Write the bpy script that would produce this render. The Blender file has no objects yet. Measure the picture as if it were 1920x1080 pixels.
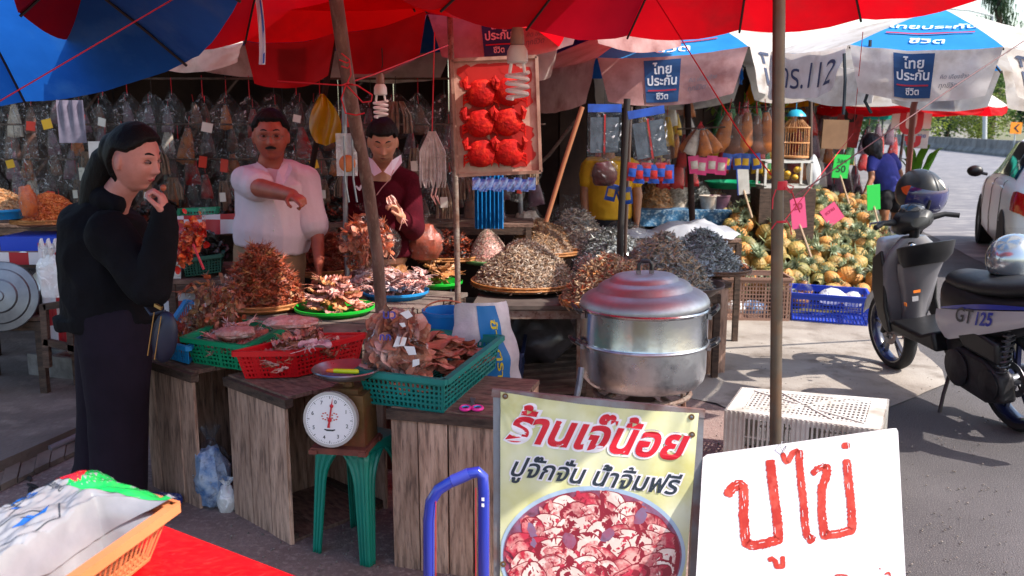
import bpy, bmesh, math, random
import numpy as np
from mathutils import Vector, Matrix, Euler, noise as mnoise
R = math.radians
sc = bpy.context.scene
col = sc.collection
rnd = random.Random(7)

# ---------------- camera ----------------
CAMZ, PITCH, FPX = 1.6, 10.2, 1700.0
cam_d = bpy.data.cameras.new('camera'); cam = bpy.data.objects.new('camera', cam_d); col.objects.link(cam)
cam.location = (0, 0, CAMZ); cam.rotation_euler = (R(90 - PITCH), 0, 0)
cam_d.sensor_width = 36; cam_d.lens = 36 * FPX / 1920; cam_d.clip_end = 2000; cam_d.clip_start = .05
cam_d.dof.use_dof = True; cam_d.dof.focus_distance = 3.4; cam_d.dof.aperture_fstop = 5.6
sc.camera = cam
# ---------------- world, sun, exposure ----------------
SUN = Vector((.66, -.24, .71)).normalized()
w = bpy.data.worlds.new('World'); sc.world = w; w.use_nodes = True
nt = w.node_tree; bg = nt.nodes['Background']; sky = nt.nodes.new('ShaderNodeTexSky')
sky.sky_type = 'NISHITA'; sky.sun_disc = False
sky.sun_elevation = math.asin(SUN.z); sky.sun_rotation = math.atan2(SUN.x, SUN.y)
sky.air_density = 1.3; sky.dust_density = 1.8; sky.ozone_density = .9
nt.links.new(sky.outputs[0], bg.inputs[0]); bg.inputs[1].default_value = .15
sl = bpy.data.lights.new('sun', 'SUN'); so = bpy.data.objects.new('sun', sl); col.objects.link(so)
sl.energy = 3.9; sl.angle = R(.5); sl.color = (1, .93, .84)
so.rotation_euler = SUN.to_track_quat('Z', 'Y').to_euler()
sc.view_settings.view_transform = 'Standard'; sc.view_settings.look = 'None'
sc.view_settings.gamma = 1; sc.view_settings.exposure = 1.06; sc.view_settings.use_curve_mapping = False
cy = sc.cycles
cy.max_bounces = 7; cy.transparent_max_bounces = 10; cy.diffuse_bounces = 4; cy.glossy_bounces = 3
cy.transmission_bounces = 4; cy.caustics_reflective = False; cy.caustics_refractive = False
cy.use_denoising = True; cy.sample_clamp_indirect = 4

# ---------------- photo measure -> world point ----------------
_c, _s = math.cos(R(PITCH)), math.sin(R(PITCH))
def ray(px, py):
    u = (px - 960) / FPX; v = (540 - py) / FPX
    return Vector((u, _c + v * _s, -_s + v * _c))
def G(px, py, z=0.0):
    r = ray(px, py); t = (z - CAMZ) / r.z
    return Vector((r.x * t, r.y * t, z))
def D(px, py, d):
    r = ray(px, py); t = d / r.y
    return Vector((r.x * t, d, CAMZ + r.z * t))

# ---------------- mesh builder ----------------
def frame(d, up=Vector((0, 0, 1))):
    d = Vector(d).normalized()
    if abs(d.dot(up)) > .98: up = Vector((1, 0, 0))
    x = up.cross(d).normalized(); y = d.cross(x)
    return x, y, d
class MB:
    def __init__(s): s.v = []; s.f = []; s.m = []
    def add(s, vs, fs, mi=0):
        b = len(s.v); s.v += [tuple(p) for p in vs]
        s.f += [tuple(b + i for i in f) for f in fs]; s.m += [mi] * len(fs)
        return s
    def box(s, c, size, rot=None, mi=0, taper=1.0):
        c = Vector(c); hx, hy, hz = size[0] / 2, size[1] / 2, size[2] / 2
        vs = []
        for z in (-1, 1):
            k = taper if z < 0 else 1
            for x, y in ((-1, -1), (1, -1), (1, 1), (-1, 1)):
                p = Vector((x * hx * k, y * hy * k, z * hz))
                if rot is not None: p = (Matrix.Rotation(rot, 3, 'Z') @ p) if isinstance(rot, (int, float)) else rot @ p
                vs.append(c + p)
        return s.add(vs, [(3, 2, 1, 0), (4, 5, 6, 7), (0, 1, 5, 4), (1, 2, 6, 5), (2, 3, 7, 6), (3, 0, 4, 7)], mi)
    def beam(s, a, b, w, h, up=Vector((0, 0, 1)), mi=0):
        a = Vector(a); b = Vector(b); x, y, d = frame(b - a, up)
        vs = [p + x * (i * w / 2) + y * (j * h / 2) for p in (a, b) for i, j in ((-1, -1), (1, -1), (1, 1), (-1, 1))]
        return s.add(vs, [(3, 2, 1, 0), (4, 5, 6, 7), (0, 1, 5, 4), (1, 2, 6, 5), (2, 3, 7, 6), (3, 0, 4, 7)], mi)
    def tube(s, pts, r, n=8, mi=0, caps=True, sx=1.0):
        pts = [Vector(p) for p in pts]; m = len(pts)
        rs = r if isinstance(r, (list, tuple)) else [r] * m
        up = Vector((0, 0, 1)); vs = []; fs = []; X = None
        for i, p in enumerate(pts):
            d = (pts[min(i + 1, m - 1)] - pts[max(i - 1, 0)])
            if d.length < 1e-9: d = Vector((0, 0, 1))
            d.normalize()
            if X is None: X, Y, _ = frame(d)
            else:
                X = (X - d * X.dot(d))
                if X.length < 1e-6: X, Y, _ = frame(d)
                X.normalize(); Y = d.cross(X)
            for k in range(n):
                a = 2 * math.pi * k / n
                vs.append(p + X * (math.cos(a) * rs[i] * sx) + Y * (math.sin(a) * rs[i]))
        for i in range(m - 1):
            for k in range(n):
                fs.append((i * n + k, i * n + (k + 1) % n, (i + 1) * n + (k + 1) % n, (i + 1) * n + k))
        if caps: fs += [tuple(range(n - 1, -1, -1)), tuple((m - 1) * n + k for k in range(n))]
        return s.add(vs, fs, mi)
    def cap(s, a, b, ra, rb, n=14, mi=0, sx=1.0):   # capsule limb with round ends
        a = Vector(a); b = Vector(b); d = (b - a).normalized(); P = []; Q = []
        for t in (-90, -60, -30): P.append(a + d * (ra * math.sin(R(t)))); Q.append(max(ra * math.cos(R(t)), .0005))
        P += [a, b]; Q += [ra, rb]
        for t in (30, 60, 90): P.append(b + d * (rb * math.sin(R(t)))); Q.append(max(rb * math.cos(R(t)), .0005))
        return s.tube(P, Q, n, mi, sx=sx)
    def lathe(s, prof, c=(0, 0, 0), n=24, mi=0, rot=None, sx=1, sy=1):
        c = Vector(c); vs = []; fs = []; m = len(prof)
        for r_, z in prof:
            for k in range(n):
                a = 2 * math.pi * k / n; p = Vector((r_ * math.cos(a) * sx, r_ * math.sin(a) * sy, z))
                vs.append(c + (rot @ p if rot is not None else p))
        for i in range(m - 1):
            for k in range(n): fs.append((i * n + k, i * n + (k + 1) % n, (i + 1) * n + (k + 1) % n, (i + 1) * n + k))
        return s.add(vs, fs, mi)
    def ell(s, c, r, rot=None, n=14, mi=0):
        c = Vector(c); r = Vector(r) if not isinstance(r, (int, float)) else Vector((r, r, r)); vs = []; fs = []; m = max(6, n // 2 + 1)
        for i in range(m + 1):
            t = math.pi * i / m; rr = max(math.sin(t), 1e-3); z = -math.cos(t)
            for k in range(n):
                a = 2 * math.pi * k / n; p = Vector((rr * math.cos(a) * r.x, rr * math.sin(a) * r.y, z * r.z))
                vs.append(c + (rot @ p if rot is not None else p))
        for i in range(m):
            for k in range(n): fs.append((i * n + k, i * n + (k + 1) % n, (i + 1) * n + (k + 1) % n, (i + 1) * n + k))
        return s.add(vs, fs, mi)
    def grid(s, fn, nu, nv, mi=0):
        vs = [fn(i / nu, j / nv) for j in range(nv + 1) for i in range(nu + 1)]
        fs = [(j * (nu + 1) + i, j * (nu + 1) + i + 1, (j + 1) * (nu + 1) + i + 1, (j + 1) * (nu + 1) + i) for j in range(nv) for i in range(nu)]
        return s.add(vs, fs, mi)
    def prism(s, poly, a, b, mi=0):        # poly: list of 3D points, extruded by vector b-a
        e = Vector(b) - Vector(a); n = len(poly)
        a = Vector(a); vs = [Vector(p) + a for p in poly] + [Vector(p) + a + e for p in poly]
        fs = [tuple(range(n - 1, -1, -1)), tuple(range(n, 2 * n))] + [(i, (i + 1) % n, n + (i + 1) % n, n + i) for i in range(n)]
        return s.add(vs, fs, mi)
    def join(s, o, M=None, mi=None):
        return s.add([(M @ Vector(p)) if M is not None else p for p in o.v], o.f, mi or 0) if mi is not None or not any(o.m) else s._join(o, M)
    def _join(s, o, M):
        b = len(s.v); s.v += [tuple(M @ Vector(p)) if M is not None else p for p in o.v]
        s.f += [tuple(b + i for i in f) for f in o.f]; s.m += o.m; return s
    def mesh(s, name, mats, smooth=True, M=None, recalc=True):
        me = bpy.data.meshes.new(name)
        vs = s.v if M is None else [tuple(M @ Vector(p)) for p in s.v]
        me.from_pydata(vs, [], s.f)
        for m in (mats if isinstance(mats, (list, tuple)) else [mats]): me.materials.append(m)
        me.polygons.foreach_set('material_index', s.m)
        if recalc:
            b = bmesh.new(); b.from_mesh(me); bmesh.ops.recalc_face_normals(b, faces=b.faces); b.to_mesh(me); b.free()
        me.polygons.foreach_set('use_smooth', [smooth] * len(me.polygons))
        if smooth:
            try: me.set_sharp_from_angle(angle=R(38))
            except Exception: pass
        me.update(); return me
    def build(s, name, mats, parent=None, smooth=True, recalc=True, world=False):
        """link as ONE object; world=True: the verts are world points and are put under the parent's frame"""
        M = INV.get(parent.name) if (world and parent is not None) else None
        o = bpy.data.objects.new(name, s.mesh(name, mats, smooth, M, recalc)); col.objects.link(o)
        if parent is not None:
            o.parent = parent
            if parent.name in INV: INV[o.name] = INV[parent.name]
        return o
INV = {}
def tag(o, label=None, cat=None, group=None, kind=None):
    if label: o['label'] = label
    if cat: o['category'] = cat
    if group: o['group'] = group
    if kind: o['kind'] = kind
    return o
def thing(name, label, cat, loc=(0, 0, 0), rz=0.0, group=None, rot=None):
    o = bpy.data.objects.new(name, None); col.objects.link(o); o.empty_display_size = .1
    o.location = loc; o.rotation_euler = rot if rot is not None else (0, 0, rz)
    M = Matrix.Translation(Vector(loc)) @ Euler(o.rotation_euler).to_matrix().to_4x4()
    INV[o.name] = M.inverted()
    return tag(o, label, cat, group)
def solo(mb, name, label, cat, mats, base=None, group=None, smooth=True, recalc=True, kind=None):
    a = np.array(mb.v); b = Vector(base) if base is not None else Vector((a[:, 0].mean(), a[:, 1].mean(), a[:, 2].min()))
    o = bpy.data.objects.new(name, mb.mesh(name, mats, smooth, Matrix.Translation(-b), recalc)); col.objects.link(o); o.location = b
    return tag(o, label, cat, group, kind)
def struct(mb, name, mats, smooth=False): 
    o = mb.build(name, mats, None, smooth); o['kind'] = 'structure'; return o
KIDS = {}
def dup(src, loc=None, rz=None, label=None, scale=None, group=None, rot=None):
    def rec(o, par):
        c = o.copy(); col.objects.link(c)
        if par is not None: c.parent = par
        for k in KIDS.get(o.name) or [x for x in col.objects if x.parent == o]: rec(k, c)
        return c
    if src.name not in KIDS:
        for x in list(col.objects):
            if x.parent is not None: KIDS.setdefault(x.parent.name, [])
        def reg(o):
            KIDS[o.name] = [x for x in o.children]
            for x in KIDS[o.name]: reg(x)
        reg(src)
    c = rec(src, None)
    if loc is not None: c.location = loc
    if rz is not None: c.rotation_euler = (0, 0, rz)
    if rot is not None: c.rotation_euler = rot
    if scale is not None: c.scale = (scale,) * 3 if isinstance(scale, (int, float)) else scale
    if label: c['label'] = label
    if group: c['group'] = group
    return c
def J(a): return rnd.uniform(-a, a)
def nz(p, s=1.0, o=0.0): return mnoise.noise(Vector((p[0] * s + o, p[1] * s - o, p[2] * s + 2 * o)))

# ---------------- materials ----------------
def srgb(h):
    h = h.lstrip('#'); c = [int(h[i:i + 2], 16) / 255 for i in (0, 2, 4)]
    return tuple((x / 12.92 if x <= .04045 else ((x + .055) / 1.055) ** 2.4) for x in c) + (1,)
def c4(c): return srgb(c) if isinstance(c, str) else tuple(c) + ((1,) if len(c) == 3 else ())
MATS = {}
def mat(name, c, r=.6, c2=None, ns=8.0, met=0.0, bump=0.0, bs=40.0, tl=0.0, alpha=1.0, rand=0.0, stretch=None, spec=None, det=5, lo=.35, hi=.65, coat=0.0, emit=None, c3=None, ns3=60.0, rv=0.0, sheen=0.0, sss=0.0):
    if name in MATS: return MATS[name]
    m = bpy.data.materials.new(name); m.use_nodes = True; MATS[name] = m
    N = m.node_tree.nodes; L = m.node_tree.links; P = N['Principled BSDF']; out = N['Material Output']
    P.inputs['Roughness'].default_value = r; P.inputs['Metallic'].default_value = met
    if spec is not None: P.inputs['Specular IOR Level'].default_value = spec
    if coat: P.inputs['Coat Weight'].default_value = coat; P.inputs['Coat Roughness'].default_value = .08
    if sheen: P.inputs['Sheen Weight'].default_value = sheen
    if sss:
        P.inputs['Subsurface Weight'].default_value = sss; P.inputs['Subsurface Radius'].default_value = (.012, .005, .003); P.inputs['Subsurface Scale'].default_value = 1
    tc = N.new('ShaderNodeTexCoord'); mp = N.new('ShaderNodeMapping'); L.new(tc.outputs['Object'], mp.inputs[0])
    if stretch: mp.inputs['Scale'].default_value = stretch
    cc = N.new('ShaderNodeRGB'); cc.outputs[0].default_value = c4(c); colr = cc.outputs[0]
    def mixc(a, b, fac, mode='MIX'):
        x = N.new('ShaderNodeMix'); x.data_type = 'RGBA'; x.blend_type = mode
        for sck, val in ((x.inputs[0], fac), (x.inputs[6], a), (x.inputs[7], b)):
            if isinstance(val, bpy.types.NodeSocket): L.new(val, sck)
            else: sck.default_value = val
        return x.outputs[2]
    def noisef(scale, lo_, hi_, dt=det):
        n_ = N.new('ShaderNodeTexNoise'); n_.inputs['Scale'].default_value = scale; n_.inputs['Detail'].default_value = dt; n_.inputs['Roughness'].default_value = .6
        L.new(mp.outputs[0], n_.inputs[0]); r_ = N.new('ShaderNodeMapRange'); r_.inputs[1].default_value = lo_; r_.inputs[2].default_value = hi_
        L.new(n_.outputs[0], r_.inputs[0]); return r_.outputs[0]
    if c2 is not None: colr = mixc(colr, c4(c2), noisef(ns, lo, hi))
    if c3 is not None: colr = mixc(colr, c4(c3), noisef(ns3, .5, .72))
    if rand:
        oi = N.new('ShaderNodeObjectInfo'); mr = N.new('ShaderNodeMapRange'); mr.inputs[3].default_value = 1 - rand; mr.inputs[4].default_value = 1 + rand
        L.new(oi.outputs['Random'], mr.inputs[0]); hs = N.new('ShaderNodeHueSaturation'); L.new(colr, hs.inputs['Color']); L.new(mr.outputs[0], hs.inputs['Value']); colr = hs.outputs[0]
    if rv: # roughness variation
        q = noisef(ns * 2, .3, .7); mr = N.new('ShaderNodeMapRange'); mr.inputs[3].default_value = max(0, r - rv); mr.inputs[4].default_value = min(1, r + rv)
        L.new(q, mr.inputs[0]); L.new(mr.outputs[0], P.inputs['Roughness'])
    L.new(colr, P.inputs['Base Color'])
    bn = None
    if bump:
        n2 = N.new('ShaderNodeTexNoise'); n2.inputs['Scale'].default_value = bs; n2.inputs['Detail'].default_value = 4; L.new(mp.outputs[0], n2.inputs[0])
        b = N.new('ShaderNodeBump'); b.inputs['Strength'].default_value = min(1, bump); b.inputs['Distance'].default_value = .01 * max(1, bump); L.new(n2.outputs[0], b.inputs['Height']); L.new(b.outputs[0], P.inputs['Normal']); bn = b
    if emit: P.inputs['Emission Color'].default_value = c4(emit[0]); P.inputs['Emission Strength'].default_value = emit[1]
    if tl:
        t = N.new('ShaderNodeBsdfTranslucent'); L.new(colr, t.inputs[0]); mx = N.new('ShaderNodeMixShader'); mx.inputs[0].default_value = tl
        if bn: L.new(bn.outputs[0], t.inputs['Normal'])
        L.new(P.outputs[0], mx.inputs[1]); L.new(t.outputs[0], mx.inputs[2]); L.new(mx.outputs[0], out.inputs[0])
    if alpha < 1: P.inputs['Alpha'].default_value = alpha
    m.cycles.use_transparent_shadow = True if hasattr(m.cycles, 'use_transparent_shadow') else True
    return m
def film(name, tint='#ffffff', op=.22, r=.12, bs=22.0, bump=1.0, hi=.75, cloud_glint=.5):
    """clear crumpled plastic film: mostly transparent, glossy on its folds, clear ones with painted glints"""
    if name in MATS: return MATS[name]
    m = bpy.data.materials.new(name); m.use_nodes = True; MATS[name] = m
    N = m.node_tree.nodes; L = m.node_tree.links; P = N['Principled BSDF']; out = N['Material Output']
    P.inputs['Base Color'].default_value = tuple(x * (1 if cloud_glint >= .8 else .3) for x in c4(tint)[:3]) + (1,); P.inputs['Roughness'].default_value = r; P.inputs['Specular IOR Level'].default_value = .9
    P.inputs['Coat Weight'].default_value = .6; P.inputs['Coat Roughness'].default_value = .05
    tr = N.new('ShaderNodeBsdfTransparent'); mx = N.new('ShaderNodeMixShader')
    tc = N.new('ShaderNodeTexCoord'); n = N.new('ShaderNodeTexNoise'); n.inputs['Scale'].default_value = bs; n.inputs['Detail'].default_value = 3; n.inputs['Distortion'].default_value = 1.2
    L.new(tc.outputs['Object'], n.inputs[0]); b = N.new('ShaderNodeBump'); b.inputs['Strength'].default_value = 1; b.inputs['Distance'].default_value = .02 * bump
    L.new(n.outputs[0], b.inputs['Height']); L.new(b.outputs[0], P.inputs['Normal'])
    lw = N.new('ShaderNodeLayerWeight'); lw.inputs[0].default_value = .35; L.new(b.outputs[0], lw.inputs['Normal'])
    n2 = N.new('ShaderNodeTexNoise'); n2.inputs['Scale'].default_value = bs * .9; n2.inputs['Detail'].default_value = 4; n2.inputs['Distortion'].default_value = 2
    L.new(tc.outputs['Object'], n2.inputs[0]); mr = N.new('ShaderNodeMapRange'); mr.inputs[1].default_value = .54; mr.inputs[2].default_value = .7; mr.inputs[3].default_value = op * (.9 if cloud_glint >= .8 else .3); mr.inputs[4].default_value = min(1, op + cloud_glint * .5)
    L.new(n2.outputs[0], mr.inputs[0]); ad = N.new('ShaderNodeMath'); ad.operation = 'MULTIPLY_ADD'; L.new(lw.outputs['Facing'], ad.inputs[0]); ad.inputs[1].default_value = .15; L.new(mr.outputs[0], ad.inputs[2]); ad.use_clamp = True
    if cloud_glint < .8:
        cm = N.new('ShaderNodeMix'); cm.data_type = 'RGBA'; cm.inputs[6].default_value = tuple(x * .15 for x in c4(tint)[:3]) + (1,); cm.inputs[7].default_value = (.9, .9, .95, 1)
        st = N.new('ShaderNodeMapRange'); st.inputs[1].default_value = .63; st.inputs[2].default_value = .7; L.new(n2.outputs[0], st.inputs[0]); L.new(st.outputs[0], cm.inputs[0]); L.new(cm.outputs[2], P.inputs['Base Color'])  # whitish streaks painted into the colour in place of sky reflections
    L.new(ad.outputs[0], mx.inputs[0]); L.new(tr.outputs[0], mx.inputs[1]); L.new(P.outputs[0], mx.inputs[2]); L.new(mx.outputs[0], out.inputs[0])
    return m

# ---------------- lettering ----------------
TX = {}
def text2d(s, bold=0.0):
    k = (s, bold)
    if k not in TX:
        c = bpy.data.curves.new('tmp', 'FONT'); c.body = s; c.offset = bold; c.resolution_u = 3; c.align_x = 'CENTER'; c.align_y = 'CENTER'
        o = bpy.data.objects.new('tmp', c); col.objects.link(o); dg = bpy.context.evaluated_depsgraph_get(); dg.update()
        me = o.evaluated_get(dg).to_mesh(); vs = [tuple(v.co) for v in me.vertices]; fs = [tuple(p.vertices) for p in me.polygons]
        o.evaluated_get(dg).to_mesh_clear(); bpy.data.objects.remove(o); bpy.data.curves.remove(c)
        a = np.array(vs); cx = (a[:, 0].min() + a[:, 0].max()) / 2
        TX[k] = ([(x - cx, y) for x, y, z in vs], fs, a[:, 0].max() - a[:, 0].min())
    return TX[k]
def put_text(mb, s, fn, w=None, h=None, bold=0.0, mi=0, slant=0.0):
    """letters laid on a surface: fn(x, y) -> point; w: total width, or h: size factor"""
    vs, fs, tw = text2d(s, bold); k = (w / tw) if w else h
    mb.add([fn((x + y * slant) * k, y * k) for x, y in vs], fs, mi); return mb
def stroke(mb, pts, wd, fn, mi=0, jag=0.0, step=.004):
    """painted brush stroke: a flat ribbon along a 2D polyline, mapped through fn"""
    P = []
    for a, b in zip(pts, pts[1:]):
        n = max(1, int(math.dist(a, b) / step))
        for i in range(n): P.append((a[0] + (b[0] - a[0]) * i / n, a[1] + (b[1] - a[1]) * i / n))
    P.append(pts[-1]); L_ = []; m = len(P)
    for i, p in enumerate(P):
        a = P[max(0, i - 2)]; b = P[min(m - 1, i + 2)]; dx, dy = b[0] - a[0], b[1] - a[1]; q = math.hypot(dx, dy) or 1
        e = min(1, .55 + min(i, m - 1 - i) * .25); wv = wd / 2 * e
        l = wv + J(jag); r_ = wv + J(jag); L_.append(fn(p[0] - dy / q * l, p[1] + dx / q * l)); L_.append(fn(p[0] + dy / q * r_, p[1] - dx / q * r_))
    mb.add(L_, [(2 * i, 2 * i + 1, 2 * i + 3, 2 * i + 2) for i in range(m - 1)], mi); return mb
# ================= MATERIALS shared =================
wood = mat('wood_grey', '#c4a08c', .85, '#947260', 5, bump=.6, bs=30, stretch=(9, 9, 1.2), rand=.22, c3='#5f4c44', ns3=9)
wood_dark = mat('wood_dark', '#5a463b', .85, '#33261f', 6, bump=.5, bs=30, stretch=(2, 2, 9), rand=.2)
wood_flat = mat('wood_flat', '#866a5c', .85, '#553f36', 6, bump=.5, bs=25, stretch=(3, 9, 3), rand=.25)
bark_pole = mat('pole_wood', '#7d5a50', .7, '#54392f', 7, bump=.4, bs=30, stretch=(3, 3, 1), c3='#96786a', ns3=14)
rust = mat('rusty_steel', '#6b4a3c', .65, '#8a8078', 12, met=.3, bump=.2, bs=60, c3='#4a2a1e')
steel = mat('galv_steel', '#8d9098', .42, '#6d7078', 9, met=.75, bump=.1, bs=50, c3='#7a5040', ns3=7, rv=.1)
alu = mat('aluminium', '#c9ccd2', .24, '#aeb1b8', 5, met=1.0, bump=.05, bs=30, rv=.07)
alu_dull = mat('aluminium_dull', '#d0d3d8', .34, '#b4b7be', 7, met=1.0, bump=.08, bs=30, rv=.1, c3='#85888f', ns3=11)
black_pl = mat('black_plastic', '#17171a', .35)
black_soft = mat('black_soft', '#1b1a1e', .6)
white_pl = mat('white_plastic', '#d9d8d4', .4, '#bdb9b2', 7)
wire_m = mat('wire_black', '#141416', .5)
red_string = mat('red_string', '#d01028', .55, tl=.2)
tape_red = mat('red_tape', '#c01030', .4)
conc = mat('concrete', '#9a8b7c', .9, '#77695e', 2.2, bump=.35, bs=60, c3='#b3a596', ns3=5)
conc_dark = mat('concrete_dark', '#857870', .85, '#5c5049', 1.6, bump=.35, bs=50, c3='#3f3733', ns3=4)
asph = mat('asphalt', '#545053', .88, '#3c393c', 1.1, bump=.8, bs=170, c3='#807a78', ns3=190, det=8)
asph_far = mat('asphalt_road', '#757277', .8, '#66646a', .5, bump=.2, bs=90, c3='#9b9795', ns3=3, stretch=(.6, 1.6, 1))
# ================= GROUND =================
g = MB(); g.add([(-300, -60, -.03), (300, -60, -.03), (300, 900, -.03), (-300, 900, -.03)], [(0, 1, 2, 3)])
struct(g, 'ground', mat('far_ground', '#6f6a52', .95, '#585a3c', .3))
def sheet(name, poly, z, m, wob=0.0, step=.25):
    P = []
    n = len(poly)
    for i in range(n):
        a = Vector(poly[i]); b = Vector(poly[(i + 1) % n]); k = max(1, min(60, int((b - a).length / step))) if wob else 1
        for j in range(k):
            p = a + (b - a) * (j / k); q = wob * mnoise.noise(Vector((p.x * 2.1, p.y * 2.1, 3))) * 2
            P.append((p.x + q, p.y + q * .7, z))
    mb = MB(); mb.add(P, [tuple(range(len(P)))]); return struct(mb, name, m)
sheet('pavement', [(-14, -3), (14, -3), (14, 12), (30, 60), (10, 60), (-14, 30)], 0.0, asph)
sheet('road', [(4.3, 5.2), (30, -3), (60, 30), (29.2, 49), (33, 68), (46, 120), (20, 75), (9.5, 26), (6.2, 13.5)], .004, asph_far, .03)
sheet('concrete_apron', [(1.35, 4.75), (2.1, 4.95), (2.75, 5.5), (3.0, 6.6), (3.7, 9), (5.6, 13.6), (4, 14), (1, 9), (.7, 6.4), (.9, 5.3)], .008, mat('apron', '#a39b93', .9, '#857b73', 1.5, bump=.4, bs=90, c3='#665a50', ns3=3.5), .09)
sheet('stall_ground', [(-3.5, 1.0), (.75, 1.0), (1.0, 3.4), (1.25, 4.9), (.9, 5.3), (.7, 6.4), (.9, 9), (-3.5, 9)], .004, mat('stall_ground', '#8a746e', .9, '#64524e', 1.6, bump=.6, bs=110, c3='#9c8880', ns3=40), .07)
# raised shop floor at the left with its broken kerb
A0 = G(-60, 893, .1); A1 = G(150, 800, .1); A2 = G(420, 690, .1)
pl = [A0, A1, A2, Vector((-.35, 6.2, .1)), Vector((.6, 8.7, .1)), Vector((-9, 9, .1)), Vector((-9, 3.2, .1))]
fl = MB(); fl.prism([(p.x, p.y, 0.004) for p in pl], (0, 0, 0), (0, 0, .1))
struct(fl, 'shop_floor', mat('shopfloor', '#71645e', .8, '#4d423d', 1.2, bump=.5, bs=40, c3='#857870', ns3=5))
k = MB()
for i in range(7):
    a = A0.lerp(A1, i / 7 + .004); b = A0.lerp(A1, (i + 1) / 7 - .004); off = Vector((.05, -.13, 0))
    k.prism([(a.x, a.y, .03), (b.x, b.y, .03), (b.x + off.x, b.y + off.y, .006), (a.x + off.x, a.y + off.y, .006)], (0, 0, 0), (0, 0, .028 + J(.008)))
struct(k, 'kerb', conc_dark)
mb = MB(); mb.tube([G(92, 842, .06), G(158, 812, .06)], .017, 10)
solo(mb, 'drain_pipe', 'grey plastic drain pipe lying along the edge of the raised concrete floor at the left', 'pipe', mat('pvc', '#77727a', .4))
mb = MB()
for i in range(9):
    a = G(30, 880, .012); b = G(110, 960, .012); mb.ell(a.lerp(b, i / 8 + J(.02)) + Vector((J(.02), J(.02), 0)), (.05, .012, .004), Matrix.Rotation(-.9 + J(.4), 3, 'Z'), 8)
tag(mb.build('pavement_cracks', mat('crack', '#2a2422', .95)), None, None, None, 'structure')
# grit on the pavement
mb = MB()
for i in range(1500):
    p = G(rnd.uniform(430, 1900), rnd.uniform(640, 1078)); r_ = rnd.uniform(.0015, .005)
    mb.ell((p.x, p.y, .008), (r_, r_ * 1.3, r_ * .7), None, 5)
tag(mb.build('gravel', mat('grit', '#8f8780', .9, '#4c4642', 30)), 'small pale grit scattered over the pavement', 'grit', None, 'stuff')

# ================= FAR: barrier, trees, lamp, sign =================
bar = thing('concrete_barrier', 'long grey concrete road barrier on the far side of the road', 'barrier', (26, 49, 0))
segm = mat('barrier_concrete', '#7d7c7c', .9, '#565556', 1.5, rand=.12, bump=.3, bs=8)
def bseg(a, b):
    m_ = MB(); d = (b - a).normalized(); nrm = Vector((d.y, -d.x, 0)); a = a + d * .03; b = b - d * .03
    pr = [(.32, 0), (.32, .12), (.14, .35), (.08, .82), (-.08, .82), (-.14, .35), (-.32, .12), (-.32, 0)]
    m_.prism([a + nrm * x + Vector((0, 0, z)) for x, z in pr], (0, 0, 0), b - a); return m_
pts = [Vector((20, 22, 0)), Vector((23.4, 36, 0)), Vector((26, 49, 0)), Vector((30, 68, 0)), Vector((36, 92, 0))]
for i in range(len(pts) - 1):
    n = int((pts[i + 1] - pts[i]).length / 1.9)
    for j in range(n):
        bseg(pts[i].lerp(pts[i + 1], j / n), pts[i].lerp(pts[i + 1], (j + 1) / n)).build('barrier_block', segm, bar, False, world=True)
leafA = [mat('leaf_yellowgreen', '#8d9a3c', .6, '#5d7030', .9, tl=.35, rand=.1), mat('leaf_dark', '#3c5634', .6, '#27402a', .8, tl=.25), mat('leaf_mid', '#5d7a3a', .6, '#3f5c30', .8, tl=.3)]
def tree(name, label, base, h, rx, kind, seed, crown_lo=.25, nleaf=2600, conif=False, group=None):
    rr = random.Random(seed); base = Vector(base); t = thing(name, label, 'tree', base, 0, group)
    tr = MB(); tr.tube([(0, 0, 0), (.03 * h, 0, h * .35), (0, .02 * h, h * .7), (0, 0, h * (.97 if conif else .8))], [h * .022, h * .017, h * .01, h * .003], 7)
    cl = []
    nl = 26 if conif else 16
    for i in range(nl):
        z = h * (crown_lo + (.95 - crown_lo) * (i + rr.random()) / nl); a = rr.uniform(0, 6.28)
        ext = rx * ((1.05 - (z / h)) * 1.15 if conif else math.sqrt(max(.05, 1 - ((z / h - .6) / .5) ** 2))) * rr.uniform(.55, 1.05)
        e = Vector((math.cos(a) * ext, math.sin(a) * ext, z + h * .04)); tr.tube([(0, 0, z - h * .08), e * .5 + Vector((0, 0, z * .5 - h * .02)), e], [h * .007, h * .004, .01], 4)
        for f in (1.0, .7, .4): cl.append((e * f + Vector((0, 0, z * (1 - f))), rx * rr.uniform(.18, .36) * (.8 if conif else 1.25)))
    tr.build('trunk', mat('bark', '#5a4a40', .9, '#3a2e28', 4), t)
    cr = MB(); ls = h * .022
    for i in range(nleaf):
        c, r_ = rr.choice(cl); v = Vector((rr.gauss(0, 1), rr.gauss(0, 1), rr.gauss(0, 1))).normalized() * (r_ * rr.random() ** .45)
        if conif: v.z = v.z * 1.3 - r_ * .3
        p = c + v; q = Vector((rr.gauss(0, 1), rr.gauss(0, 1), rr.gauss(0, .7))).normalized(); x, y, _ = frame(q); s = ls * rr.uniform(.6, 1.4)
        if conif: cr.add([p, p + x * s * .25, p + x * .2 * s - Vector((0, 0, s * 1.7)) + y * s * .4], [(0, 1, 2)])
        else: cr.add([p - x * s, p - y * s * .6, p + x * s, p + y * s * .6], [(0, 1, 2, 3)])
    cr.build('crown', leafA[kind], t, False, recalc=False); return t
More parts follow.
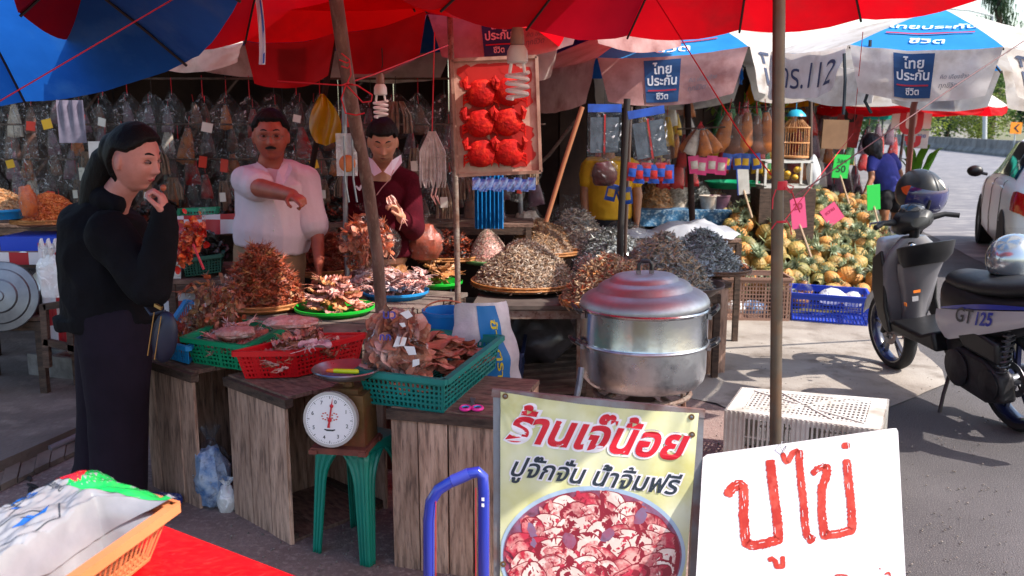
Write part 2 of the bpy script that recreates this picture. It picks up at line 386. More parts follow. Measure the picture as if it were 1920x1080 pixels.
T = [('bushy_tree', 'pale yellow-green bushy tree directly behind the road barrier, left of the lamp pole', (34.5, 78), 5.6, 3.4, 0),
     ('bushy_tree', 'yellow-green low tree behind the barrier, beside the lamp pole', (39.5, 78), 4.6, 3.0, 0),
     ('bushy_tree', 'bright green round tree between the lamp pole and the arrow sign', (42, 82), 6.2, 3.6, 2),
     ('bushy_tree', 'darker green tree behind the yellow-green ones, under the umbrella corner', (43.5, 92), 8.2, 4.2, 1),
     ('bushy_tree', 'dark green tree standing behind the orange arrow sign', (49, 86), 8.4, 4.4, 1),
     ('bushy_tree', 'mid-green bush at the right edge of the photo behind the car', (47.5, 78), 5.5, 3.2, 2),
     ('bushy_tree', 'small dark tree farthest left along the barrier, seen past the white sign', (33, 88), 6.6, 3.4, 2)]
for i, (n_, l_, p_, h_, r_, k_) in enumerate(T): tree(n_, l_, (p_[0], p_[1], 0), h_, r_, k_, 11 + i, .12, 2600)
tree('casuarina_tree', 'tall wispy casuarina tree rising into the sky behind the big white umbrella', (43.5, 84, 0), 18.5, 3.0, 1, 40, .3, 3800, True)
tree('casuarina_tree', 'dark feathery casuarina tree at the far right edge above the car', (50.5, 88, 0), 15, 4.4, 1, 41, .15, 5200, True)
# lamp
lp = thing('street_lamp', 'slim pale street lamp with an arm reaching left, beyond the road', 'street lamp', G(1846, 286))
b = lp.location.copy(); top = D(1862, 30, b.y); mb = MB(); mb.tube([b, (top.x - .1, b.y, 4), (top.x, b.y, top.z - .9), top], [.13, .11, .08, .06], 10); mb.build('pole', mat('lamp_grey', '#a8adb0', .5), lp, world=True)
mb = MB(); e = D(1772, 16, b.y); mb.tube([top, top.lerp(e, .5) + Vector((0, 0, .1)), e], .045, 8); mb.build('arm', MATS['lamp_grey'], lp, world=True)
mb = MB(); mb.box(e + Vector((-.3, 0, -.02)), (.7, .3, .12), taper=.7); mb.build('lamp_head', MATS['lamp_grey'], lp, world=True)
sg = thing('road_sign', 'small orange road sign with a black left-pointing chevron', 'road sign', D(1904, 300, 46)); sg.location.z = 0; INV[sg.name] = Matrix.Translation(sg.location).inverted()
c = D(1905, 240, 46); mb = MB(); mb.tube([(c.x, 46.03, 0), (c.x, 46.03, c.z + .3)], .035, 8); mb.build('post', MATS['lamp_grey'], sg, world=True)
mb = MB(); mb.box(c, (.56, .03, .56), Matrix.Rotation(.04, 3, 'Y')); mb.build('plate', mat('sign_orange', '#f08a10', .5), sg, world=True)
mb = MB(); q = lambda x, z: (c.x + x, 46 - .022, c.z + z)
mb.add([q(.09, .2), q(.17, .2), q(0, 0), q(.17, -.2), q(.09, -.2), q(-.13, 0)], [(0, 1, 2, 5), (5, 2, 3, 4)]); mb.build('arrow', black_soft, sg, False, world=True)
# pale kiosk far off seen under the umbrella
hs = thing('roadside_house', 'pale low house behind the trees across the road', 'house', (46, 105, 0))
mb = MB(); mb.box((0, 0, 1.6), (16, 5, 3.2)); mb.build('wall', mat('house_pale', '#b9b6b4', .8, '#a39f9c', 1), hs, False)
mb = MB(); mb.prism([(-8.4, -3, 3.15), (8.4, -3, 3.15), (8.4, 0, 4.3), (-8.4, 0, 4.3)], (0, 0, 0), (0, 0, .12)); mb.build('roof', mat('roof_far', '#7c8187', .6), hs, False)
for i in range(5):
    mb = MB(); mb.box((-6 + 3 * i, -2.52, 1.6), (1.2, .06, 1.1)); mb.build('window', mat('win_far', '#3a4148', .2), hs, False)

# ================= SHOP SHELL =================
wallm = mat('shop_wall_dark', '#3c2d29', .9, '#241a1a', 2, spec=.1)
WL = [Vector((-8, 7.6, 0)), Vector((.4, 7.9, 0)), Vector((2.0, 10.4, 0)), Vector((5.6, 17.0, 0)), Vector((9.4, 26, 0)), Vector((14.6, 44, 0))]
wt = thing('shop_wall', 'dark wooden back wall running behind all the market stalls', 'wall', (0, 7.9, 0))
for a, b in zip(WL, WL[1:]):
    L_ = (b - a).length; n = int(L_ / .45); d = (b - a) / n
    for j in range(n):
        p = a + d * j; q = a + d * (j + .985); m_ = MB(); m_.beam((p.x, p.y, 1.35), (q.x, q.y, 1.35), .03 + (j % 2) * .01, 2.7); m_.build('plank', wallm, wt, False, world=True)
rf = thing('shop_roof', 'dark corrugated roof over the stalls at the back', 'roof', (-3, 7, 2.5))
rm = mat('roof_sheet', '#5a5758', .5, '#3c3a3c', 1.5, met=.4)
def corr(a, b, c_, name='roof_sheet'):   # a->b along, c_: offset across
    m_ = MB(); d = b - a; n = int(d.length / .05)
    m_.grid(lambda u, v: a + d * u + c_ * v + Vector((0, 0, .014 * (1 if int(u * n + .5) % 2 else -1))), n, 1); m_.build(name, rm, rf, False, world=True)
for i in range(8): corr(Vector((-8 + i * 1.06, 5.7, 2.3)), Vector((-8 + (i + 1) * 1.06, 5.7, 2.3)), Vector((0, 2.4, .5)))
o_ = Vector((-1.4, .9, .05))
for a, b in zip(WL[1:], WL[2:]): corr(a + Vector((0, 0, 2.75)), b + Vector((0, 0, 2.75)), Vector((1.5, -1.0, -.45)))
for i, (x, y) in enumerate([(-6, 5.8), (-3.4, 5.8)]):
    mb = MB(); mb.tube([(x, y, 0), (x, y, 2.3)], .035, 8)
    solo(mb, 'roof_post', 'dark steel post holding the shop roof, %s the woman in black' % ('far left of' if i == 0 else 'just behind'), 'post', wallm)

# ================= UMBRELLAS =================
def fabric(name, c, c2=None, tl=.45, ns=2.0, dirt=None):
    return mat(name, c, .75, c2, ns, tl=tl, bump=.35, bs=9, c3=dirt, ns3=5, spec=.25)
F_red = fabric('fabric_red', '#d80a18', '#bb0616', .5, 2.0, '#b8141c')
F_red_shade = fabric('fabric_red_shade', '#bd0a26', '#a00620', .48)  # darker copy of the red: shade of an overlapping canopy put into the colour
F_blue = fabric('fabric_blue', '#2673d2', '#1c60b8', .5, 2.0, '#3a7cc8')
F_lblue = fabric('fabric_lightblue', '#2f98e0', '#2384cc', .3)
F_white = fabric('fabric_white', '#dcd9d6', '#c9c2bb', .32, 3, '#b3a69a')
F_dirty = fabric('fabric_dirty_white', '#ece6e0', '#cbc0b8', .4, 4, '#ab9c90')
F_pinkw = fabric('fabric_pinkish', '#cfa6a2', '#b07f7c', .4, 4, '#9c6a66')
F_dred = fabric('fabric_dark_red', '#b0101c', '#8d0c18', .45, 3)
F_yel = fabric('fabric_yellow', '#e0940f', '#c87a0a', .5)
F_teal = fabric('fabric_teal', '#25a08f', '#1a8577', .4)
P_navy = mat('print_navy', '#1d4f86', .6, '#1a4574', 5, tl=.25)
P_white = mat('print_white', '#e8ecf0', .6, tl=.2)
P_red = mat('print_red', '#b5223c', .6, tl=.2)
P_grey = mat('print_grey', '#7d7880', .6, tl=.2)
P_ink = mat('print_ink', '#34405e', .6, tl=.2)
rib_m = mat('rib_steel', '#2a2224', .5, met=.4)
def emblem(B, W, Rr, fn, w=.23):     # square emblem, letters, red bar; fn(x,y,off)
    h = w * 1.12; n = 12
    B.grid(lambda u, v: fn((u - .5) * w, (v - .5) * h, .006), n, n)
    put_text(W, 'ไทย', lambda x, y: fn(x, y + h * .27, .010), w=w * .52, bold=.022)
    put_text(W, 'ประกัน', lambda x, y: fn(x, y - h * .0, .010), w=w * .84, bold=.022)
    put_text(W, 'ชีวิต', lambda x, y: fn(x, y - h * .36, .010), w=w * .36, bold=.02)
    Rr.grid(lambda u, v: fn((u - .5) * w * .84, -h * .215 + (v - .5) * h * .035, .010), 6, 1)
def umbrella(label, cx, cy_, zr, Rr, h, n, phase, cm, val=None, tilt=(0, 0), pole=None, texts=None, canopy_texts=None, seed=1, sag=.02, edge=.008, wob=.012, polem=None, pr=.02, group=None, bulge=.09, nu=8, nv=8):
    rr = random.Random(seed); T_ = Euler((tilt[0], tilt[1], 0)).to_matrix(); C = Vector((cx, cy_, zr))
    base = Vector((pole[0].x, pole[0].y, pole[0].z)) if pole else Vector((cx, cy_, zr))
    t = thing('market_umbrella', label, 'umbrella', base, 0, group)
    hub = C + T_ @ Vector((0, 0, h)); tips = []
    for k_ in range(n):
        a = R(phase) + 2 * math.pi * k_ / n; tips.append(C + T_ @ Vector((Rr * math.cos(a), Rr * math.sin(a), 0)) + Vector((0, 0, rr.uniform(-wob, wob))))
    up = T_ @ Vector((0, 0, 1))
    def rib(k_, t_): p = hub.lerp(tips[k_ % n], t_); return p + up * (bulge * Rr * math.sin(math.pi * t_))
    def surf(k_, s, t_):
        p = rib(k_, t_).lerp(rib(k_ + 1, t_), s); q = 4 * s * (1 - s)
        return p - up * (sag * Rr * q * t_ * .8) - Vector((0, 0, edge * q * max(0, t_ - .75) * 4)) + up * (.006 * nz((p.x * 9, p.y * 9, p.z), 1, seed))
    for k_ in range(n):
        m_ = MB(); m_.grid(lambda u, v: surf(k_, u, .02 + .98 * v), nu, nv); m_.build('canopy_panel', cm(k_), t, recalc=False, world=True)
        m_ = MB(); m_.tube([rib(k_, x / 6) - up * .012 for x in range(7)], .005, 6); m_.build('rib', rib_m, t, world=True)
        if val and val(k_):
            L_, vm, txt = val(k_); a, b = tips[k_], tips[(k_ + 1) % n]; w_ = (b - a).length; mid = (a + b) / 2
            out = (mid - C); out.z = 0; out.normalize(); ph = rr.uniform(0, 9)
            def vf(s, v, off=0.0, a=a, b=b, L_=L_, out=out, ph=ph, k_=k_):
                s2 = .5 + (s - .5) * (1 - .17 * max(0, v))
                p = surf(k_, min(1, max(0, s2)), 1.0)
                wv = .016 * math.sin(s * 9 + ph) * v + .012 * nz((s * 3.0, v * 2, ph), 1.6)
                return p + Vector((0, 0, -L_ * v * (.9 + .1 * 4 * s * (1 - s)))) + out * (.012 + .10 * L_ * v + wv + off)
            m_ = MB(); m_.grid(lambda u, v: vf(u, v), 32, 12); vo = m_.build('valance', vm, t, recalc=False, world=True)
            sgn = 1 if (b - a).cross(Vector((0, 0, 1))).dot(out) > 0 else -1
            if txt: txt(vo, lambda x, y, off=0.0, vf=vf, w_=w_, L_=L_, sgn=sgn: vf(.5 + sgn * x / w_, .5 - y / L_, off), w_, L_)
    if canopy_texts:
        for k_, fnc in canopy_texts.items():
            a, b = tips[k_ % n], tips[(k_ + 1) % n]; w_ = (b - a).length; mid = (a + b) / 2; out = mid - C; out.z = 0
            sgn = 1 if (b - a).cross(Vector((0, 0, 1))).dot(out) > 0 else -1; sl_ = (hub - mid).length; nrm = (b - a).cross(hub - a).normalized() 
            if nrm.z < 0: nrm = -nrm
            fnc(t, lambda x, y, off=0.0, k_=k_, w_=w_, sl_=sl_, sgn=sgn, nrm=nrm: surf(k_, .5 + sgn * x / (w_ * max(.15, 1 - y / sl_)), 1 - y / sl_) + nrm * (off + .004), w_, sl_)
    m_ = MB(); m_.lathe([(.001, .06), (.03, .05), (.04, .0), (.03, -.03), (.001, -.035)], hub, 12); m_.build('hub', rib_m, t, world=True)
    if pole:
        m_ = MB(); m_.tube(pole + [hub - up * .02] if len(pole) == 1 else pole, pr, 14); m_.build('pole', polem or steel, t, world=True)
    return t, tips, hub
def val_emblem(vo, fn, w_, L_, pale=False):
    B, W, Q, S = MB(), MB(), MB(), MB()
    f2 = lambda x, y, o=0: fn(x - w_ * .06, y, o)
    emblem(B, W, Q, f2, L_ * .78)
    put_text(S, 'คิด เคียงข้าง', lambda x, y: fn(x + w_ * .235, y + L_ * -.03, .004), w=w_ * .2, bold=.005, slant=.1)
    put_text(S, 'ทุกชีวิต', lambda x, y: fn(x + w_ * .20, y - L_ * .2, .004), w=w_ * .13, bold=.005, slant=.1)
    for m_, n_, mt in ((B, 'emblem', P_navy), (W, 'lettering', P_white), (Q, 'underline', P_red), (S, 'small_lettering', P_grey)): m_.build(n_, mt, vo, False, recalc=False)
def sub_world(f):   # sub-parts are given in world coordinates
    def g_(vo, fn, w_, L_, **k): 
        I = INV[vo.name]; return f(vo, (lambda x, y, o=0.0: I @ fn(x, y, o)), w_, L_, **k)
    return g_
def val_phone(vo, fn, w_, L_, s='โทร.1124'):
    S = MB(); put_text(S, 'โทร.1124' if s is None else s, lambda x, y: fn(x, y - L_ * .04, .004), w=w_ * .86, bold=.0, mi=0); S.build('lettering', P_ink, vo, False, recalc=False)
def val_dark(vo, fn, w_, L_):
    B, W = MB(), MB(); B.grid(lambda u, v: fn((u - .5) * L_ * .7, (v - .5) * L_ * .75, .003), 6, 6); B.build('emblem', P_navy, vo, False, recalc=False)
    put_text(W, 'ไทย', lambda x, y: fn(x, y + L_ * .18, .006), w=L_ * .36, bold=.02); put_text(W, 'ประกัน', lambda x, y: fn(x, y - L_ * .02, .006), w=L_ * .55, bold=.02); W.build('lettering', P_white, vo, False, recalc=False)
def canopy_print(t, fn, w_, sl_):
    W, Q = MB(), MB(); I = INV[t.name]
    put_text(W, 'ไทยประกัน', lambda x, y: I @ fn(x, y + .34, .003), w=w_ * .62, bold=.02)
    W.build('canopy_lettering', P_white, t, False, recalc=False); W = MB(); put_text(W, 'ชีวิต', lambda x, y: I @ fn(x, y + .11, .003), w=w_ * .24, bold=.02)
    Q.grid(lambda u, v: I @ fn((u - .5) * w_ * .6, .225 + (v - .5) * .018, .003), 8, 1)
    W.build('canopy_lettering', P_white, t, False, recalc=False); Q.build('canopy_underline', P_red, t, False, recalc=False)
E_ = sub_world(val_emblem); PH_ = sub_world(lambda *a: val_phone(*a, s='โทร.112')); DK_ = sub_world(val_dark)
# 1: red one whose steel pole stands behind the white sign
p1b = D(1459, 1000, 2.82); p1b.z = 0; p1t = D(1463, -260, 2.78)
u1, tips1, hub1 = umbrella('bright red umbrella overhead on the grey steel pole behind the white sign', .838, 2.777, 2.134, 1.249, .392, 16, 61.7, lambda k_: F_red_shade if 2 <= k_ <= 6 else F_red, None, tilt=(-.115, -.056),
    pole=[Vector((p1b.x, p1b.y, 0)), p1t, Vector((.80, 2.80, 2.5))], pr=.0185, polem=mat('pole_dull', '#75685c', .42, '#5c5248', 6, met=.5, c3='#7d5a40', ns3=5), seed=3, edge=.012, wob=.02)
# 2: blue one, top left
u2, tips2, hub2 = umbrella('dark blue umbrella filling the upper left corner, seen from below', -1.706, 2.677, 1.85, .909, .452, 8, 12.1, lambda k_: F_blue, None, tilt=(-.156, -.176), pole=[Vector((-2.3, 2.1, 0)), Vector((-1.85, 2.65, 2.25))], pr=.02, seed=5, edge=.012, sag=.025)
# 3: red one with valance, on the crooked wooden pole
pw = [D(716, 600, 3.95), D(708, 480, 3.9), D(690, 350, 3.8), D(664, 220, 3.65), D(646, 110, 3.5), D(630, 0, 3.4), D(618, -80, 3.32)]
lo = pw[0] + (pw[0] - pw[1]).normalized() * 1.2; lo = pw[0].lerp(lo, (pw[0].z - .0) / (pw[0].z - lo.z)) if lo.z < 0 else Vector((pw[0].x + .06, pw[0].y + .1, 0))
def v3(k_):
    if k_ in (1, 2): return (.2, F_dred, DK_ if k_ == 2 else None)
    if 3 <= k_ <= 4: return (.09, F_dirty, None)
u3, tips3, hub3 = umbrella('red umbrella with a red valance carried by the crooked wooden pole', -.547, 3.283, 2.137, 1.082, .427, 16, 60.0, lambda k_: F_red, v3, pole=[lo] + pw, pr=.026, polem=bark_pole, seed=8, tilt=(-.051, -.203))
# 4: behind it, outer side of valance with the emblem
u4, _, _ = umbrella('umbrella with a pinkish printed valance above the framed red board', .01, 6.806, 2.273, 1.247, .404, 8, 245.65, lambda k_: F_red, lambda k_: (.27, F_pinkw, E_ if k_ % 2 == 0 else None) if k_ in (0, 1, 7) else None, seed=9, pole=[Vector((.1, 6.9, .1)), Vector((0, 6.8, 2.6))], tilt=(-.02, -.085))
# 5 and 6: the two big white and blue ones
ang5 = math.degrees(math.atan2(-.886, -.464))
u5, _, _ = umbrella('white and blue umbrella with printed valance left of the steel pole', 1.336, 7.344, 2.083, 1.288, .424, 8, 233.9, lambda k_: F_lblue if k_ % 2 == 0 else F_white,
    lambda k_: (.32, F_pinkw if k_ in (0, 7) else F_dirty, E_ if k_ % 2 == 0 else PH_ if k_ < 3 else None), seed=12, pole=[Vector((1.5, 7.2, 0)), Vector((1.34, 7.34, 2.45))], tilt=(-.007, -.056), wob=.004, bulge=.015, canopy_texts={0: canopy_print}, pr=.025, polem=wallm)
u6, _, _ = umbrella('white and blue umbrella nearest the road, right of the steel pole', 2.247, 4.966, 1.946, .843, .262, 8, 219.8, lambda k_: F_lblue if k_ % 2 == 0 else F_white,
    lambda k_: (.23, F_dirty, E_ if k_ % 2 == 0 else PH_ if k_ in (1, 7) else None), seed=13, pole=[G(1696, 636), D(1703, 320, 5.9), D(1713, 200, 5.35), Vector((2.25, 4.97, 2.18))], tilt=(.013, .054), wob=.004, bulge=.01, canopy_texts={0: canopy_print}, pr=.018, polem=mat('pole_red', '#8a4a40', .5))
# 7 far red and white
u7, _, _ = umbrella('small far umbrella in red and white over a roadside stall', 5.25, 12.2, 1.84, 1.15, .5, 8, 250, lambda k_: F_red if k_ % 2 == 0 else F_white, lambda k_: (.1, F_red, None), seed=15, pole=[Vector((5.1, 12.2, 0)), Vector((5.25, 12.2, 2.3))], wob=.01)
# 8 blue behind
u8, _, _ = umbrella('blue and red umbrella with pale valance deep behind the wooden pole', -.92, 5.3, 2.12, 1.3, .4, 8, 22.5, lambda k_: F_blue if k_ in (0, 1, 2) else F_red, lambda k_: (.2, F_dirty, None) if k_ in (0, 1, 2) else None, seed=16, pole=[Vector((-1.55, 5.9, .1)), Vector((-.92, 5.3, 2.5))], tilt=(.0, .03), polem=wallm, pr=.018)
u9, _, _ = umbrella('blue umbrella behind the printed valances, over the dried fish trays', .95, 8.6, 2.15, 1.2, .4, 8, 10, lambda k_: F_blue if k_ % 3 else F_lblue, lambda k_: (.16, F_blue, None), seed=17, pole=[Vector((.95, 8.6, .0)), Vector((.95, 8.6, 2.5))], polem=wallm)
u10, _, _ = umbrella('yellow-orange umbrella far behind the steel pole', 4.3, 13.2, 2.02, 1.5, .5, 8, 20, lambda k_: F_yel, lambda k_: (.12, F_yel, None), seed=18, pole=[Vector((4.3, 13.2, 0)), Vector((4.3, 13.2, 2.5))])
u11, _, _ = umbrella('little teal umbrella farthest along the stalls', 7.4, 18.4, 1.72, .75, .2, 8, 0, lambda k_: F_teal, None, seed=19, pole=[Vector((7.4, 18.4, 0)), Vector((7.4, 18.4, 1.9))])
u12, _, _ = umbrella('far blue and red umbrella beyond the teal one', 6.2, 19.5, 2.25, 1.5, .5, 8, 0, lambda k_: F_dred if k_ % 2 else F_lblue, None, seed=20, pole=[Vector((6.2, 19.5, 0)), Vector((6.2, 19.5, 2.7))])
# ================= FOREGROUND =================
def plane_of(a, b, c):
    n = (b - a).cross(c - a).normalized()
    if n.y > 0: n = -n
    def fn(px, py, off=0.0):
        r_ = ray(px, py); o = Vector((0, 0, CAMZ)); t = (a - o).dot(n) / r_.dot(n); return o + r_ * t + n * off
    return fn, n
# ---- wooden crates ----
def wood_crate(label, P0, P1, depth, H, ns=4, nb=4, z0=0.0, topgap=True, lean=0.0, group='upended wooden crates carrying the front row of baskets', open_side=True):
    P0 = Vector(P0); P1 = Vector(P1); ux = (P1 - P0); W = ux.length; ux.normalize(); uy = Vector((-ux.y, ux.x, 0))
    if uy.y < 0: uy = -uy
    rz = math.atan2(ux.y, ux.x); t = thing('wooden_crate', label, 'wooden crate', P0, rz, group)
    def slat(c, s, nm='slat', m_=wood):
        b = MB(); b.box((0, 0, 0), (1, 1, 1)); 
        j = [Vector((J(.0035), J(.002), J(.003))) for _ in b.v]
        b.v = [tuple(Vector((v[0] * s[0], v[1] * s[1], v[2] * s[2])) + q) for v, q in zip(b.v, j)]
        o = b.build(nm, m_, t, False); o.location = c; o.rotation_euler = (0, J(.006), 0); return o
    g_ = .004; cuts = [0]; 
    for i in range(ns): cuts.append(cuts[-1] + rnd.uniform(.8, 1.2))
    cuts = [c / cuts[-1] * W for c in cuts]
    for i in range(ns):   # front face, upright slats of uneven width
        a, b = cuts[i], cuts[i + 1]; hh = H - rnd.uniform(0, .02); slat(((a + b) / 2, J(.002), z0 + hh / 2), (b - a - g_, .014, hh))
    for i in range(ns): slat(((i + .5) * W / ns, depth, z0 + H / 2), (W / ns - g_, .014, H), 'back_slat')
    for i in range(nb): slat((0.007, (i + .5) * depth / nb, z0 + H / 2), (.014, depth / nb - g_, H - .012), 'side_slat')
    if not open_side:
        for i in range(nb): slat((W - .007, .008 + (i + .5) * depth / nb, z0 + H / 2), (.014, depth / nb - g_, H - .012), 'side_slat')
    for z in (z0 + .02, z0 + H - .02):
        for y in (.022, depth - .022): slat((W / 2, y, z), (W - .03, .028, .034), 'crossbar', wood_dark)
    for i in range(nb): slat((W / 2, (i + .5) * depth / nb, z0 + H + .004), (W + .012, depth / nb - g_ * 2, .016), 'top_board', wood_flat)
    for i in range(3): slat((W / 2, (i + .5) * depth / 3, z0 + .01), (W - .03, depth / 3 - g_, .014), 'bottom_board', wood_flat)
    slat((W / 2 + .0, -.0, z0 + H - .012), (W + .03, .034, .034), 'edge_rail', wood_dark)
    return t
cA = wood_crate('leftmost upended wooden crate, half hidden by the woman in black, with a plastic bag inside', G(288, 912), G(378, 955), .42, .59, 4, 4)
cB = wood_crate('middle upended wooden crate under the red basket, its open side facing the green stool', G(443, 963), G(550, 1023), .46, .585, 3, 4)
cC = wood_crate('right upended wooden crate with four broad grey slats under the teal basket', G(742, 1062), Vector((-.03, 2.99, 0)), .48, .60, 4, 4, open_side=False)
cD = wood_crate('old wooden crate standing behind the steamer pot, under a round black-rimmed tray', G(1300, 706), G(1358, 700), .5, .60, 2, 3, open_side=False, group=None)
cD2 = wood_crate('wooden crate behind the steamer pot to the left, under the heap of brown fish', G(1180, 706), G(1275, 708), .5, .56, 3, 3, open_side=False, group=None)
# plastic bags in/beside crates
FLM = film('clear_film', '#ffffff', .16); FLB = film('bluish_film', '#b9d4f2', .35, bs=16); FLW = film('white_film', '#f2f2f5', .6, bs=18, cloud_glint=.8)
def lumpy(c, r, seed=0, amp=.18, sc_=1.6, n=28, m=18, flat=None, top=None, rot=None):
    b = MB(); c = Vector(c); r = Vector(r)
    def f(u, v):
        th = math.pi * v; a = 2 * math.pi * u; d = Vector((math.sin(th) * math.cos(a), math.sin(th) * math.sin(a), -math.cos(th)))
        k_ = 1 + amp * nz(d, sc_, seed) + amp * .5 * nz(d, sc_ * 3.1, seed + 5) + amp * .22 * abs(nz(d, sc_ * 7, seed + 9))
        p = Vector((d.x * r.x, d.y * r.y, d.z * r.z)) * k_
        if top and d.z > 0: p.x *= 1 - top * d.z ** 2; p.y *= 1 - top * d.z ** 2
        if flat is not None: p.z = max(p.z, -r.z * flat)
        return c + (rot @ p if rot is not None else p)
    return b.grid(f, n, m)
def bag_thing(label, c, r, m_, seed, inner=None, inner_m=None, group=None, top=.6, cat='plastic bag', knot=True, flat=.85, name='plastic_bag', rot=None, solid=None):
    c = Vector(c); r = Vector(r); t = thing(name, label, cat, c - Vector((0, 0, r.z * flat)), 0, group)
    lumpy(c, r, seed, .16, 1.7, top=top, flat=flat, rot=rot).build('film', m_, t, world=True)
    if knot:
        up = rot @ Vector((0, 0, 1)) if rot is not None else Vector((0, 0, 1)); p = c + up * r.z * .93; b = MB()
        b.grid(lambda u, v: p + up * (.0 + v * r.z * .35) + Vector((math.cos(6.28 * u), math.sin(6.28 * u), 0)) * (.012 + v * r.x * .3) * (1 + .3 * math.sin(u * 25)), 20, 4); b.build('knot', m_, t, world=True)
    if inner: inner(t, c, r)
    return t
def blob_in(m_, k_=.85, sd=3, nm='contents'):
    return lambda t, c, r: lumpy(c - Vector((0, 0, r.z * .12)), r * k_, sd, .25, 2.2, 20, 12, flat=.8).build(nm, m_, t, world=True)
bl_in = mat('blue_wrappers', '#3f78b8', .4, '#c8d4e6', 14, c3='#1d4a8a', ns3=22)
bag_thing('clear bag full of pale blue wrappers stuffed in the leftmost wooden crate', G(398, 888, .14), (.085, .10, .165), FLB, 4, blob_in(bl_in, .86))
bag_thing('small crumpled white bag on the ground between the two left crates', G(427, 935, .05), (.05, .05, .07), FLW, 14, blob_in(mat('paper_white', '#d5d0cf', .7, '#a59fa0', 9), .8))

# ---- baskets ----
def quad_basket(label, C4, depth, inset, m_, nx=16, ny=10, nzb=4, bar=.0032, solid_top=.2, rimw=.016, group=None, name='plastic_basket', cat='basket', holes=False, rim_t=.008, vert_only=False, extra=None):
    """C4: rim corners (world, in order), walls lean inward by inset"""
    C4 = [Vector(p) for p in C4]; cen = sum(C4, Vector()) / 4; base = cen - Vector((0, 0, depth))
    B4 = []
    for p in C4:
        q = p - cen; l = q.length; B4.append(cen + q * ((l - inset) / l) - Vector((0, 0, depth)))
    t = thing(name, label, cat, base, 0, group)
    rim = MB()
    for i in range(4):
        a, b = C4[i], C4[(i + 1) % 4]; d = (b - a).normalized(); o = Vector((d.y, -d.x, 0))
        if o.dot((a + b) / 2 - cen) < 0: o = -o
        a2 = a - d * rimw * .4; b2 = b + d * rimw * .4
        rim.prism([a2 - o * .003, b2 - o * .003, b2 + o * rimw, a2 + o * rimw], (0, 0, 0), (0, 0, rim_t))
        rim.prism([a2 + o * (rimw - .003), b2 + o * (rimw - .003), b2 + o * rimw, a2 + o * rimw], (0, 0, 0), (0, 0, -.012))
    for p in C4: rim.lathe([(.001, -.012), (rimw * .95, -.012), (rimw * .95, rim_t * .99), (.001, rim_t * .99)], p, 10)
    rim.build('rim', m_, t, False, world=True)
    for i in range(4):
        a, b, c, d = C4[i], C4[(i + 1) % 4], B4[(i + 1) % 4], B4[i]; L_ = (b - a).length; n = max(3, int((nx if i % 2 == 0 else ny)))
        pt = lambda u, v: a.lerp(b, u).lerp(d.lerp(c, u), v); nr = (b - a).cross(d - a).normalized()
        w = MB(); th = .0022
        def panel(u0, u1, v0, v1):
            q = [pt(u0, v0), pt(u1, v0), pt(u1, v1), pt(u0, v1)]; w.prism([x - nr * th / 2 for x in q], (0, 0, 0), nr * th)
        panel(0, 1, 0, solid_top); panel(0, 1, .93, 1); bu = bar / L_
        for k_ in range(n + 1):
            u = k_ / n; k2 = 2.2 if k_ in (0, n) or (not holes and k_ % max(2, n // 3) == 0) else 1; panel(max(0, u - bu * k2), min(1, u + bu * k2), solid_top, .93)
        if not vert_only:
            for k_ in range(1, nzb):
                v = solid_top + (.93 - solid_top) * k_ / nzb; bv = bar / depth; panel(0, 1, v - bv, v + bv)
        w.build('side_lattice', m_, t, False, world=True)
    fl_ = MB(); pt = lambda u, v: B4[0].lerp(B4[1], u).lerp(B4[3].lerp(B4[2], u), v)
    for k_ in range(ny): 
        v = (k_ + .5) / ny; fl_.prism([pt(0, v - .3 / ny), pt(1, v - .3 / ny), pt(1, v + .3 / ny), pt(0, v + .3 / ny)], (0, 0, .001), (0, 0, .004))
    for k_ in range(nx):
        u = (k_ + .5) / nx; fl_.prism([pt(u - .25 / nx, 0), pt(u + .25 / nx, 0), pt(u + .25 / nx, 1), pt(u - .25 / nx, 1)], (0, 0, .0035), (0, 0, .0065))
    fl_.build('base', m_, t, False, world=True)
    return t, C4, B4
def rect4(px1, px2, z, wlen, side=1):   # corner px1 -> px2 is the near edge; wlen back
    a = G(*px1, z); b = G(*px2, z); d = (b - a); p = Vector((-d.y, d.x, 0)).normalized() * wlen * side; return [a, b, b + p, a + p]
pl_red = mat('pl_red', '#d8101c', .38, tl=.15); pl_green = mat('pl_green', '#15a070', .4, tl=.15); pl_teal = mat('pl_teal', '#12857e', .42, '#0f766f', 6, tl=.1); pl_lime = mat('pl_lime', '#15b030', .4, tl=.12)
pl_blue = mat('pl_blue', '#1f45c0', .4, tl=.1); pl_sky = mat('pl_sky', '#2088c8', .4, tl=.1); pl_orange = mat('pl_orange', '#e08e5c', .45, '#d48050', 3, tl=.2); pl_brown = mat('pl_brown', '#8b6a5c', .6); pl_dgreen = mat('pl_dgreen', '#0f4a3a', .5); pl_navy = mat('pl_navy', '#14264e', .5)
q4 = lambda p: p + [p[0] + p[2] - p[1]]
bR = quad_basket('red plastic basket of dried squid on the middle wooden crate', q4([G(441, 662, .713), G(552, 661, .713), G(684, 628, .713)]), .11, .035, pl_red, 14, 16, 5, .0045, .14)
bG = quad_basket('green plastic basket of pale dried squid beside the red basket', q4([G(345, 635, .715), G(457, 650, .715), G(535, 612, .715)]), .11, .035, pl_green, 14, 14, 5, .0042, .14)
bT = quad_basket('teal plastic basket of dried fish pieces on the right wooden crate', q4([G(673, 696, .733), G(832, 714, .733), G(937, 633, .733)]), .125, .03, pl_teal, 18, 18, 5, .0042, .2, holes=True, rimw=.02)
bS = quad_basket('sky-blue oblong basket of brown dried fish on the leftmost crate, by the woman', [G(302, 640, .69), G(352, 652, .69), G(420, 575, .70), G(350, 565, .70)], .075, .02, pl_sky, 10, 12, 2, .004, .22, vert_only=True)
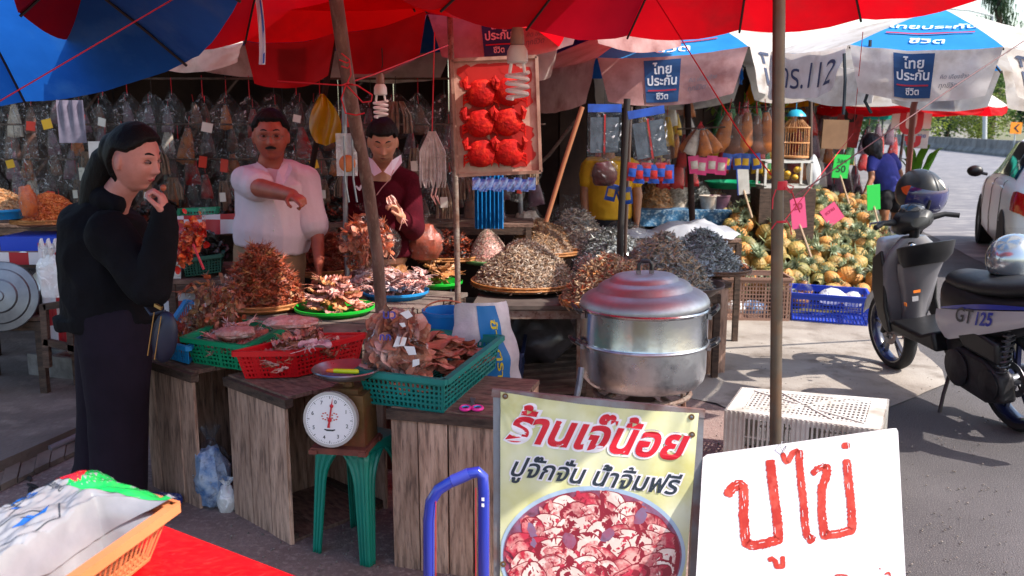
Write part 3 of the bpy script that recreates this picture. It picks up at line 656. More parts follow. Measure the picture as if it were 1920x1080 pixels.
# ---- dried seafood piece shapes ----
def squid_proto(seed, L_=.12, W_=.055):
    rr = random.Random(seed); b = MB(); ph = rr.uniform(0, 9)
    def f(u, v, s=1):
        x = (u - .5) * L_; w_ = W_ * (math.sin(math.pi * min(1, u * .9 + .1)) ** .6) * (1 if u < .75 else .8); y = (v - .5) * w_ * (1.15 + .2 * math.sin(u * 9 + ph))
        z = .012 * math.sin(u * 4 + ph) + .25 * abs(y) * math.sin(u * 3 + ph * 2) + .006 * math.sin(v * 14 + u * 11 + ph) + .004 * nz((u * 6, v * 6, ph), 1)
        return Vector((x, y, z + s * .0015))
    b.grid(lambda u, v: f(u, v, 1), 10, 7); b.grid(lambda u, v: f(1 - u, v, -1), 10, 7)
    for i in range(5):
        a = f(.97, .2 + .15 * i, 0); d = Vector((1, (i - 2) * .35 + rr.uniform(-.3, .3), rr.uniform(-.2, .5))); l = rr.uniform(.02, .05)
        b.tube([a, a + d * l * .5, a + d * l + Vector((0, rr.uniform(-.01, .01), rr.uniform(-.01, .01)))], [.0028, .002, .0008], 4)
    return b
def flake_proto(seed, s=.05):
    rr = random.Random(seed); b = MB(); ph = rr.uniform(0, 20); q = [1 + rr.uniform(-.3, .25) for _ in range(9)]
    def f(u, v, sg=1):
        a = 2 * math.pi * u; k_ = int(u * 8.999); fr = u * 9 - k_; rad = (q[k_ % 9] * (1 - fr) + q[(k_ + 1) % 9] * fr) * s * (v + .001)
        if u >= .9999: rad = q[0] * s * (v + .001)
        x = rad * math.cos(a) * 1.25; y = rad * math.sin(a) * .8
        return Vector((x, y, .2 * x * x / s * math.sin(ph) + .28 * y * y / s * math.cos(ph) + .12 * s * math.sin(a * 3 + ph) * v + .06 * s * nz((x / s * 3, y / s * 3, ph)) + sg * .0012))
    b.grid(lambda u, v: f(u, v, 1), 12, 3); b.grid(lambda u, v: f(1 - u, v, -1), 12, 3); return b
def fish_proto(L_=.035, W_=.004, bend=.2):
    b = MB(); b.tube([(-L_ / 2, 0, 0), (-L_ * .25, L_ * bend * .3, .001), (L_ * .15, L_ * bend * .3, 0), (L_ / 2, -L_ * bend * .2, 0)], [W_ * .3, W_, W_ * .75, W_ * .25], 4, caps=False); return b
M_sqA = mat('squid_brown', '#cc8468', .5, '#9c5644', 18, rand=.3, bump=.4, bs=70, c3='#c99a80', ns3=30)
M_sqP = mat('squid_pink', '#dca49c', .55, '#b87464', 16, rand=.2, bump=.3, bs=60, c3='#dfc6c0', ns3=25)
M_sqW = mat('squid_pale', '#d6bfc0', .6, '#b08f90', 14, rand=.12, bump=.3, bs=60, c3='#9a6a5c', ns3=30)
M_flk = mat('fish_flake', '#d08870', .5, '#aa604a', 15, rand=.28, bump=.4, bs=50, c3='#c08a74', ns3=28)
M_och = mat('squid_ochre', '#c98d55', .5, '#8d5530', 16, rand=.25, bump=.4, bs=60, c3='#e0b98a', ns3=26)
M_brn = mat('strip_brown', '#9a4630', .45, '#602a20', 20, bump=.3, bs=60, c3='#94523c', ns3=40)
M_brn2 = mat('strip_red', '#c05c38', .42, '#843a24', 20, c3='#b4704c', ns3=40)
M_grA = mat('anchovy_grey', '#b0a090', .5, '#7a6c60', 30); M_grB = mat('anchovy_tan', '#bea080', .5, '#8a7056', 30); M_grC = mat('anchovy_pale', '#d6c8b6', .45, '#a09282', 30)
M_slA = mat('silver_fish', '#a8aaa8', .35, '#6a6c6c', 30, met=.25); M_slB = mat('silver_fish_dark', '#74746f', .4, '#44443f', 30, met=.2); M_slC = mat('silver_fish_pale', '#bcc3c6', .3, '#8a9194', 30, met=.25)
M_tan = mat('fish_tan', '#8c705a', .55, '#66503f', 30); M_ora = mat('shrimp_orange', '#d06a30', .5, '#a8441c', 20); M_ora2 = mat('shrimp_orange2', '#e08848', .5, '#c05e28', 20)
M_dk = mat('dark_dried', '#3a2a26', .5, '#221817', 20)
def mats_of(protos, mts): return [p.mesh('piece', m_) for p in protos for m_ in mts]
SQ = [squid_proto(i) for i in range(4)]; FKS = [flake_proto(i + 10) for i in range(5)]
def rrot(tilt=.6): return Euler((J(tilt), J(tilt), rnd.uniform(0, 6.28)))
def individuals(name, label, cat, group, protos, mts, pts, scale=1.0, tilt=.5):
    pool = [p.mesh(name, m_) for p in protos for m_ in mts]
    for p in pts:
        o = bpy.data.objects.new(name, rnd.choice(pool)); col.objects.link(o); o.location = p; o.rotation_euler = rrot(tilt); s = scale * rnd.uniform(.8, 1.2); o.scale = (s, s, s)
        tag(o, label, cat, group)
def in_quad(C4, n, z0, hmax, shrink=.86, layers=3, bias=None):
    cen = sum(C4, Vector()) / 4; out = []
    for i in range(n):
        u, v = rnd.random(), rnd.random(); p = C4[0].lerp(C4[1], u).lerp(C4[3].lerp(C4[2], u), v); p = cen + (p - cen) * (.60 + (shrink - .62) * (i / n) ** .7)
        e = 1 - max(abs(u - .5), abs(v - .5)) * 2; p.z = z0 + hmax * (e ** .7) * (.55 + .45 * (i / n)) ; out.append(p)
    out.sort(key=lambda p: p.z); return out
def scatter(name, protos, mts, pts, label=None, parent=None, size=1.0, align=None, tilt=None, weights=None, sj=.25):
    """thousands of small dried fish joined in one uncountable heap"""
    V = []; F = []; MI = []; off = 0; pr = [(np.array(p.v), p.f) for p in protos]; rs = np.random.RandomState(len(pts) + 3)
    for p in pts:
        v, f = pr[rs.randint(len(pr))]; tl_ = tilt if tilt is not None else .9
        E = Euler((rs.uniform(-tl_, tl_), rs.uniform(-tl_, tl_), rs.uniform(0, 6.28))).to_matrix(); A = np.array(E) * (size * rs.uniform(1 - sj, 1 + sj))
        V.append(v @ A.T + np.array(p)); F += [tuple(off + i for i in q) for q in f]; MI += [rs.choice(len(mts), p=weights)] * len(f); off += len(v)
    b = MB(); b.v = np.concatenate(V).tolist(); b.f = F; b.m = MI
    if parent is not None: o = b.build(name, mts, parent, True, recalc=False, world=True); o['kind'] = 'stuff'; return o
    return tag(b.build(name, mts, None, True, recalc=False), label, 'dried seafood', None, 'stuff')
def mound_pts(c, rx, ry, h, n, rz=0.0, power=1.0, lump=.12, seed=0):
    out = []; cz, sz = math.cos(rz), math.sin(rz)
    for i in range(n):
        a = rnd.uniform(0, 6.283); r_ = math.sqrt(rnd.random()); hh = h * (1 - r_ ** (1.15 * power)) ** .95
        x, y = rx * r_ * math.cos(a), ry * r_ * math.sin(a); lm = 1 + lump * nz((x * 9, y * 9, seed)); out.append((c[0] + x * cz - y * sz, c[1] + x * sz + y * cz, c[2] + hh * lm + rnd.uniform(-.004, .006)))
    return out
def mound(c, rx, ry, h, m_, rz=0.0, power=1.0, seed=0, lump=.12):
    b = MB(); cz, sz = math.cos(rz), math.sin(rz)
    def f(u, v):
        a = 6.2832 * u; x, y = rx * v * math.cos(a), ry * v * math.sin(a); hh = h * (1 - v ** (1.15 * power)) ** .95 if v < 1 else 0
        return Vector((c[0] + x * cz - y * sz, c[1] + x * sz + y * cz, c[2] - .006 + hh * (1 + lump * nz((x * 9, y * 9, seed)))))
    return b.grid(f, 28, 10)
def heap(label, c, rx, ry, h, n, protos, mts, size=1.0, rz=0.0, power=1.45, weights=None, tilt=.9, core=None, seed=0):
    n = int(n * 1.25); b = mound(c, rx, ry, h, None, rz, power, seed); k_ = scatter('dried_fish_heap', protos, mts + ([core] if core and core not in mts else []), mound_pts(c, rx, ry, h, n, rz, power, seed=seed), label, size=size, tilt=tilt, weights=(weights + [0] if weights and core and core not in mts else weights))
    # base mound joined into the same mesh
    me = k_.data; bm = bmesh.new(); bm.from_mesh(me); vs = [bm.verts.new(v) for v in b.v]; ci = len(me.materials) - 1
    for f in b.f:
        try: fa = bm.faces.new([vs[i] for i in f]); fa.material_index = ci; fa.smooth = True
        except ValueError: pass
    bm.to_mesh(me); bm.free(); return k_
individuals('dried_squid', 'flat dried squid heaped in the red basket', 'dried squid', 'dried squid in the red basket', SQ, [M_sqA, M_sqA, M_sqP], in_quad([p for p in bR[1]], 52, .655, .15, .76), .92, .35)
p = D(588, 632, 3.42); individuals('dried_squid', 'large pale pink dried squid lying on top of the red basket', 'dried squid', None, [squid_proto(9, .16, .09)], [M_sqW], [Vector((p.x, p.y, .765))], 1.0, .15)
individuals('dried_squid', 'pale dried squid heaped in the green basket', 'dried squid', 'dried squid in the green basket', SQ, [M_sqP, M_sqW, M_sqA], in_quad(bG[1], 38, .655, .12, .76), .95, .4)
individuals('dried_fish_piece', 'curled brown-pink dried fish piece in the teal basket', 'dried fish', 'dried fish pieces in the teal basket', FKS, [M_flk, M_flk, M_sqA], in_quad(bT[1], 170, .66, .17, .84), .8, .35)
individuals('dried_fish_piece', 'dark brown dried fish in the sky-blue basket by the woman', 'dried fish', 'dark dried fish in the sky-blue basket', SQ, [M_brn, M_brn2, M_och], in_quad(bS[1], 34, .64, .09), .9, .5)
# bag of dried squid standing in the teal basket
FLS = film('seafood_film', '#ffffff', .10, bs=26, cloud_glint=.5)
tB = thing('plastic_bag', 'tall clear bag of pink dried squid with paper price slips standing in the teal basket', 'plastic bag', G(745, 690, .66))
bc = D(742, 628, 3.22); bc.z = .80
lumpy(bc, (.118, .085, .165), 21, .13, 1.8, 40, 26, top=.4, flat=.9, rot=Matrix.Rotation(.16, 3, 'Y')).build('film', FLS, tB, world=True)
pts = []
for i in range(200):
    v = Vector((rnd.gauss(0, 1), rnd.gauss(0, 1), rnd.gauss(0, 1))).normalized(); v = Vector((v.x * .088, v.y * .062, v.z * .13)); pts.append(tuple(bc + Matrix.Rotation(.16, 3, 'Y') @ v + Vector((0, 0, -.01))))
scatter('squid_pieces', FKS, [M_flk, M_sqP, M_sqA], pts, parent=tB, size=.75, tilt=1.6)
paper = mat('paper', '#e6e2e6', .7); ink = mat('ink_blue', '#3a3a90', .6)
for i, (px, py, s, a) in enumerate([(762, 588, .035, .5), (748, 640, .045, -.3), (770, 655, .04, .9), (755, 608, .02, .7), (778, 680, .03, -.6)]):
    p = D(px, py, 3.125); b = MB(); E = Euler((.15, a, 0)).to_matrix()
    b.add([p + E @ Vector((s * x_, 0, s * z_)) for x_, z_ in ((-.6, -.3), (.3, -.5), (.7, .1), (.0, .45))], [(0, 1, 2, 3)]); b.build('price_slip', paper, tB, False, world=True)
b = MB(); put_text(b, 'นว', lambda x, y: D(730, 590, 3.118) + Vector((x, 0, y)), w=.045, bold=.02); put_text(b, 'กก', lambda x, y: D(722, 632, 3.118) + Vector((x, 0, y)), w=.04, bold=.03); b.build('marker_lettering', ink, tB, False, world=True)

# ---- kitchen scale on green stool ----
A = G(587, 1035); Bp = G(690, 1066); ux = (Bp - A).normalized(); uy = Vector((-ux.y, ux.x, 0)); W = (Bp - A).length
st = thing('plastic_stool', 'green plastic stool with ribbed legs carrying the weighing scale', 'stool', A + (ux + uy) * W / 2, math.atan2(ux.y, ux.x))
gst = mat('stool_green', '#0c8270', .38, '#0a7464', 4, rv=.1); h_ = .455; hw = W / 2
b = MB(); N = 24
def seatf(u, v):
    a = 2 * math.pi * u; c_, s_ = math.cos(a), math.sin(a); q = (abs(c_) ** 5 + abs(s_) ** 5) ** (-1 / 5); x, y = c_ * q, s_ * q
    prof = [(0, h_), (.8, h_), (.95, h_ - .004), (1.0, h_ - .016), (1.03, h_ - .05)]; i = min(3, int(v * 4)); f = v * 4 - i; r_ = prof[i][0] * (1 - f) + prof[i + 1][0] * f; z = prof[i][1] * (1 - f) + prof[i + 1][1] * f
    k_ = max(abs(x), abs(y)); arch = 1 - min(abs(x), abs(y)) / k_
    if v > .99: z += .012 * arch
    return Vector((x * r_ * hw * .86, y * r_ * hw * .86, z))
b.grid(seatf, 48, 12); b.build('seat', gst, st)
for sx in (-1, 1):
    for sy in (-1, 1):
        b = MB()
        for q in range(2):
            def lf(u, v, q=q):
                z = (h_ - .03) * (1 - v); o = .86 + .14 * v; wd = (.058 + .09 * max(0, (z / h_ - .62) / .38) ** 2.2) * (1 - .35 * v); x = hw * o; e = u * wd; rib_ = .003 * (1 if int(u * 6) % 2 else -1)
                P_ = Vector((x - e, x + rib_, z)) if q == 0 else Vector((x + rib_, x - e, z)); return Vector((P_.x * sx, P_.y * sy, P_.z))
            b.grid(lf, 12, 14)
        o = b.build('leg', gst, st, True, recalc=False); md = o.modifiers.new('t', 'SOLIDIFY'); md.thickness = .004
sp = st.location + Vector((.0, .0, h_)); rs_ = math.atan2(ux.y, ux.x) + .42
sp = D(650, 838, 3.13); sp.z = h_
scl = thing('weighing_scale', 'old brass-coloured market scale with a round white dial and steel dish', 'scale', sp, rs_ * .35 - .12)
brass = mat('scale_brass', '#7a5a32', .5, '#4a3220', 9, met=.35, bump=.2, bs=40, c3='#8a4a30', ns3=9); rustb = mat('scale_base', '#7a3e32', .7, '#5a2c24', 10, bump=.3)
b = MB(); b.box((0, 0, .012), (.20, .19, .022)); 
for x in (-.09, .09):
    for y in (-.085, .085): b.box((x, y, .008), (.03, .03, .016))
b.build('base_plate', rustb, scl, False)
b = MB(); b.box((0.01, .015, .115), (.15, .14, .185), taper=1.06); b.box((0.01, .015, .215), (.10, .10, .02)); b.build('housing', brass, scl, False)
dc = Vector((-.02, -.075, .13)); RX = Matrix.Rotation(R(84), 3, 'X')
b = MB(); b.lathe([(.001, 0), (.092, 0), (.098, .006), (.098, .03), (.001, .03)], dc, 40, rot=RX); b.build('dial_rim', mat('dial_rim', '#b9b4b6', .35, met=.5), scl)
dn = RX @ Vector((0, 0, 1)); dx = Vector((1, 0, 0)); dy = dn.cross(dx)
ff = lambda x, y, o=0: dc + dn * (.031 + o) + dx * x + dy * y
b = MB(); b.add([ff(.088 * math.cos(k_ * .1571), .088 * math.sin(k_ * .1571)) for k_ in range(40)], [tuple(range(40))]); b.build('dial', mat('dial_white', '#e4e0e2', .3), scl, False)
b = MB()
for k_ in range(80):
    a = k_ * 2 * math.pi / 80; l = .010 if k_ % 10 == 0 else .006 if k_ % 5 == 0 else .0035; c_, s_ = math.cos(a), math.sin(a); w_ = .0007 if k_ % 10 else .0012
    b.add([ff((.084) * c_ - w_ * s_, .084 * s_ + w_ * c_, .001), ff(.084 * c_ + w_ * s_, .084 * s_ - w_ * c_, .001), ff((.084 - l) * c_ + w_ * s_, (.084 - l) * s_ - w_ * c_, .001), ff((.084 - l) * c_ - w_ * s_, (.084 - l) * s_ + w_ * c_, .001)], [(0, 1, 2, 3)])
for k_ in range(8):
    a = R(90 - 45 * k_ - 18); put_text(b, str(k_) if k_ else '0', lambda x, y: ff(.066 * math.cos(a) + x, .066 * math.sin(a) + y, .001), h=.019, bold=.01)
b.build('dial_marks', mat('print_black', '#22222a', .5), scl, False)
b = MB()
for sx in (-1, 1):
    for k_ in range(7):
        x0, y0 = sx * (.018 + .01 * math.cos(k_ * .9)), .012 + .012 * math.sin(k_ * .9); b.add([ff(x0 + .0045 * math.cos(j_ * 1.57 + k_), y0 + .003 * math.sin(j_ * 1.57 + k_), .001) for j_ in range(4)], [(0, 1, 2, 3)])
b.build('dial_emblem', mat('emblem_red', '#c04a3c', .5), scl, False)
b = MB(); stroke(b, [(-.02, -.034), (-.01, -.037), (.01, -.037), (.02, -.034)], .006, lambda x, y: ff(x, y, .001)); b.build('dial_label', mat('print_black', '#22222a', .5), scl, False)
b = MB(); a = R(82); c_, s_ = math.cos(a), math.sin(a); P_ = lambda r_, w_: ff(r_ * c_ - w_ * s_, r_ * s_ + w_ * c_, .004)
b.add([P_(-.028, .005), P_(-.028, -.005), P_(0, -.003), P_(.045, -.003), P_(.082, 0), P_(.045, .003), P_(0, .003)], [(0, 1, 2, 3, 4, 5, 6)]); b.lathe([(.001, 0), (.008, 0), (.006, .005), (.001, .006)], ff(0, 0, .003), 12, rot=RX); b.lathe([(.001, 0), (.007, 0), (.001, .004)], ff(.05 * c_, .05 * s_, .003), 10, rot=RX); b.build('needle', mat('needle_red', '#c01828', .4), scl, False)
b = MB(); b.tube([(0.01, .01, .22), (0.01, .01, .25)], .02, 12); b.box((.01, .01, .255), (.13, .02, .012)); b.box((.01, .01, .255), (.02, .13, .012)); b.build('dish_support', brass, scl, False)
b = MB(); b.lathe([(.001, .262), (.06, .263), (.095, .275), (.115, .292), (.121, .296), (.124, .292), (.115, .283), (.09, .266), (.05, .257), (.001, .256)], (0.01, .0, 0), 40); b.build('dish', mat('dish_steel', '#a9a6aa', .3, '#8a8688', 6, met=.9, rv=.1), scl)
b = MB(); p = scl.location + Vector((-.0, -.02, .275)); b.cap((p.x - .03, p.y, p.z + .012), (p.x + .05, p.y - .01, p.z + .012), .009, .009, 10)
cut = thing('box_cutter', 'yellow-green box cutter with an orange tip lying in the scale dish', 'box cutter', p); b.build('handle', mat('cutter_yellow', '#c8d018', .4), cut, world=True)
b = MB(); b.cap((p.x - .056, p.y + .003, p.z + .012), (p.x - .032, p.y, p.z + .012), .006, .0085, 8); b.build('slider', mat('cutter_orange', '#f07018', .4), cut, world=True)
# pink scissors
scp = G(884, 768, .615); sci = thing('scissors', 'scissors with pink and blue handles on the corner of the right crate', 'scissors', scp)
for sx in (-1, 1):
    b = MB(); c_ = scp + Vector((sx * .021, 0, .006)); b.tube([c_ + Vector((math.cos(k_ * .524) * .018, math.sin(k_ * .524) * .024, 0)) for k_ in range(13)], .0055, 8); b.build('handle', mat('pink_pl', '#f0289a', .4), sci, world=True)
    b = MB(); b.tube([c_ + Vector((math.cos(k_ * .524) * .0125, math.sin(k_ * .524) * .018, .001)) for k_ in range(13)], .003, 6); b.build('grip', mat('sky_grip', '#2f9ad8', .4), sci, world=True)
    b = MB(); b.beam(scp + Vector((sx * .008, .02, .006 + sx * .001)), scp + Vector((-sx * .006, .12, .006 + sx * .001)), .01, .002); b.build('blade', steel, sci, False, world=True)

# ---- steamer pot ----
pc = Vector((.553, 3.72, 0)); pot = thing('steamer_pot', 'large two-tier aluminium steamer pot with stepped lid', 'steamer pot', pc + Vector((0, 0, .5)), 0)
b = MB(); b.lathe([(.001, .5), (.12, .502), (.18, .515), (.232, .53), (.256, .556), (.263, .585), (.264, .70), (.27, .703), (.273, .709), (.27, .715), (.26, .716)], pc, 72); b.build('lower_pan', alu_dull, pot, world=True)
b = MB(); b.lathe([(.255, .714), (.268, .716), (.266, .722), (.264, .845), (.270, .850), (.274, .856), (.270, .862), (.256, .862), (.254, .74), (.001, .74)], pc, 72); b.build('steam_tier', alu, pot, world=True)
lidM = Matrix.Rotation(R(-1.8), 3, 'Y')
b = MB(); b.lathe([(.262, -.012), (.268, -.008), (.270, .0), (.268, .012), (.258, .030), (.240, .044), (.215, .055), (.203, .058), (.198, .062), (.190, .078), (.172, .090), (.150, .096), (.143, .099), (.138, .108), (.122, .118), (.100, .122), (.05, .124), (.001, .1245)], pc + Vector((0, 0, .868)), 72, rot=lidM); b.build('lid', mat('lid_aluminium', '#c0c2c8', .5, '#a2a5ac', 5, met=1.0, bump=.06, bs=25, rv=.08), pot, world=True)
def hand(c, along, out, s=.035, nm='handle'):
    b = MB(); c = Vector(c); al = Vector(along).normalized(); ou = Vector(out).normalized()
    b.tube([c - al * s, c - al * s + ou * .035, c - al * s * .6 + ou * .048, c + al * s * .6 + ou * .048, c + al * s + ou * .035, c + al * s], .0085, 8); b.build(nm, black_pl, pot, world=True)
    b = MB()
    for q in (-1, 1): b = MB(); b.box(c + al * s * q, (.018, .018, .022)); b.build('handle_bracket', steel, pot, False, world=True)
hand(pc + Vector((0, 0, .995)), (1, 0, 0), (0, 0, 1), .027, 'lid_handle')
for z, tz in ((.83, .55), (.70, .2)):
    for sx in (-1, 1):
        a = R(-12 if sx > 0 else 186); dr = Vector((math.cos(a), math.sin(a), 0)); hand(pc + dr * .268 + Vector((0, 0, z)), (-dr.y, dr.x, 0), (dr.x, dr.y, 1.0 if z > .8 else .6), .045)
rdc = mat('cooked_red', '#b03018', .4, '#e06030', 30)
b = MB(); b.lathe([(.001, .858), (.15, .861), (.235, .856), (.25, .845)], pc, 40); b.build('cooked_crabs', rdc, pot, world=True)
stn = thing('gas_stove', 'steel burner stand under the steamer pot', 'stove', pc)
b = MB(); b.tube([pc + Vector((.2 * math.cos(k_ * .2618), .2 * math.sin(k_ * .2618), .485)) for k_ in range(25)], .012, 8); b.build('ring', rust, stn, world=True)
for k_ in range(4):
    a = .5 + k_ * 1.5708; d_ = Vector((math.cos(a), math.sin(a), 0)); b = MB(); b.tube([pc + d_ * .14 + Vector((0, 0, .492)), pc + d_ * .22 + Vector((0, 0, .48)), pc + d_ * .26 + Vector((0, 0, 0))], .012, 8); b.build('leg', rust, stn, world=True)
b = MB(); b.lathe([(.001, .38), (.08, .38), (.085, .43), (.06, .45), (.001, .45)], pc, 24); b.tube([pc + Vector((-.24, 0, .40)), pc + Vector((.0, 0, .40))], .018, 8); b.build('burner', mat('cast_iron', '#2a2523', .7, '#5a3a2a', 8), stn, world=True)
b = MB(); b.tube([D(1090, 690, 3.45), D(1086, 720, 3.42), D(1078, 760, 3.4), D(1075, 800, 3.38)], .013, 8); b.build('windshield', steel, stn, world=True)

# ---- crab banner ----
a_, b_, c_ = D(925, 730, 2.50), D(1322, 768, 2.44), D(925, 1080, 2.42)
pf, pn = plane_of(a_, b_, c_)
ban = thing('shop_banner', 'yellow banner with red lettering and a bowl of crabs, stretched on a rusty steel frame', 'banner', Vector((pf(1110, 1200).x, pf(1110, 1200).y, 0)))
rustf = mat('frame_steel', '#83858d', .5, '#70625c', 6, met=.5, bump=.15, c3='#7a4030', ns3=5)
bot = 1420
for p, q, m_ in (((931, 732), (933, bot), rustf), ((1312, 776), (1286, bot), rustf)):
    b = MB(); b.beam(pf(*p, -.012), pf(*q, -.012), .026, .022); b.build('frame_post', m_, ban, False, world=True)
for p, q in (((922, 737), (1322, 776)), ((934, 1092), (1296, 1106))):
    b = MB(); b.beam(pf(*p, -.010), pf(*q, -.010), .022, .026, up=pn); b.build('frame_rail', mat('frame_rust', '#7a5a50', .6, '#8b8b90', 7, met=.3, bump=.2, c3='#6a3020', ns3=8), ban, False, world=True)
TLp, TRp, BRp, BLp = (939, 734), (1310, 774), (1284, 1092), (938, 1088)
def bpx(u, v):
    x0 = TLp[0] + (TRp[0] - TLp[0]) * u; y0 = TLp[1] + (TRp[1] - TLp[1]) * u + 7 * math.sin(math.pi * u) * 1; x1 = BLp[0] + (BRp[0] - BLp[0]) * u; y1 = BLp[1] + (BRp[1] - BLp[1]) * u
    return x0 + (x1 - x0) * v, y0 + (y1 - y0) * v
def wrk(px, py): # cloth relief
    u = (px - 939) / 365; v = (py - 740) / 340
    tl_ = math.hypot(u, v * .9); tr_ = math.hypot(1 - u, v * .9)
    return .006 + .0035 * math.sin(math.atan2(v, u + .02) * 22) * math.exp(-tl_ * 5) + .0035 * math.sin(math.atan2(v, 1.02 - u) * 20) * math.exp(-tr_ * 5) + .002 * math.sin(u * 34 + math.sin(v * 6)) * math.exp(-v * 1.2) + .0012 * nz((u * 6, v * 6, 2))
bf = lambda px, py, o=0.0: pf(px, py, wrk(px, py) + o)
b = MB(); b.grid(lambda u, v: bf(*bpx(u, v)), 70, 50); b.build('cloth', mat('banner_yellow', '#d8d79a', .45, '#e3e4c4', 5, tl=.12, c3='#c6c070', ns3=4), ban, recalc=False, world=True)
def ban_text(s, x0, x1, y0, y1, hgt, bold, nm_i, m_in, m_out, slant=.35):
    sl = (y1 - y0) / (x1 - x0)
    fn = lambda o: (lambda x, y: bf((x0 + x1) / 2 + x, (y0 + y1) / 2 + x * sl - y, o))
    O = MB(); put_text(O, s, fn(.0015), w=(x1 - x0) * 1.02, bold=bold + .055, slant=slant); O.build('lettering_outline', m_out, ban, False, recalc=False, world=True)
    I_ = MB(); put_text(I_, s, fn(.0025), w=(x1 - x0), bold=bold, slant=slant); I_.build('lettering', m_in, ban, False, recalc=False, world=True)
pr_r = mat('print_scarlet', '#d0142c', .45); pr_w = mat('print_outline', '#ece6ec', .45); pr_k = mat('print_dark', '#26303c', .45)
ban_text('ร้านเจ๊น้อย', 958, 1284, 800, 838, 60, .03, 'a', pr_r, pr_w, .45)
ban_text('ปูจั๊กจั่น น้ำจิ้มฟรี', 962, 1272, 876, 912, 40, .018, 'b', pr_k, pr_w, .45)
# printed bowl of crabs: a flat print on the cloth
def blobpx(cx, cy_, rx, ry, rot, n=22, jag=.1, seed=0):
    rr = random.Random(seed); ph = [rr.uniform(0, 6.28) for _ in range(4)]; out = []
    for k_ in range(n):
        a = 2 * math.pi * k_ / n; q = 1 + jag * (math.sin(2 * a + ph[0]) + .7 * math.sin(3 * a + ph[1]) + .5 * math.sin(5 * a + ph[2])); x, y = rx * q * math.cos(a), ry * q * math.sin(a)
        out.append((cx + x * math.cos(rot) - y * math.sin(rot), cy_ + x * math.sin(rot) + y * math.cos(rot)))
    return out
def clipbowl(pts, k_=1.0):
    o = []
    for x, y in pts:
        dx, dy = (x - 1111) / 167, (y - 1040) / 126; r_ = math.hypot(dx, dy)
        if r_ > k_: x = 1111 + dx / r_ * k_ * 167; y = 1040 + dy / r_ * k_ * 126
        o.append((max(940, x), min(1087, y)))
    return o
def flat(mb, pts, o, mi=0):
    c = (sum(x for x, y in pts) / len(pts), sum(y for x, y in pts) / len(pts)); n = len(pts); mid = [((x + c[0]) / 2, (y + c[1]) / 2) for x, y in pts]
    vs = [bf(*p, o) for p in pts] + [bf(*p, o) for p in mid] + [bf(*c, o)]
    mb.add(vs, [(i, (i + 1) % n, n + (i + 1) % n, n + i) for i in range(n)] + [(n + i, n + (i + 1) % n, 2 * n) for i in range(n)], mi)
ell_ = lambda rx, ry: [(1111 + rx * math.cos(k_ * .0982), 1040 + ry * math.sin(k_ * .0982)) for k_ in range(64)]
cl = lambda P_: [(max(940, x), min(1087, y)) for x, y in P_]
b = MB(); flat(b, cl(ell_(174, 130)), .0012); b.build('printed_bowl', mat('print_bowl', '#8fa9c4', .45, '#b8c8d8', 3), ban, False, recalc=False, world=True)
b = MB(); flat(b, cl(ell_(167, 122)), .0019); b.build('printed_bowl_inside', mat('print_bowl_in', '#7c6b8c', .45, '#a03c50', 12, c3='#5a2030', ns3=20), ban, False, recalc=False, world=True)
crab1 = mat('print_crab', '#e6cabf', .45, '#b8283c', 22, lo=.5, hi=.62, c3='#f6e8de', ns3=30); crab2 = mat('print_crab_red', '#c03048', .45, '#e0a8a0', 22, lo=.45, hi=.62, c3='#8c1428', ns3=40); crabk = mat('print_crab_edge', '#8a1c30', .45)
C1, C2, CK = MB(), MB(), MB(); cr_ = random.Random(5); sp_ = []
for ring in range(700):
    a = cr_.uniform(0, 6.28); r_ = math.sqrt(cr_.random()) * .92; x, y = 1111 + r_ * 158 * math.cos(a), 1048 + r_ * 118 * math.sin(a)
    if y > 1084 or x < 950 or any(math.hypot(x - p[0], y - p[1]) < 21 for p in sp_): continue
    sp_.append((x, y))
sp_.sort(key=lambda p: p[1])
for i, (x, y) in enumerate(sp_):
    rx, ry, ro = cr_.uniform(25, 35), cr_.uniform(17, 24), cr_.uniform(-.9, .9); o = .0026 + i * .00002
    for q in range(4):
        a = ro + cr_.uniform(-.6, .6) + (math.pi if q % 2 else 0); X, Y = x + math.cos(a) * rx * 1.05, y + math.sin(a) * ry * 1.1; flat(C2, clipbowl(blobpx(X, Y, 10, 4.5, a + .5, 12, .15, i * 7 + q), .98), o - .00001)
    flat(CK, clipbowl(blobpx(x, y, rx * 1.07, ry * 1.1, ro, 22, .07, i), .98), o); flat(C1 if i % 3 else C2, clipbowl(blobpx(x, y, rx, ry, ro, 22, .07, i), .97), o + .00001)
    for q in range(5): flat(C2, clipbowl(blobpx(x + cr_.gauss(0, 8), y + cr_.gauss(0, 5), cr_.uniform(2, 6), cr_.uniform(1.5, 3), cr_.uniform(0, 3), 9, .25, i + q), .97), o + .000016)
for m_, mt in ((CK, crabk), (C1, crab1), (C2, crab2)): o = m_.build('printed_crabs', mt, ban, False, recalc=False, world=True); o['kind'] = 'stuff'
for p in ((948, 742), (1296, 781), (1297, 814), (944, 1056)):
    c0 = bf(*p, .001); b = MB(); Rm = pn.to_track_quat('Z', 'Y').to_matrix(); b.lathe([(.0045, 0), (.0085, 0), (.0085, .002), (.0045, .002)], c0, 14, rot=Rm); b.build('eyelet', brass, ban, world=True)
    b = MB(); b.lathe([(.0001, .003), (.004, .002), (.0045, 0)], c0, 10, rot=Rm); b.build('screw', steel, ban, world=True)

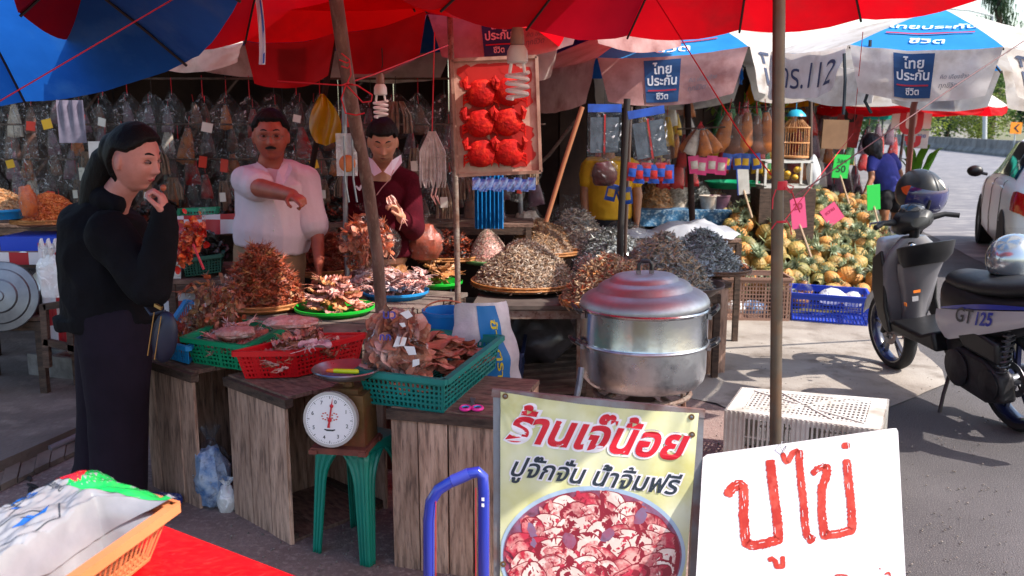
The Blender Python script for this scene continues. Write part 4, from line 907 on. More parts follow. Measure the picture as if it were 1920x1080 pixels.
# ---- white hand-painted sign ----
a_, b_, c_ = D(1318, 858, 2.42), D(1682, 804, 2.36), D(1306, 1080, 2.26)
wf, wn = plane_of(a_, b_, c_)
sgn = thing('painted_sign', 'white board with large red hand-painted Thai letters leaning on the steel pole', 'sign board', Vector((wf(1500, 1300).x, wf(1500, 1300).y, 0)))
sc4 = [(1318, 858), (1326, 852), (1674, 803), (1681, 803), (1684, 810), (1700, 1120), (1704, 1250), (1298, 1250), (1304, 1100)]
b = MB(); b.prism([wf(*p) for p in sc4], wn * 0, wn * -.006); b.build('board', mat('board_white', '#e9e7ea', .45, '#dcdadd', 3, bump=.03, bs=4), sgn, False, world=True)
zc = lambda L_: [(1280 + x / 2.4547, 640 + y / 2.4547) for x, y in L_]
paint = mat('paint_red', '#a41a08', .5, '#bb3420', 26, c3='#cc5544', ns3=34, stretch=(1, 1, .5))
S = [([(205, 715), (212, 695), (232, 672), (262, 658), (280, 672), (282, 740), (280, 800), (292, 930), (330, 940), (380, 930), (442, 912), (436, 820), (420, 700), (402, 545)], 15),
     ([(460, 512), (468, 545), (486, 562)], 8), ([(482, 560), (508, 512), (536, 503)], 9), ([(536, 500), (540, 600), (556, 740), (566, 870), (578, 912)], 12), ([(572, 915), (590, 915), (600, 892)], 12),
     ([(596, 615), (620, 588), (662, 570)], 10), ([(662, 565), (664, 610), (640, 680), (640, 790), (652, 893), (720, 885), (780, 868), (778, 780), (765, 650), (753, 542)], 13.5), ([(750, 465), (752, 495)], 13),
     ([(393, 1008), (412, 1000), (426, 1012), (432, 1036), (462, 1036), (460, 988)], 8), ([(905, 1042), (912, 1050)], 2), ([(930, 1072), (948, 1064), (958, 1080)], 3.5), ([(700, 1078), (730, 1074), (760, 1079)], 3)]
for L_, wd in S:
    b = MB(); stroke(b, zc(L_), wd * 1.22, lambda x, y: wf(x, y, .0012), jag=1.3 if wd > 9 else .5, step=1.6); b.build('painted_letter', paint, sgn, False, recalc=False, world=True)
    if wd > 9: # bare streaks left by the brush
        b = MB(); Z = zc(L_)
        for i in range(int(len(Z) * 1.6)):
            k_ = rnd.randrange(len(Z) - 1); f0 = rnd.random(); a0 = (Z[k_][0] + (Z[k_ + 1][0] - Z[k_][0]) * f0, Z[k_][1] + (Z[k_ + 1][1] - Z[k_][1]) * f0); L2 = math.dist(Z[k_], Z[k_ + 1]) or 1; dx, dy = (Z[k_ + 1][0] - Z[k_][0]) / L2, (Z[k_ + 1][1] - Z[k_][1]) / L2
            off = rnd.uniform(-.42, .42) * wd; l = min(rnd.uniform(4, 16), L2 * (1 - f0)); 
            if l < 2: continue
            stroke(b, [(a0[0] - dy * off, a0[1] + dx * off), (a0[0] - dy * off + dx * l, a0[1] + dx * off + dy * l)], .9, lambda x, y: wf(x, y, .0018), jag=.3, step=1.5)
        if b.v: b.build('brush_streaks', mat('board_white', '#eee'), sgn, False, recalc=False, world=True)
b = MB(); b.tube([wf(1466, 828, .003), wf(1462, 838, .008), wf(1468, 850, .004), wf(1474, 838, .004), wf(1470, 826, -.02)], .0012, 5); b.build('tie_wire', steel, sgn, world=True)
# ---- white upturned crate ----
wc = [G(1362, 768, .3), G(1650, 806, .3), G(1664, 748, .3), G(1392, 726, .3)]
wcr = thing('plastic_crate', 'white plastic crate turned upside down behind the white sign', 'crate', (wc[0] + wc[1] + wc[2] + wc[3]) / 4 - Vector((0, 0, .3)))
wcm = mat('crate_white', '#d2cfca', .45, '#b3aea8', 5, c3='#8a7a66', ns3=3)
pt = lambda u, v, z=0.0: wc[0].lerp(wc[1], u).lerp(wc[3].lerp(wc[2], u), v) + Vector((0, 0, z))
b = MB()
for (u0, u1, v0, v1) in ((0, .1, 0, 1), (.9, 1, 0, 1), (.1, .9, 0, .12), (.1, .9, .88, 1)): b.prism([pt(u0, v0), pt(u1, v0), pt(u1, v1), pt(u0, v1)], (0, 0, -.006), (0, 0, 0))
for k_ in range(27): u = .1 + .8 * (k_ + .5) / 27; b.prism([pt(u - .006, .12), pt(u + .006, .12), pt(u + .006, .88), pt(u - .006, .88)], (0, 0, -.005), (0, 0, -.001))
for k_ in range(9): v = .12 + .76 * (k_ + .5) / 9; b.prism([pt(.1, v - .016), pt(.9, v - .016), pt(.9, v + .016), pt(.1, v + .016)], (0, 0, -.0055), (0, 0, -.0015))
for (p, q) in (((.1, .12), (.9, .88)), ((.1, .88), (.9, .12)), ((.3, .12), (.7, .88)), ((.3, .88), (.7, .12))): b.beam(pt(*p, .001), pt(*q, .001), .01, .006)
b.build('bottom_lattice', wcm, wcr, False, world=True)
for i in range(4):
    A_, B_ = wc[i], wc[(i + 1) % 4]; d_ = (B_ - A_); L_ = d_.length; d_.normalize(); o = Vector((d_.y, -d_.x, 0)); o = o if o.dot(A_ - sum(wc, Vector()) / 4) > 0 else -o
    b = MB(); n = int(L_ / .021)
    for k_ in range(n + 1):
        p = A_ + d_ * (L_ * k_ / n); b.prism([p - d_ * .004 - o * .004, p + d_ * .004 - o * .004, p + d_ * .004 + o * .008, p - d_ * .004 + o * .008], (0, 0, -.3), (0, 0, -.002))
    for z0, z1 in ((-.03, -.006), (-.12, -.112), (-.2, -.19), (-.3, -.27)): b.prism([A_ - o * .002, B_ - o * .002, B_ + o * .003, A_ + o * .003], (0, 0, z0), (0, 0, z1))
    for u0, u1 in ((0, .12), (.44, .56), (.88, 1)): b.prism([A_.lerp(B_, u0) - o * .001, A_.lerp(B_, u1) - o * .001, A_.lerp(B_, u1) + o * .004, A_.lerp(B_, u0) + o * .004], (0, 0, -.298), (0, 0, -.006))
    b.build('side_slats', wcm, wcr, False, world=True)

# ---- trolley handle ----
tr = thing('luggage_trolley', 'folding luggage trolley with a glossy blue tubular handle, in front of the right crate', 'trolley', Vector((-.2, 2.1, 0)))
tb = mat('trolley_blue', '#22329a', .25, coat=.6); H_ = [(804, 1120), (804, 1020), (804, 975), (808, 940), (822, 918), (850, 901), (880, 888), (896, 885), (905, 893), (907, 925), (907, 1000), (907, 1120)]
P = [D(x, y, 2.12 + (.0)) for x, y in H_]; bl = Vector((P[0].x, P[0].y + .12, .12)); br_ = Vector((P[-1].x, P[-1].y + .12, .12))
b = MB(); b.tube([bl] + P + [br_], .0145, 14); b.build('handle', tb, tr, world=True)
b = MB(); 
for x0 in (818, 893): b.tube([D(x0 - 1, 940 if x0 < 850 else 915, 2.108), D(x0 - 1, 1120, 2.108)], .0012, 6)
b.build('red_trim', mat('trim_red', '#c02030', .4), tr, world=True)
b = MB(); b.tube([D(x, y, 2.12) for x, y in ((848, 902), (860, 897), (880, 888))], .0152, 14); b.build('grip', mat('trolley_grip', '#3a44a8', .4), tr, world=True)
b = MB()
for y in (933, 944): b.add([D(903 + dx_, y + dy_, 2.1045) for dx_, dy_ in ((0, 0), (5, 0), (5, 7), (0, 6))], [(0, 1, 2, 3)])
b.build('printed_marks', pr_w, tr, False, world=True)
for s_, p in ((0, bl), (1, br_)):
    b = MB(); b.lathe([(.001, -.02), (.06, -.02), (.06, .02), (.001, .02)], Vector((p.x, p.y + .03, .06)), 24, rot=Matrix.Rotation(R(90), 3, 'Y')); b.build('wheel', black_pl, tr, world=True)
b = MB(); b.box(((bl.x + br_.x) / 2, bl.y - .1, .06), (.2, .24, .02)); b.build('foot_plate', tb, tr, False, world=True)

# ---- red table, orange basket and printed bag, lower left ----
tz = .72; q1, q2 = G(288, 978, tz), G(600, 1098, tz); dv = (q2 - q1).normalized(); back = Vector((-dv.y, dv.x, 0))
if back.x > 0: back = -back
C_ = [q1 - dv * .10, q2 + dv * .35, q2 + dv * .35 + Vector((dv.y, -dv.x, 0)) * .7 * (1 if Vector((dv.y, -dv.x, 0)).y < 0 else -1), q1 - dv * .10 + Vector((dv.y, -dv.x, 0)) * .7 * (1 if Vector((dv.y, -dv.x, 0)).y < 0 else -1)]
rt = thing('red_table', 'bright red table top in the lower left corner, in full sun', 'table', sum(C_, Vector()) / 4 - Vector((0, 0, tz)))
b = MB(); b.prism(C_, (0, 0, -.02), (0, 0, 0)); b.build('table_top', mat('table_red', '#d80812', .42, '#c20610', 4, c3='#e02622', ns3=45, stretch=(1, 2.5, 1), rv=.1), rt, False, world=True)
b = MB()
for i in range(60):
    p = q1.lerp(q2, rnd.random()) + Vector((J(.02), -.05 - rnd.random() * .3, .0008)); d_ = Vector((math.cos(.5 + J(.5)), math.sin(.5 + J(.5)), 0)) * rnd.uniform(.008, .04); n_ = Vector((-d_.y, d_.x, 0)).normalized() * .0006; b.add([p - n_, p + n_, p + d_ + n_, p + d_ - n_], [(0, 1, 2, 3)])
o = b.build('scratches', mat('scratch', '#e04040', .6), rt, False, recalc=False, world=True); o['kind'] = 'stuff'
for p in C_: p2 = p.lerp(sum(C_, Vector()) / 4, .1); b = MB(); b.tube([(p2.x, p2.y, 0), (p2.x, p2.y, tz - .02)], .016, 8); b.build('leg', steel, rt, world=True)
A_, B_ = G(146, 899, .835), G(320, 951, .835); D_ = (G(130, 1086, .835) - B_).normalized(); L_ = .46
ob = quad_basket('orange plastic basket holding a printed plastic bag, on the red table', [A_, B_, B_ + D_ * L_, A_ + D_ * L_], .10, .05, pl_orange, 20, 26, 3, .0013, .16, rimw=.018, vert_only=True)
Ce = sum(ob[1], Vector()) / 4; e1 = (B_ - A_); e2 = D_ * L_; wlen = e1.length; e1.normalize(); e2.normalize()
pb = thing('printed_bag', 'white plastic bag printed in green, red and blue stuffed in the orange basket', 'plastic bag', Ce - Vector((0, 0, .08)))
def bagf(u, v, o=0.0):
    x = (u - .5); y = (v - .5); k2 = min(1, max(0, (v - .04) / .2)); x = -.53 + u * (1.06 - .40 * k2); P_ = Ce + e1 * (x * wlen) + e2 * (y * L_ * 1.05)
    ed = (1 - (2 * abs(x)) ** 3) * (1 - (2 * abs(y)) ** 4); ed = (1 - (2 * abs(u - .5)) ** 3) * (1 - (2 * abs(y)) ** 4); z = .042 + .036 * max(0, ed) + .02 * nz((u * 3.2, v * 3.4, 1.7)) + .016 * abs(nz((u * 7 + v * 3, v * 6, 4))) + .004 * nz((u * 20, v * 15, 9))
    if u > .9: z -= .5 * (u - .9) * k2
    return P_ + Vector((0, 0, z - .03 + o)) 
b = MB(); b.grid(lambda u, v: bagf(u, v), 90, 90); b.grid(lambda u, v: bagf(1 - u, v) * 1 - Vector((0, 0, .035)), 40, 40)
b.build('bag_body', mat('bag_white', '#9a9ba2', .2, '#85878f', 7, coat=.7, tl=.2), pb, recalc=False, world=True)
def bagpatch(poly, nm, m_, o=.0012, n=18):
    b = MB(); b.grid(lambda s, t_: bagf(*(Vector(poly[0]).lerp(Vector(poly[1]), s).lerp(Vector(poly[3]).lerp(Vector(poly[2]), s), t_)), o), n, n); b.build(nm, m_, pb, recalc=False, world=True)
bagpatch([(0, .0), (.98, .02), (.9, .13), (.5, .26)], 'green_print', mat('bag_green', '#1aa84e', .25, coat=.6))
bagpatch([(.02, .12), (.22, .06), (.5, .2), (.3, .25)], 'red_print', mat('bag_red', '#c81a24', .25, coat=.6), .002)
bagpatch([(.0, .03), (.16, .01), (.2, .05), (.02, .1)], 'red_print', mat('bag_red', '#c81a24'), .002)
bagpatch([(.1, .38), (.2, .32), (.23, .38), (.14, .43)], 'blue_print', mat('bag_blue', '#1458a8', .25, coat=.6)); bagpatch([(.62, .52), (.68, .42), (.75, .47), (.66, .62)], 'blue_print', MATS['bag_blue']); bagpatch([(.38, .5), (.43, .47), (.46, .52), (.4, .56)], 'blue_print', MATS['bag_blue'])
b = MB(); bs_ = lambda L2, w_: stroke(b, L2, w_, lambda x, y: bagf(x, y, .0018), step=.01)
bs_([(.16, .34), (.18, .48), (.32, .46), (.36, .52), (.44, .5), (.52, .66), (.66, .36), (.88, .44), (.84, .62), (.76, .72), (.7, .9)], .008); bs_([(.64, .38), (.66, .5), (.62, .56)], .006)
fm = lambda cx, cy_, k_: (lambda x, y: bagf(cx - x, cy_ + y, .0018))
put_text(b, 'ทุบบ่อยจนบุญ', fm(.36, .29, 1), w=.3, bold=.02); b.build('black_lettering', pr_k, pb, False, recalc=False, world=True)
b = MB(); put_text(b, 'นมแม่แรง', fm(.22, .40, 1), w=.3, bold=.04); stroke(b, [(.12 + .12 * math.cos(k_ * .3), .50 + .08 * math.sin(k_ * .3)) for k_ in range(22)], .014, lambda x, y: bagf(x, y, .0018), step=.01); b.build('blue_lettering', MATS['bag_blue'], pb, False, recalc=False, world=True)
for i, (px, py) in enumerate([(232, 972), (243, 988), (256, 984)]):
    p = G(px, py, .77); b = MB(); b.lathe([(.004, 0), (.009, 0), (.009, .03), (.004, .03), (.004, 0)], p, 14, rot=Euler((R(70), .2, .7 + i * .3)).to_matrix())
    solo(b, 'pipe_fitting', 'small white plastic ring in the orange basket, %s of three' % ['highest', 'lowest', 'rightmost'][i], 'pipe fitting', white_pl)
b = MB(); b.tube([G(246 + 34 * math.cos(k_ * .35), 968 + 30 * math.sin(k_ * .35), .765 + k_ * .0012) for k_ in range(30)], .003, 6); solo(b, 'plastic_tubing', 'coil of clear plastic tubing in the corner of the orange basket', 'tubing', mat('tube_clear', '#c8a890', .3, tl=.4))
# ================= MARKET STALLS =================
bamboo = mat('bamboo', '#b5763e', .6, '#8f5728', 14, bump=.5, bs=50, stretch=(1, 1, 6), c3='#d39a5c', ns3=20)
bamboo_d = mat('bamboo_dark', '#7b5a44', .65, '#553a2c', 12, bump=.4, bs=50)
def tray(label, c, r, m_, depth=.045, name='round_tray', cat='tray', group=None, flare=.82, bam=False):
    c = Vector(c); t = thing(name, label, cat, c, 0, group); b = MB()
    b.lathe([(.001, .004), (r * flare, .006), (r * .97, depth - .006), (r, depth), (r * 1.02, depth - .002), (r * 1.015, depth - .014), (r * .96, depth - .02), (r * flare, -.001), (.001, -.002)], c, 44); b.build('tray_body', m_, t, world=True)
    if bam:
        b = MB()
        for z in (depth - .004, depth - .022): b.tube([c + Vector((math.cos(a * .1745) * r * 1.01, math.sin(a * .1745) * r * 1.01, z)) for a in range(37)], .006, 6)
        b.build('rim_hoop', m_, t, world=True)
    return t
def plank_table(label, corners, z, legs=True, n=6, m_=wood_flat, legm=wood_dark, name='display_table', th=.022, z0=0.0, legr=.02, apron=True):
    C4 = [Vector((p.x, p.y, z)) for p in corners]; cen = sum(C4, Vector()) / 4; t = thing(name, label, 'table', (cen.x, cen.y, z0))
    for i in range(n):
        v0, v1 = i / n + .006, (i + 1) / n - .006; pt_ = lambda u, v: C4[0].lerp(C4[1], u).lerp(C4[3].lerp(C4[2], u), v); dz = J(.003)
        b = MB(); b.prism([pt_(J(.01), v0), pt_(1 + J(.01), v0), pt_(1 + J(.01), v1), pt_(J(.01), v1)], (0, 0, -th + dz), (0, 0, dz)); b.build('plank', m_, t, False, world=True)
    for i in range(4):
        a, b_ = C4[i].lerp(cen, .05), C4[(i + 1) % 4].lerp(cen, .05)
        if apron: b = MB(); b.beam(a - Vector((0, 0, th + .03)), b_ - Vector((0, 0, th + .03)), .025, .05); b.build('rail', legm, t, False, world=True)
        if legs: b = MB(); b.beam((a.x, a.y, z0), (a.x, a.y, z - th - .004), legr * 2, legr * 2, up=Vector((0, 1, 0))); b.build('leg', legm, t, False, world=True)
    return t
a, b, c = G(392, 612, .65), G(640, 630, .65), G(876, 548, .65); dd = a + (c - b)
plank_table('long wooden display table carrying the coloured trays of dried seafood', [a, b, c, dd], .65, n=9, m_=mat('table_wood', '#7d7068', .8, '#51463f', 6, bump=.4, bs=25, rand=.2))
a, b = G(885, 575, .585), G(1092, 575, .585); plank_table('rusty steel table carrying the big bamboo tray of small grey fish', [a, b, b + Vector((.1, 1.5, 0)), a + Vector((.1, 1.5, 0))], .585, n=7, legm=rust, m_=mat('table_wood2', '#5f554f', .8, '#3f3733', 6), legr=.014)
a, b = G(1100, 590, .575), G(1352, 545, .575); plank_table('wooden table behind the steamer pot under the grey fish heaps', [a, b, b + Vector((.35, 1.5, 0)), a + Vector((.1, 1.7, 0))], .575, n=6, z0=0)
S_ = [flake_proto(50 + i, .03) for i in range(3)] + [squid_proto(30, .09, .022), squid_proto(31, .08, .02)]
LONG = [fish_proto(.07, .006, .3), fish_proto(.055, .007, .5)] + [flake_proto(60, .02)]
ANC = [fish_proto(.04, .0035, .5), fish_proto(.045, .004, -.4), fish_proto(.035, .003, .8)]; TINY = [fish_proto(.016, .0022, .3), fish_proto(.02, .002, -.4)]
# left table
z = .65
c = G(492, 578, z); tray('woven bamboo tray under the tallest reddish-brown heap, front left of the display table', c, .215, bamboo, bam=True)
heap('tall reddish-brown heap of dried shrimp strips on the front bamboo tray', c + Vector((0, .02, .02)), .2, .2, .30, 1700, S_, [M_brn2, M_brn, M_sqA, M_och], .62, weights=[.45, .3, .15, .1], core=M_brn, seed=1)
c = G(604, 512, z); tray('bamboo tray of dark brown dried squid strips further back, left of the crooked pole', c, .23, bamboo, bam=True)
heap('dark brown heap of dried squid strips just in front of the man in the white shirt', c + Vector((0, .02, .02)), .22, .22, .24, 1500, S_, [M_brn, M_brn2, M_sqA], .75, weights=[.6, .3, .1], core=M_dk, seed=2, tilt=.6)
c = G(628, 587, z); tray('bright lime-green round tray of flat dried squid, nearest the red basket', c, .2, pl_lime, .04)
lt = c
individuals('dried_squid', 'flat dried squid fanned out on the front lime-green tray', 'dried squid', 'dried squid on the front lime-green tray', SQ, [M_sqP, M_och, M_sqA, M_sqP], [lt + Vector((.13 * math.cos(i * 2.4) * (1 - i / 60), .13 * math.sin(i * 2.4) * (1 - i / 60), .03 + i * .0035)) for i in range(44)], 1.0, .3)
c = G(742, 556, z); tray('blue round tray of pale squid right behind the crooked wooden pole', c, .185, pl_sky, .04)
individuals('dried_squid', 'small pale squid spread over the blue round tray and behind it', 'dried squid', 'pale squid on the blue tray', [squid_proto(40, .07, .05), squid_proto(41, .06, .045)], [M_sqW, M_sqW, M_sqP], [c + Vector((J(.2) - .04, J(.16) + .06, .03 + .1 * rnd.random() * (1))) for i in range(70)], 1.0, .4)
heap('loose pinkish heap of dried squid between the blue tray and the dark brown heap', c + Vector((-.12, .2, 0)), .26, .25, .13, 500, [squid_proto(43, .07, .04)] + FKS[:2], [M_sqP, M_sqW, M_och], .8, core=M_sqP, seed=4, tilt=.6)
c = G(826, 537, z); tray('small lime-green plate of ochre dried squid catching the sun', c, .13, pl_lime, .035)
individuals('dried_squid', 'golden ochre dried squid on the small sunlit green plate', 'dried squid', 'ochre squid on the small green plate', SQ, [M_och], [c + Vector((J(.07), J(.07), .03 + i * .006)) for i in range(20)], .9, .4)
c = G(715, 478, z) ; heap('brown heap of small dried fish in front of the boy in the maroon sweater', c, .24, .22, .16, 900, S_, [M_brn2, M_sqA, M_brn], .6, core=M_brn, seed=5)
c = G(842, 487, z + .02); tray('bamboo tray of dark red dried shrimp left of the rusty pole', c, .25, bamboo, bam=True); heap('dark red heap of dried shrimp on the bamboo tray left of the rusty pole', c + Vector((0, 0, .02)), .22, .22, .17, 1000, S_, [M_brn, M_brn2], .55, core=M_dk, seed=6)
bag_thing('clear bag bulging with reddish dried squid behind the crooked wooden pole', D(692, 452, 4.95), (.17, .12, .16), FLS, 31, lambda t, c, r: scatter('dried_pieces', S_, [M_brn2, M_sqA], [tuple(c + Vector((rnd.gauss(0, .06), rnd.gauss(0, .05), rnd.gauss(0, .05)))) for _ in range(300)], parent=t, size=.7, tilt=1.5))
bag_thing('clear bag of dark brown dried fish standing between the boy and the rusty pole', D(795, 452, 5.35), (.12, .1, .13), FLS, 33, blob_in(M_brn, .9))
bag_thing('large clear bag of dried shrimp leaning beside the woman in black', D(398, 585, 4.0), (.12, .1, .15), FLS, 35, lambda t, c, r: (scatter('dried_pieces', S_, [M_och, M_brn2, M_flk], [tuple(c + Vector((rnd.gauss(0, .045), rnd.gauss(0, .04), rnd.gauss(0, .06) - .02))) for _ in range(420)], parent=t, size=.6, tilt=1.5)), rot=Matrix.Rotation(.5, 3, 'Y'))
bag_thing('flat clear bag of pinkish squid lying across the green basket', D(545, 603, 3.75), (.13, .09, .028), FLS, 37, blob_in(M_sqP, .9), knot=False, top=.1)
bag_thing('thin clear bag lying at the left of the green basket on squid', D(440, 622, 3.65), (.1, .08, .03), FLS, 38, knot=False, top=.1, inner=blob_in(M_sqP, .8, 5))
c = G(916, 492, .66); tray('green plate under the fine grey cone of krill', c, .19, mat('plate_green', '#5f9a5a', .45), .03); heap('smooth fine grey cone of dried krill right of the rusty pole', c + Vector((0, 0, .015)), .155, .155, .21, 2600, TINY, [M_grA, M_grC, M_sqP], .7, power=1.5, core=M_grA, weights=[.6, .25, .15], seed=7)
# centre
c = G(985, 538, .60); tray('largest bamboo tray, heaped with small grey dried fish, in the middle', c, .335, bamboo, .05, bam=True)
heap('wide heap of small grey-brown dried fish on the largest bamboo tray', c + Vector((0, .0, .02)), .33, .33, .27, 4200, ANC, [M_grA, M_grB, M_grC, M_tan], .95, weights=[.35, .3, .15, .2], core=M_grA, seed=8)
c = G(1018, 478, .66); tray('bamboo tray of yellowish dried shrimp behind the largest bamboo tray', c, .3, bamboo, .05, bam=True); heap('yellow-brown heap of tiny dried shrimp behind the largest tray', c + Vector((0, 0, .02)), .27, .27, .24, 2600, TINY + ANC, [M_grB, M_och, M_tan], .8, weights=[.5, .2, .3], core=M_grB, seed=9)
bag_thing('clear bag of pale yellow shrimp standing behind the yellow-brown heap', D(990, 418, 6.9), (.13, .1, .13), FLS, 41, blob_in(M_grC, .85))
c = G(1085, 468, .68); tray('bamboo tray of pale silver-grey fish, behind and right of the largest tray', c, .28, bamboo, .045, bam=True); heap('pale silver-grey heap of dried fish in an opened bag, behind the largest tray', c + Vector((-.02, 0, .02)), .26, .26, .27, 1800, ANC + LONG[:1], [M_grC, M_slA, M_grA], 1.0, core=M_grA, seed=10)
lumpy(c + Vector((-.05, .12, .2)), (.17, .1, .15), 44, .22, 2.2, top=.4)
bag_thing('crumpled clear bag behind the pale silver-grey fish heap', c + Vector((-.06, .16, .22)), (.17, .1, .14), FLS, 44)
bag_thing('clear bag of pinkish shrimp with a white edge strip before the dark grey fish', D(1100, 500, 5.5), (.085, .07, .12), FLS, 46, lambda t, c, r: scatter('dried_shrimp', TINY, [M_tan, M_sqP], [tuple(c + Vector((rnd.gauss(0, .03), rnd.gauss(0, .03), rnd.gauss(0, .035) - .01))) for _ in range(700)], parent=t, size=1.1, tilt=1.5), rot=Matrix.Rotation(-.35, 3, 'Y'))
c = G(1145, 500, .60); heap('dark blue-grey heap of dried fish wrapped in an opened clear bag', c, .28, .24, .27, 1700, ANC + LONG[:1], [M_slB, M_slA, M_slC], 1.0, weights=[.45, .35, .2], core=M_slB, seed=11)
bag_thing('opened clear bag around the dark blue-grey fish, its rim standing up', c + Vector((.1, .06, .16)), (.2, .16, .16), FLS, 47, knot=False, top=.2)
c = G(1140, 572, .60); tray('bamboo tray just left of the steamer pot lid, holding tan fish', c, .27, bamboo, .045, bam=True); heap('tan brown heap of long thin dried fish left of and behind the steamer lid', c + Vector((.02, 0, .02)), .29, .26, .26, 2400, ANC + LONG[:2], [M_tan, M_grB, M_och, M_brn2], .95, weights=[.5, .3, .1, .1], core=M_tan, seed=12)
c = G(1262, 548, .60); tray('wide black-rimmed round tray behind the steamer pot', c, .30, mat('black_enamel', '#3b2f2c', .35, '#5a4a44', 8), .06); heap('olive-grey heap of dried fish on the black-rimmed tray behind the steamer', c + Vector((-.08, 0, .02)), .31, .28, .33, 3600, ANC + LONG[:1], [M_grA, M_slB, M_grB, M_slA], .95, weights=[.35, .2, .25, .2], core=M_slB, seed=13)
c = G(1345, 512, .62); tray('shallow bamboo tray of shells and silver fish, by the pineapples', c, .22, bamboo_d, .04, bam=True); heap('silver-blue heap of dried fish next to the pineapples', c + Vector((-.10, .02, .02)), .26, .24, .27, 2600, ANC + LONG[:1], [M_slA, M_slB, M_slC], .95, weights=[.4, .3, .3], core=M_slB, seed=14)
c2_ = c + Vector((.13, 0, .03)); individuals('shell_piece', 'pale orange shell on the shallow bamboo tray by the pineapples', 'shell', 'shells on the shallow tray', [flake_proto(70, .02)], [M_grC, M_ora2, M_sqW], [c2_ + Vector((J(.06), J(.08), rnd.random() * .03)) for _ in range(24)])
# white plastic sheets in the sun
shm = mat('sheet_white', '#d3d6dd', .3, '#b5b9c4', 6, coat=.3, tl=.3)
for i, (px, py, rx, ry, h, l) in enumerate([(1300, 440, .36, .26, .10, 'bright white plastic sheet bundled over the back table, in full sun'), (1205, 440, .26, .2, .04, 'flatter bluish-white plastic sheet left of the bright bundled one')]):
    c = G(px, py, .79); b = MB()
    def f(u, v, c=c, rx=rx, ry=ry, h=h, i=i):
        a = 6.2832 * u; q = 1 + .16 * nz((math.cos(a) * 1.5, math.sin(a) * 1.5, i + 3)); x, y = rx * v * q * math.cos(a), ry * v * q * math.sin(a)
        return Vector((c.x + x, c.y + y, c.z + h * (1 - v ** 2.5) + .03 * nz((x * 8, y * 8, i)) + .02 * abs(nz((x * 19, y * 15, i + 4))) * (1 - v)))
    b.grid(f, 40, 14); solo(b, 'plastic_sheet', l, 'plastic sheet', shm, recalc=False)
a = G(1165, 452, .77); b = G(1392, 450, .77); plank_table('table holding the white plastic sheets behind the fish heaps', [a, b, b + Vector((0, .6, 0)), a + Vector((0, .6, 0))], .77)
# under the tables
lumpy_b = mat('bin_bag', '#2b2729', .35, '#464044', 8, bump=.5, bs=12)
b = lumpy(D(1010, 625, 5.7), (.22, .2, .2), 51, .2, 1.8, 30, 18, top=.2); solo(b, 'bin_bag', 'dark full plastic sack under the table of grey fish', 'sack', lumpy_b)
nv = quad_basket('dark navy plastic crate under the table, behind the printed sack', [G(925, 672, .30) + Vector((0, .1, 0)), G(978, 672, .30) + Vector((0, .1, 0)), G(985, 640, .30) + Vector((0, .2, 0)), G(925, 640, .30) + Vector((0, .2, 0))], .28, .01, pl_navy, 8, 8, 8, .005, .1, name='plastic_crate', cat='crate')
nv[0].location.z += 0
pal = thing('wooden_pallet', 'dark slatted wooden pallet lying on the ground under the fish table', 'pallet', G(1000, 705))
for i in range(9):
    a = G(900 + i * 4, 655 + i * 11, .09); b = G(1085 + i * 6, 640 + i * 11, .09); m_ = MB(); m_.beam(a, b, .07, .018); m_.build('slat', mat('pallet_wood', '#57453c', .85, '#33271f', 7, bump=.4, rand=.2), pal, False, world=True)
for px in (920, 1000, 1080): m_ = MB(); m_.beam(G(px - 20, 655, .045), G(px + 20, 745, .045), .06, .07); m_.build('bearer', MATS['pallet_wood'], pal, False, world=True)
# rice sack + blue bucket behind the teal basket
sk = D(893, 628, 3.75); t = thing('printed_sack', 'white woven sack with a blue band and yellow letters behind the teal basket', 'sack', (sk.x, sk.y, .3))
def skf(u, v, o=0.0):
    a = math.pi * (u * 1.2 - .1); w_ = .15; y = -math.sin(a) * .07; x = -math.cos(a) * w_; top_ = (1 - v); z = .30 + .60 * top_; lean = -.03 * max(0, top_ - .3) ** 1.2; sh = 1 - .3 * max(0, top_ - .62) / .38
    n_ = Vector((-math.cos(a), -math.sin(a), 0)); return Vector((sk.x + .04 + x * sh + lean * 1.1, sk.y + y * sh, z - .09 * max(0, .3 - u) - .03)) + n_ * (.008 * nz((u * 8, v * 8, 1)) + .006 * math.sin(v * 24 + u * 7) + o)
b = MB(); b.grid(skf, 40, 34); b.build('sack_body', mat('sack_white', '#d8d4d8', .5, '#b9b2b8', 8, bump=.2, bs=120), t, recalc=False, world=True)
b = MB(); b.grid(lambda s, v: skf(.46 + .2 * s + .12 * v, .02 + .96 * v, .003), 8, 30); b.build('blue_band', mat('sack_blue', '#1173b8', .5), t, recalc=False, world=True)
b = MB(); put_text(b, 'ข้าวตราชาวนา', lambda x, y: skf(.6 + y * .8 + .1 * (x + .25), .5 + x * 1.55, .005), w=.5, bold=.02); b.build('lettering', mat('sack_yellow', '#e0c820', .5), t, False, recalc=False, world=True)
bc_ = D(838, 595, 3.95); t = thing('blue_bucket', 'bright blue plastic bucket half hidden behind the bag of squid', 'bucket', (bc_.x, bc_.y, .45)); b = MB(); b.lathe([(.09, -.17), (.105, .02), (.112, .02), (.112, .035), (.1, .035), (.085, -.165), (.001, -.165)], bc_, 32); b.build('body', mat('bucket_blue', '#1273c0', .35), t, world=True)
b = MB(); b.tube([bc_ + Vector((-.1 * math.cos(a * .3), -.02, .03 + .05 * math.sin(a * .3))) for a in range(11)], .004, 6); b.build('bail', mat('bail', '#c87050', .5), t, world=True)
stand = MB(); stand.box((bc_.x, bc_.y + .02, .215), (.24, .24, .43)); solo(stand, 'upturned_box', 'dark box standing under the blue bucket', 'box', wood_dark, smooth=False)
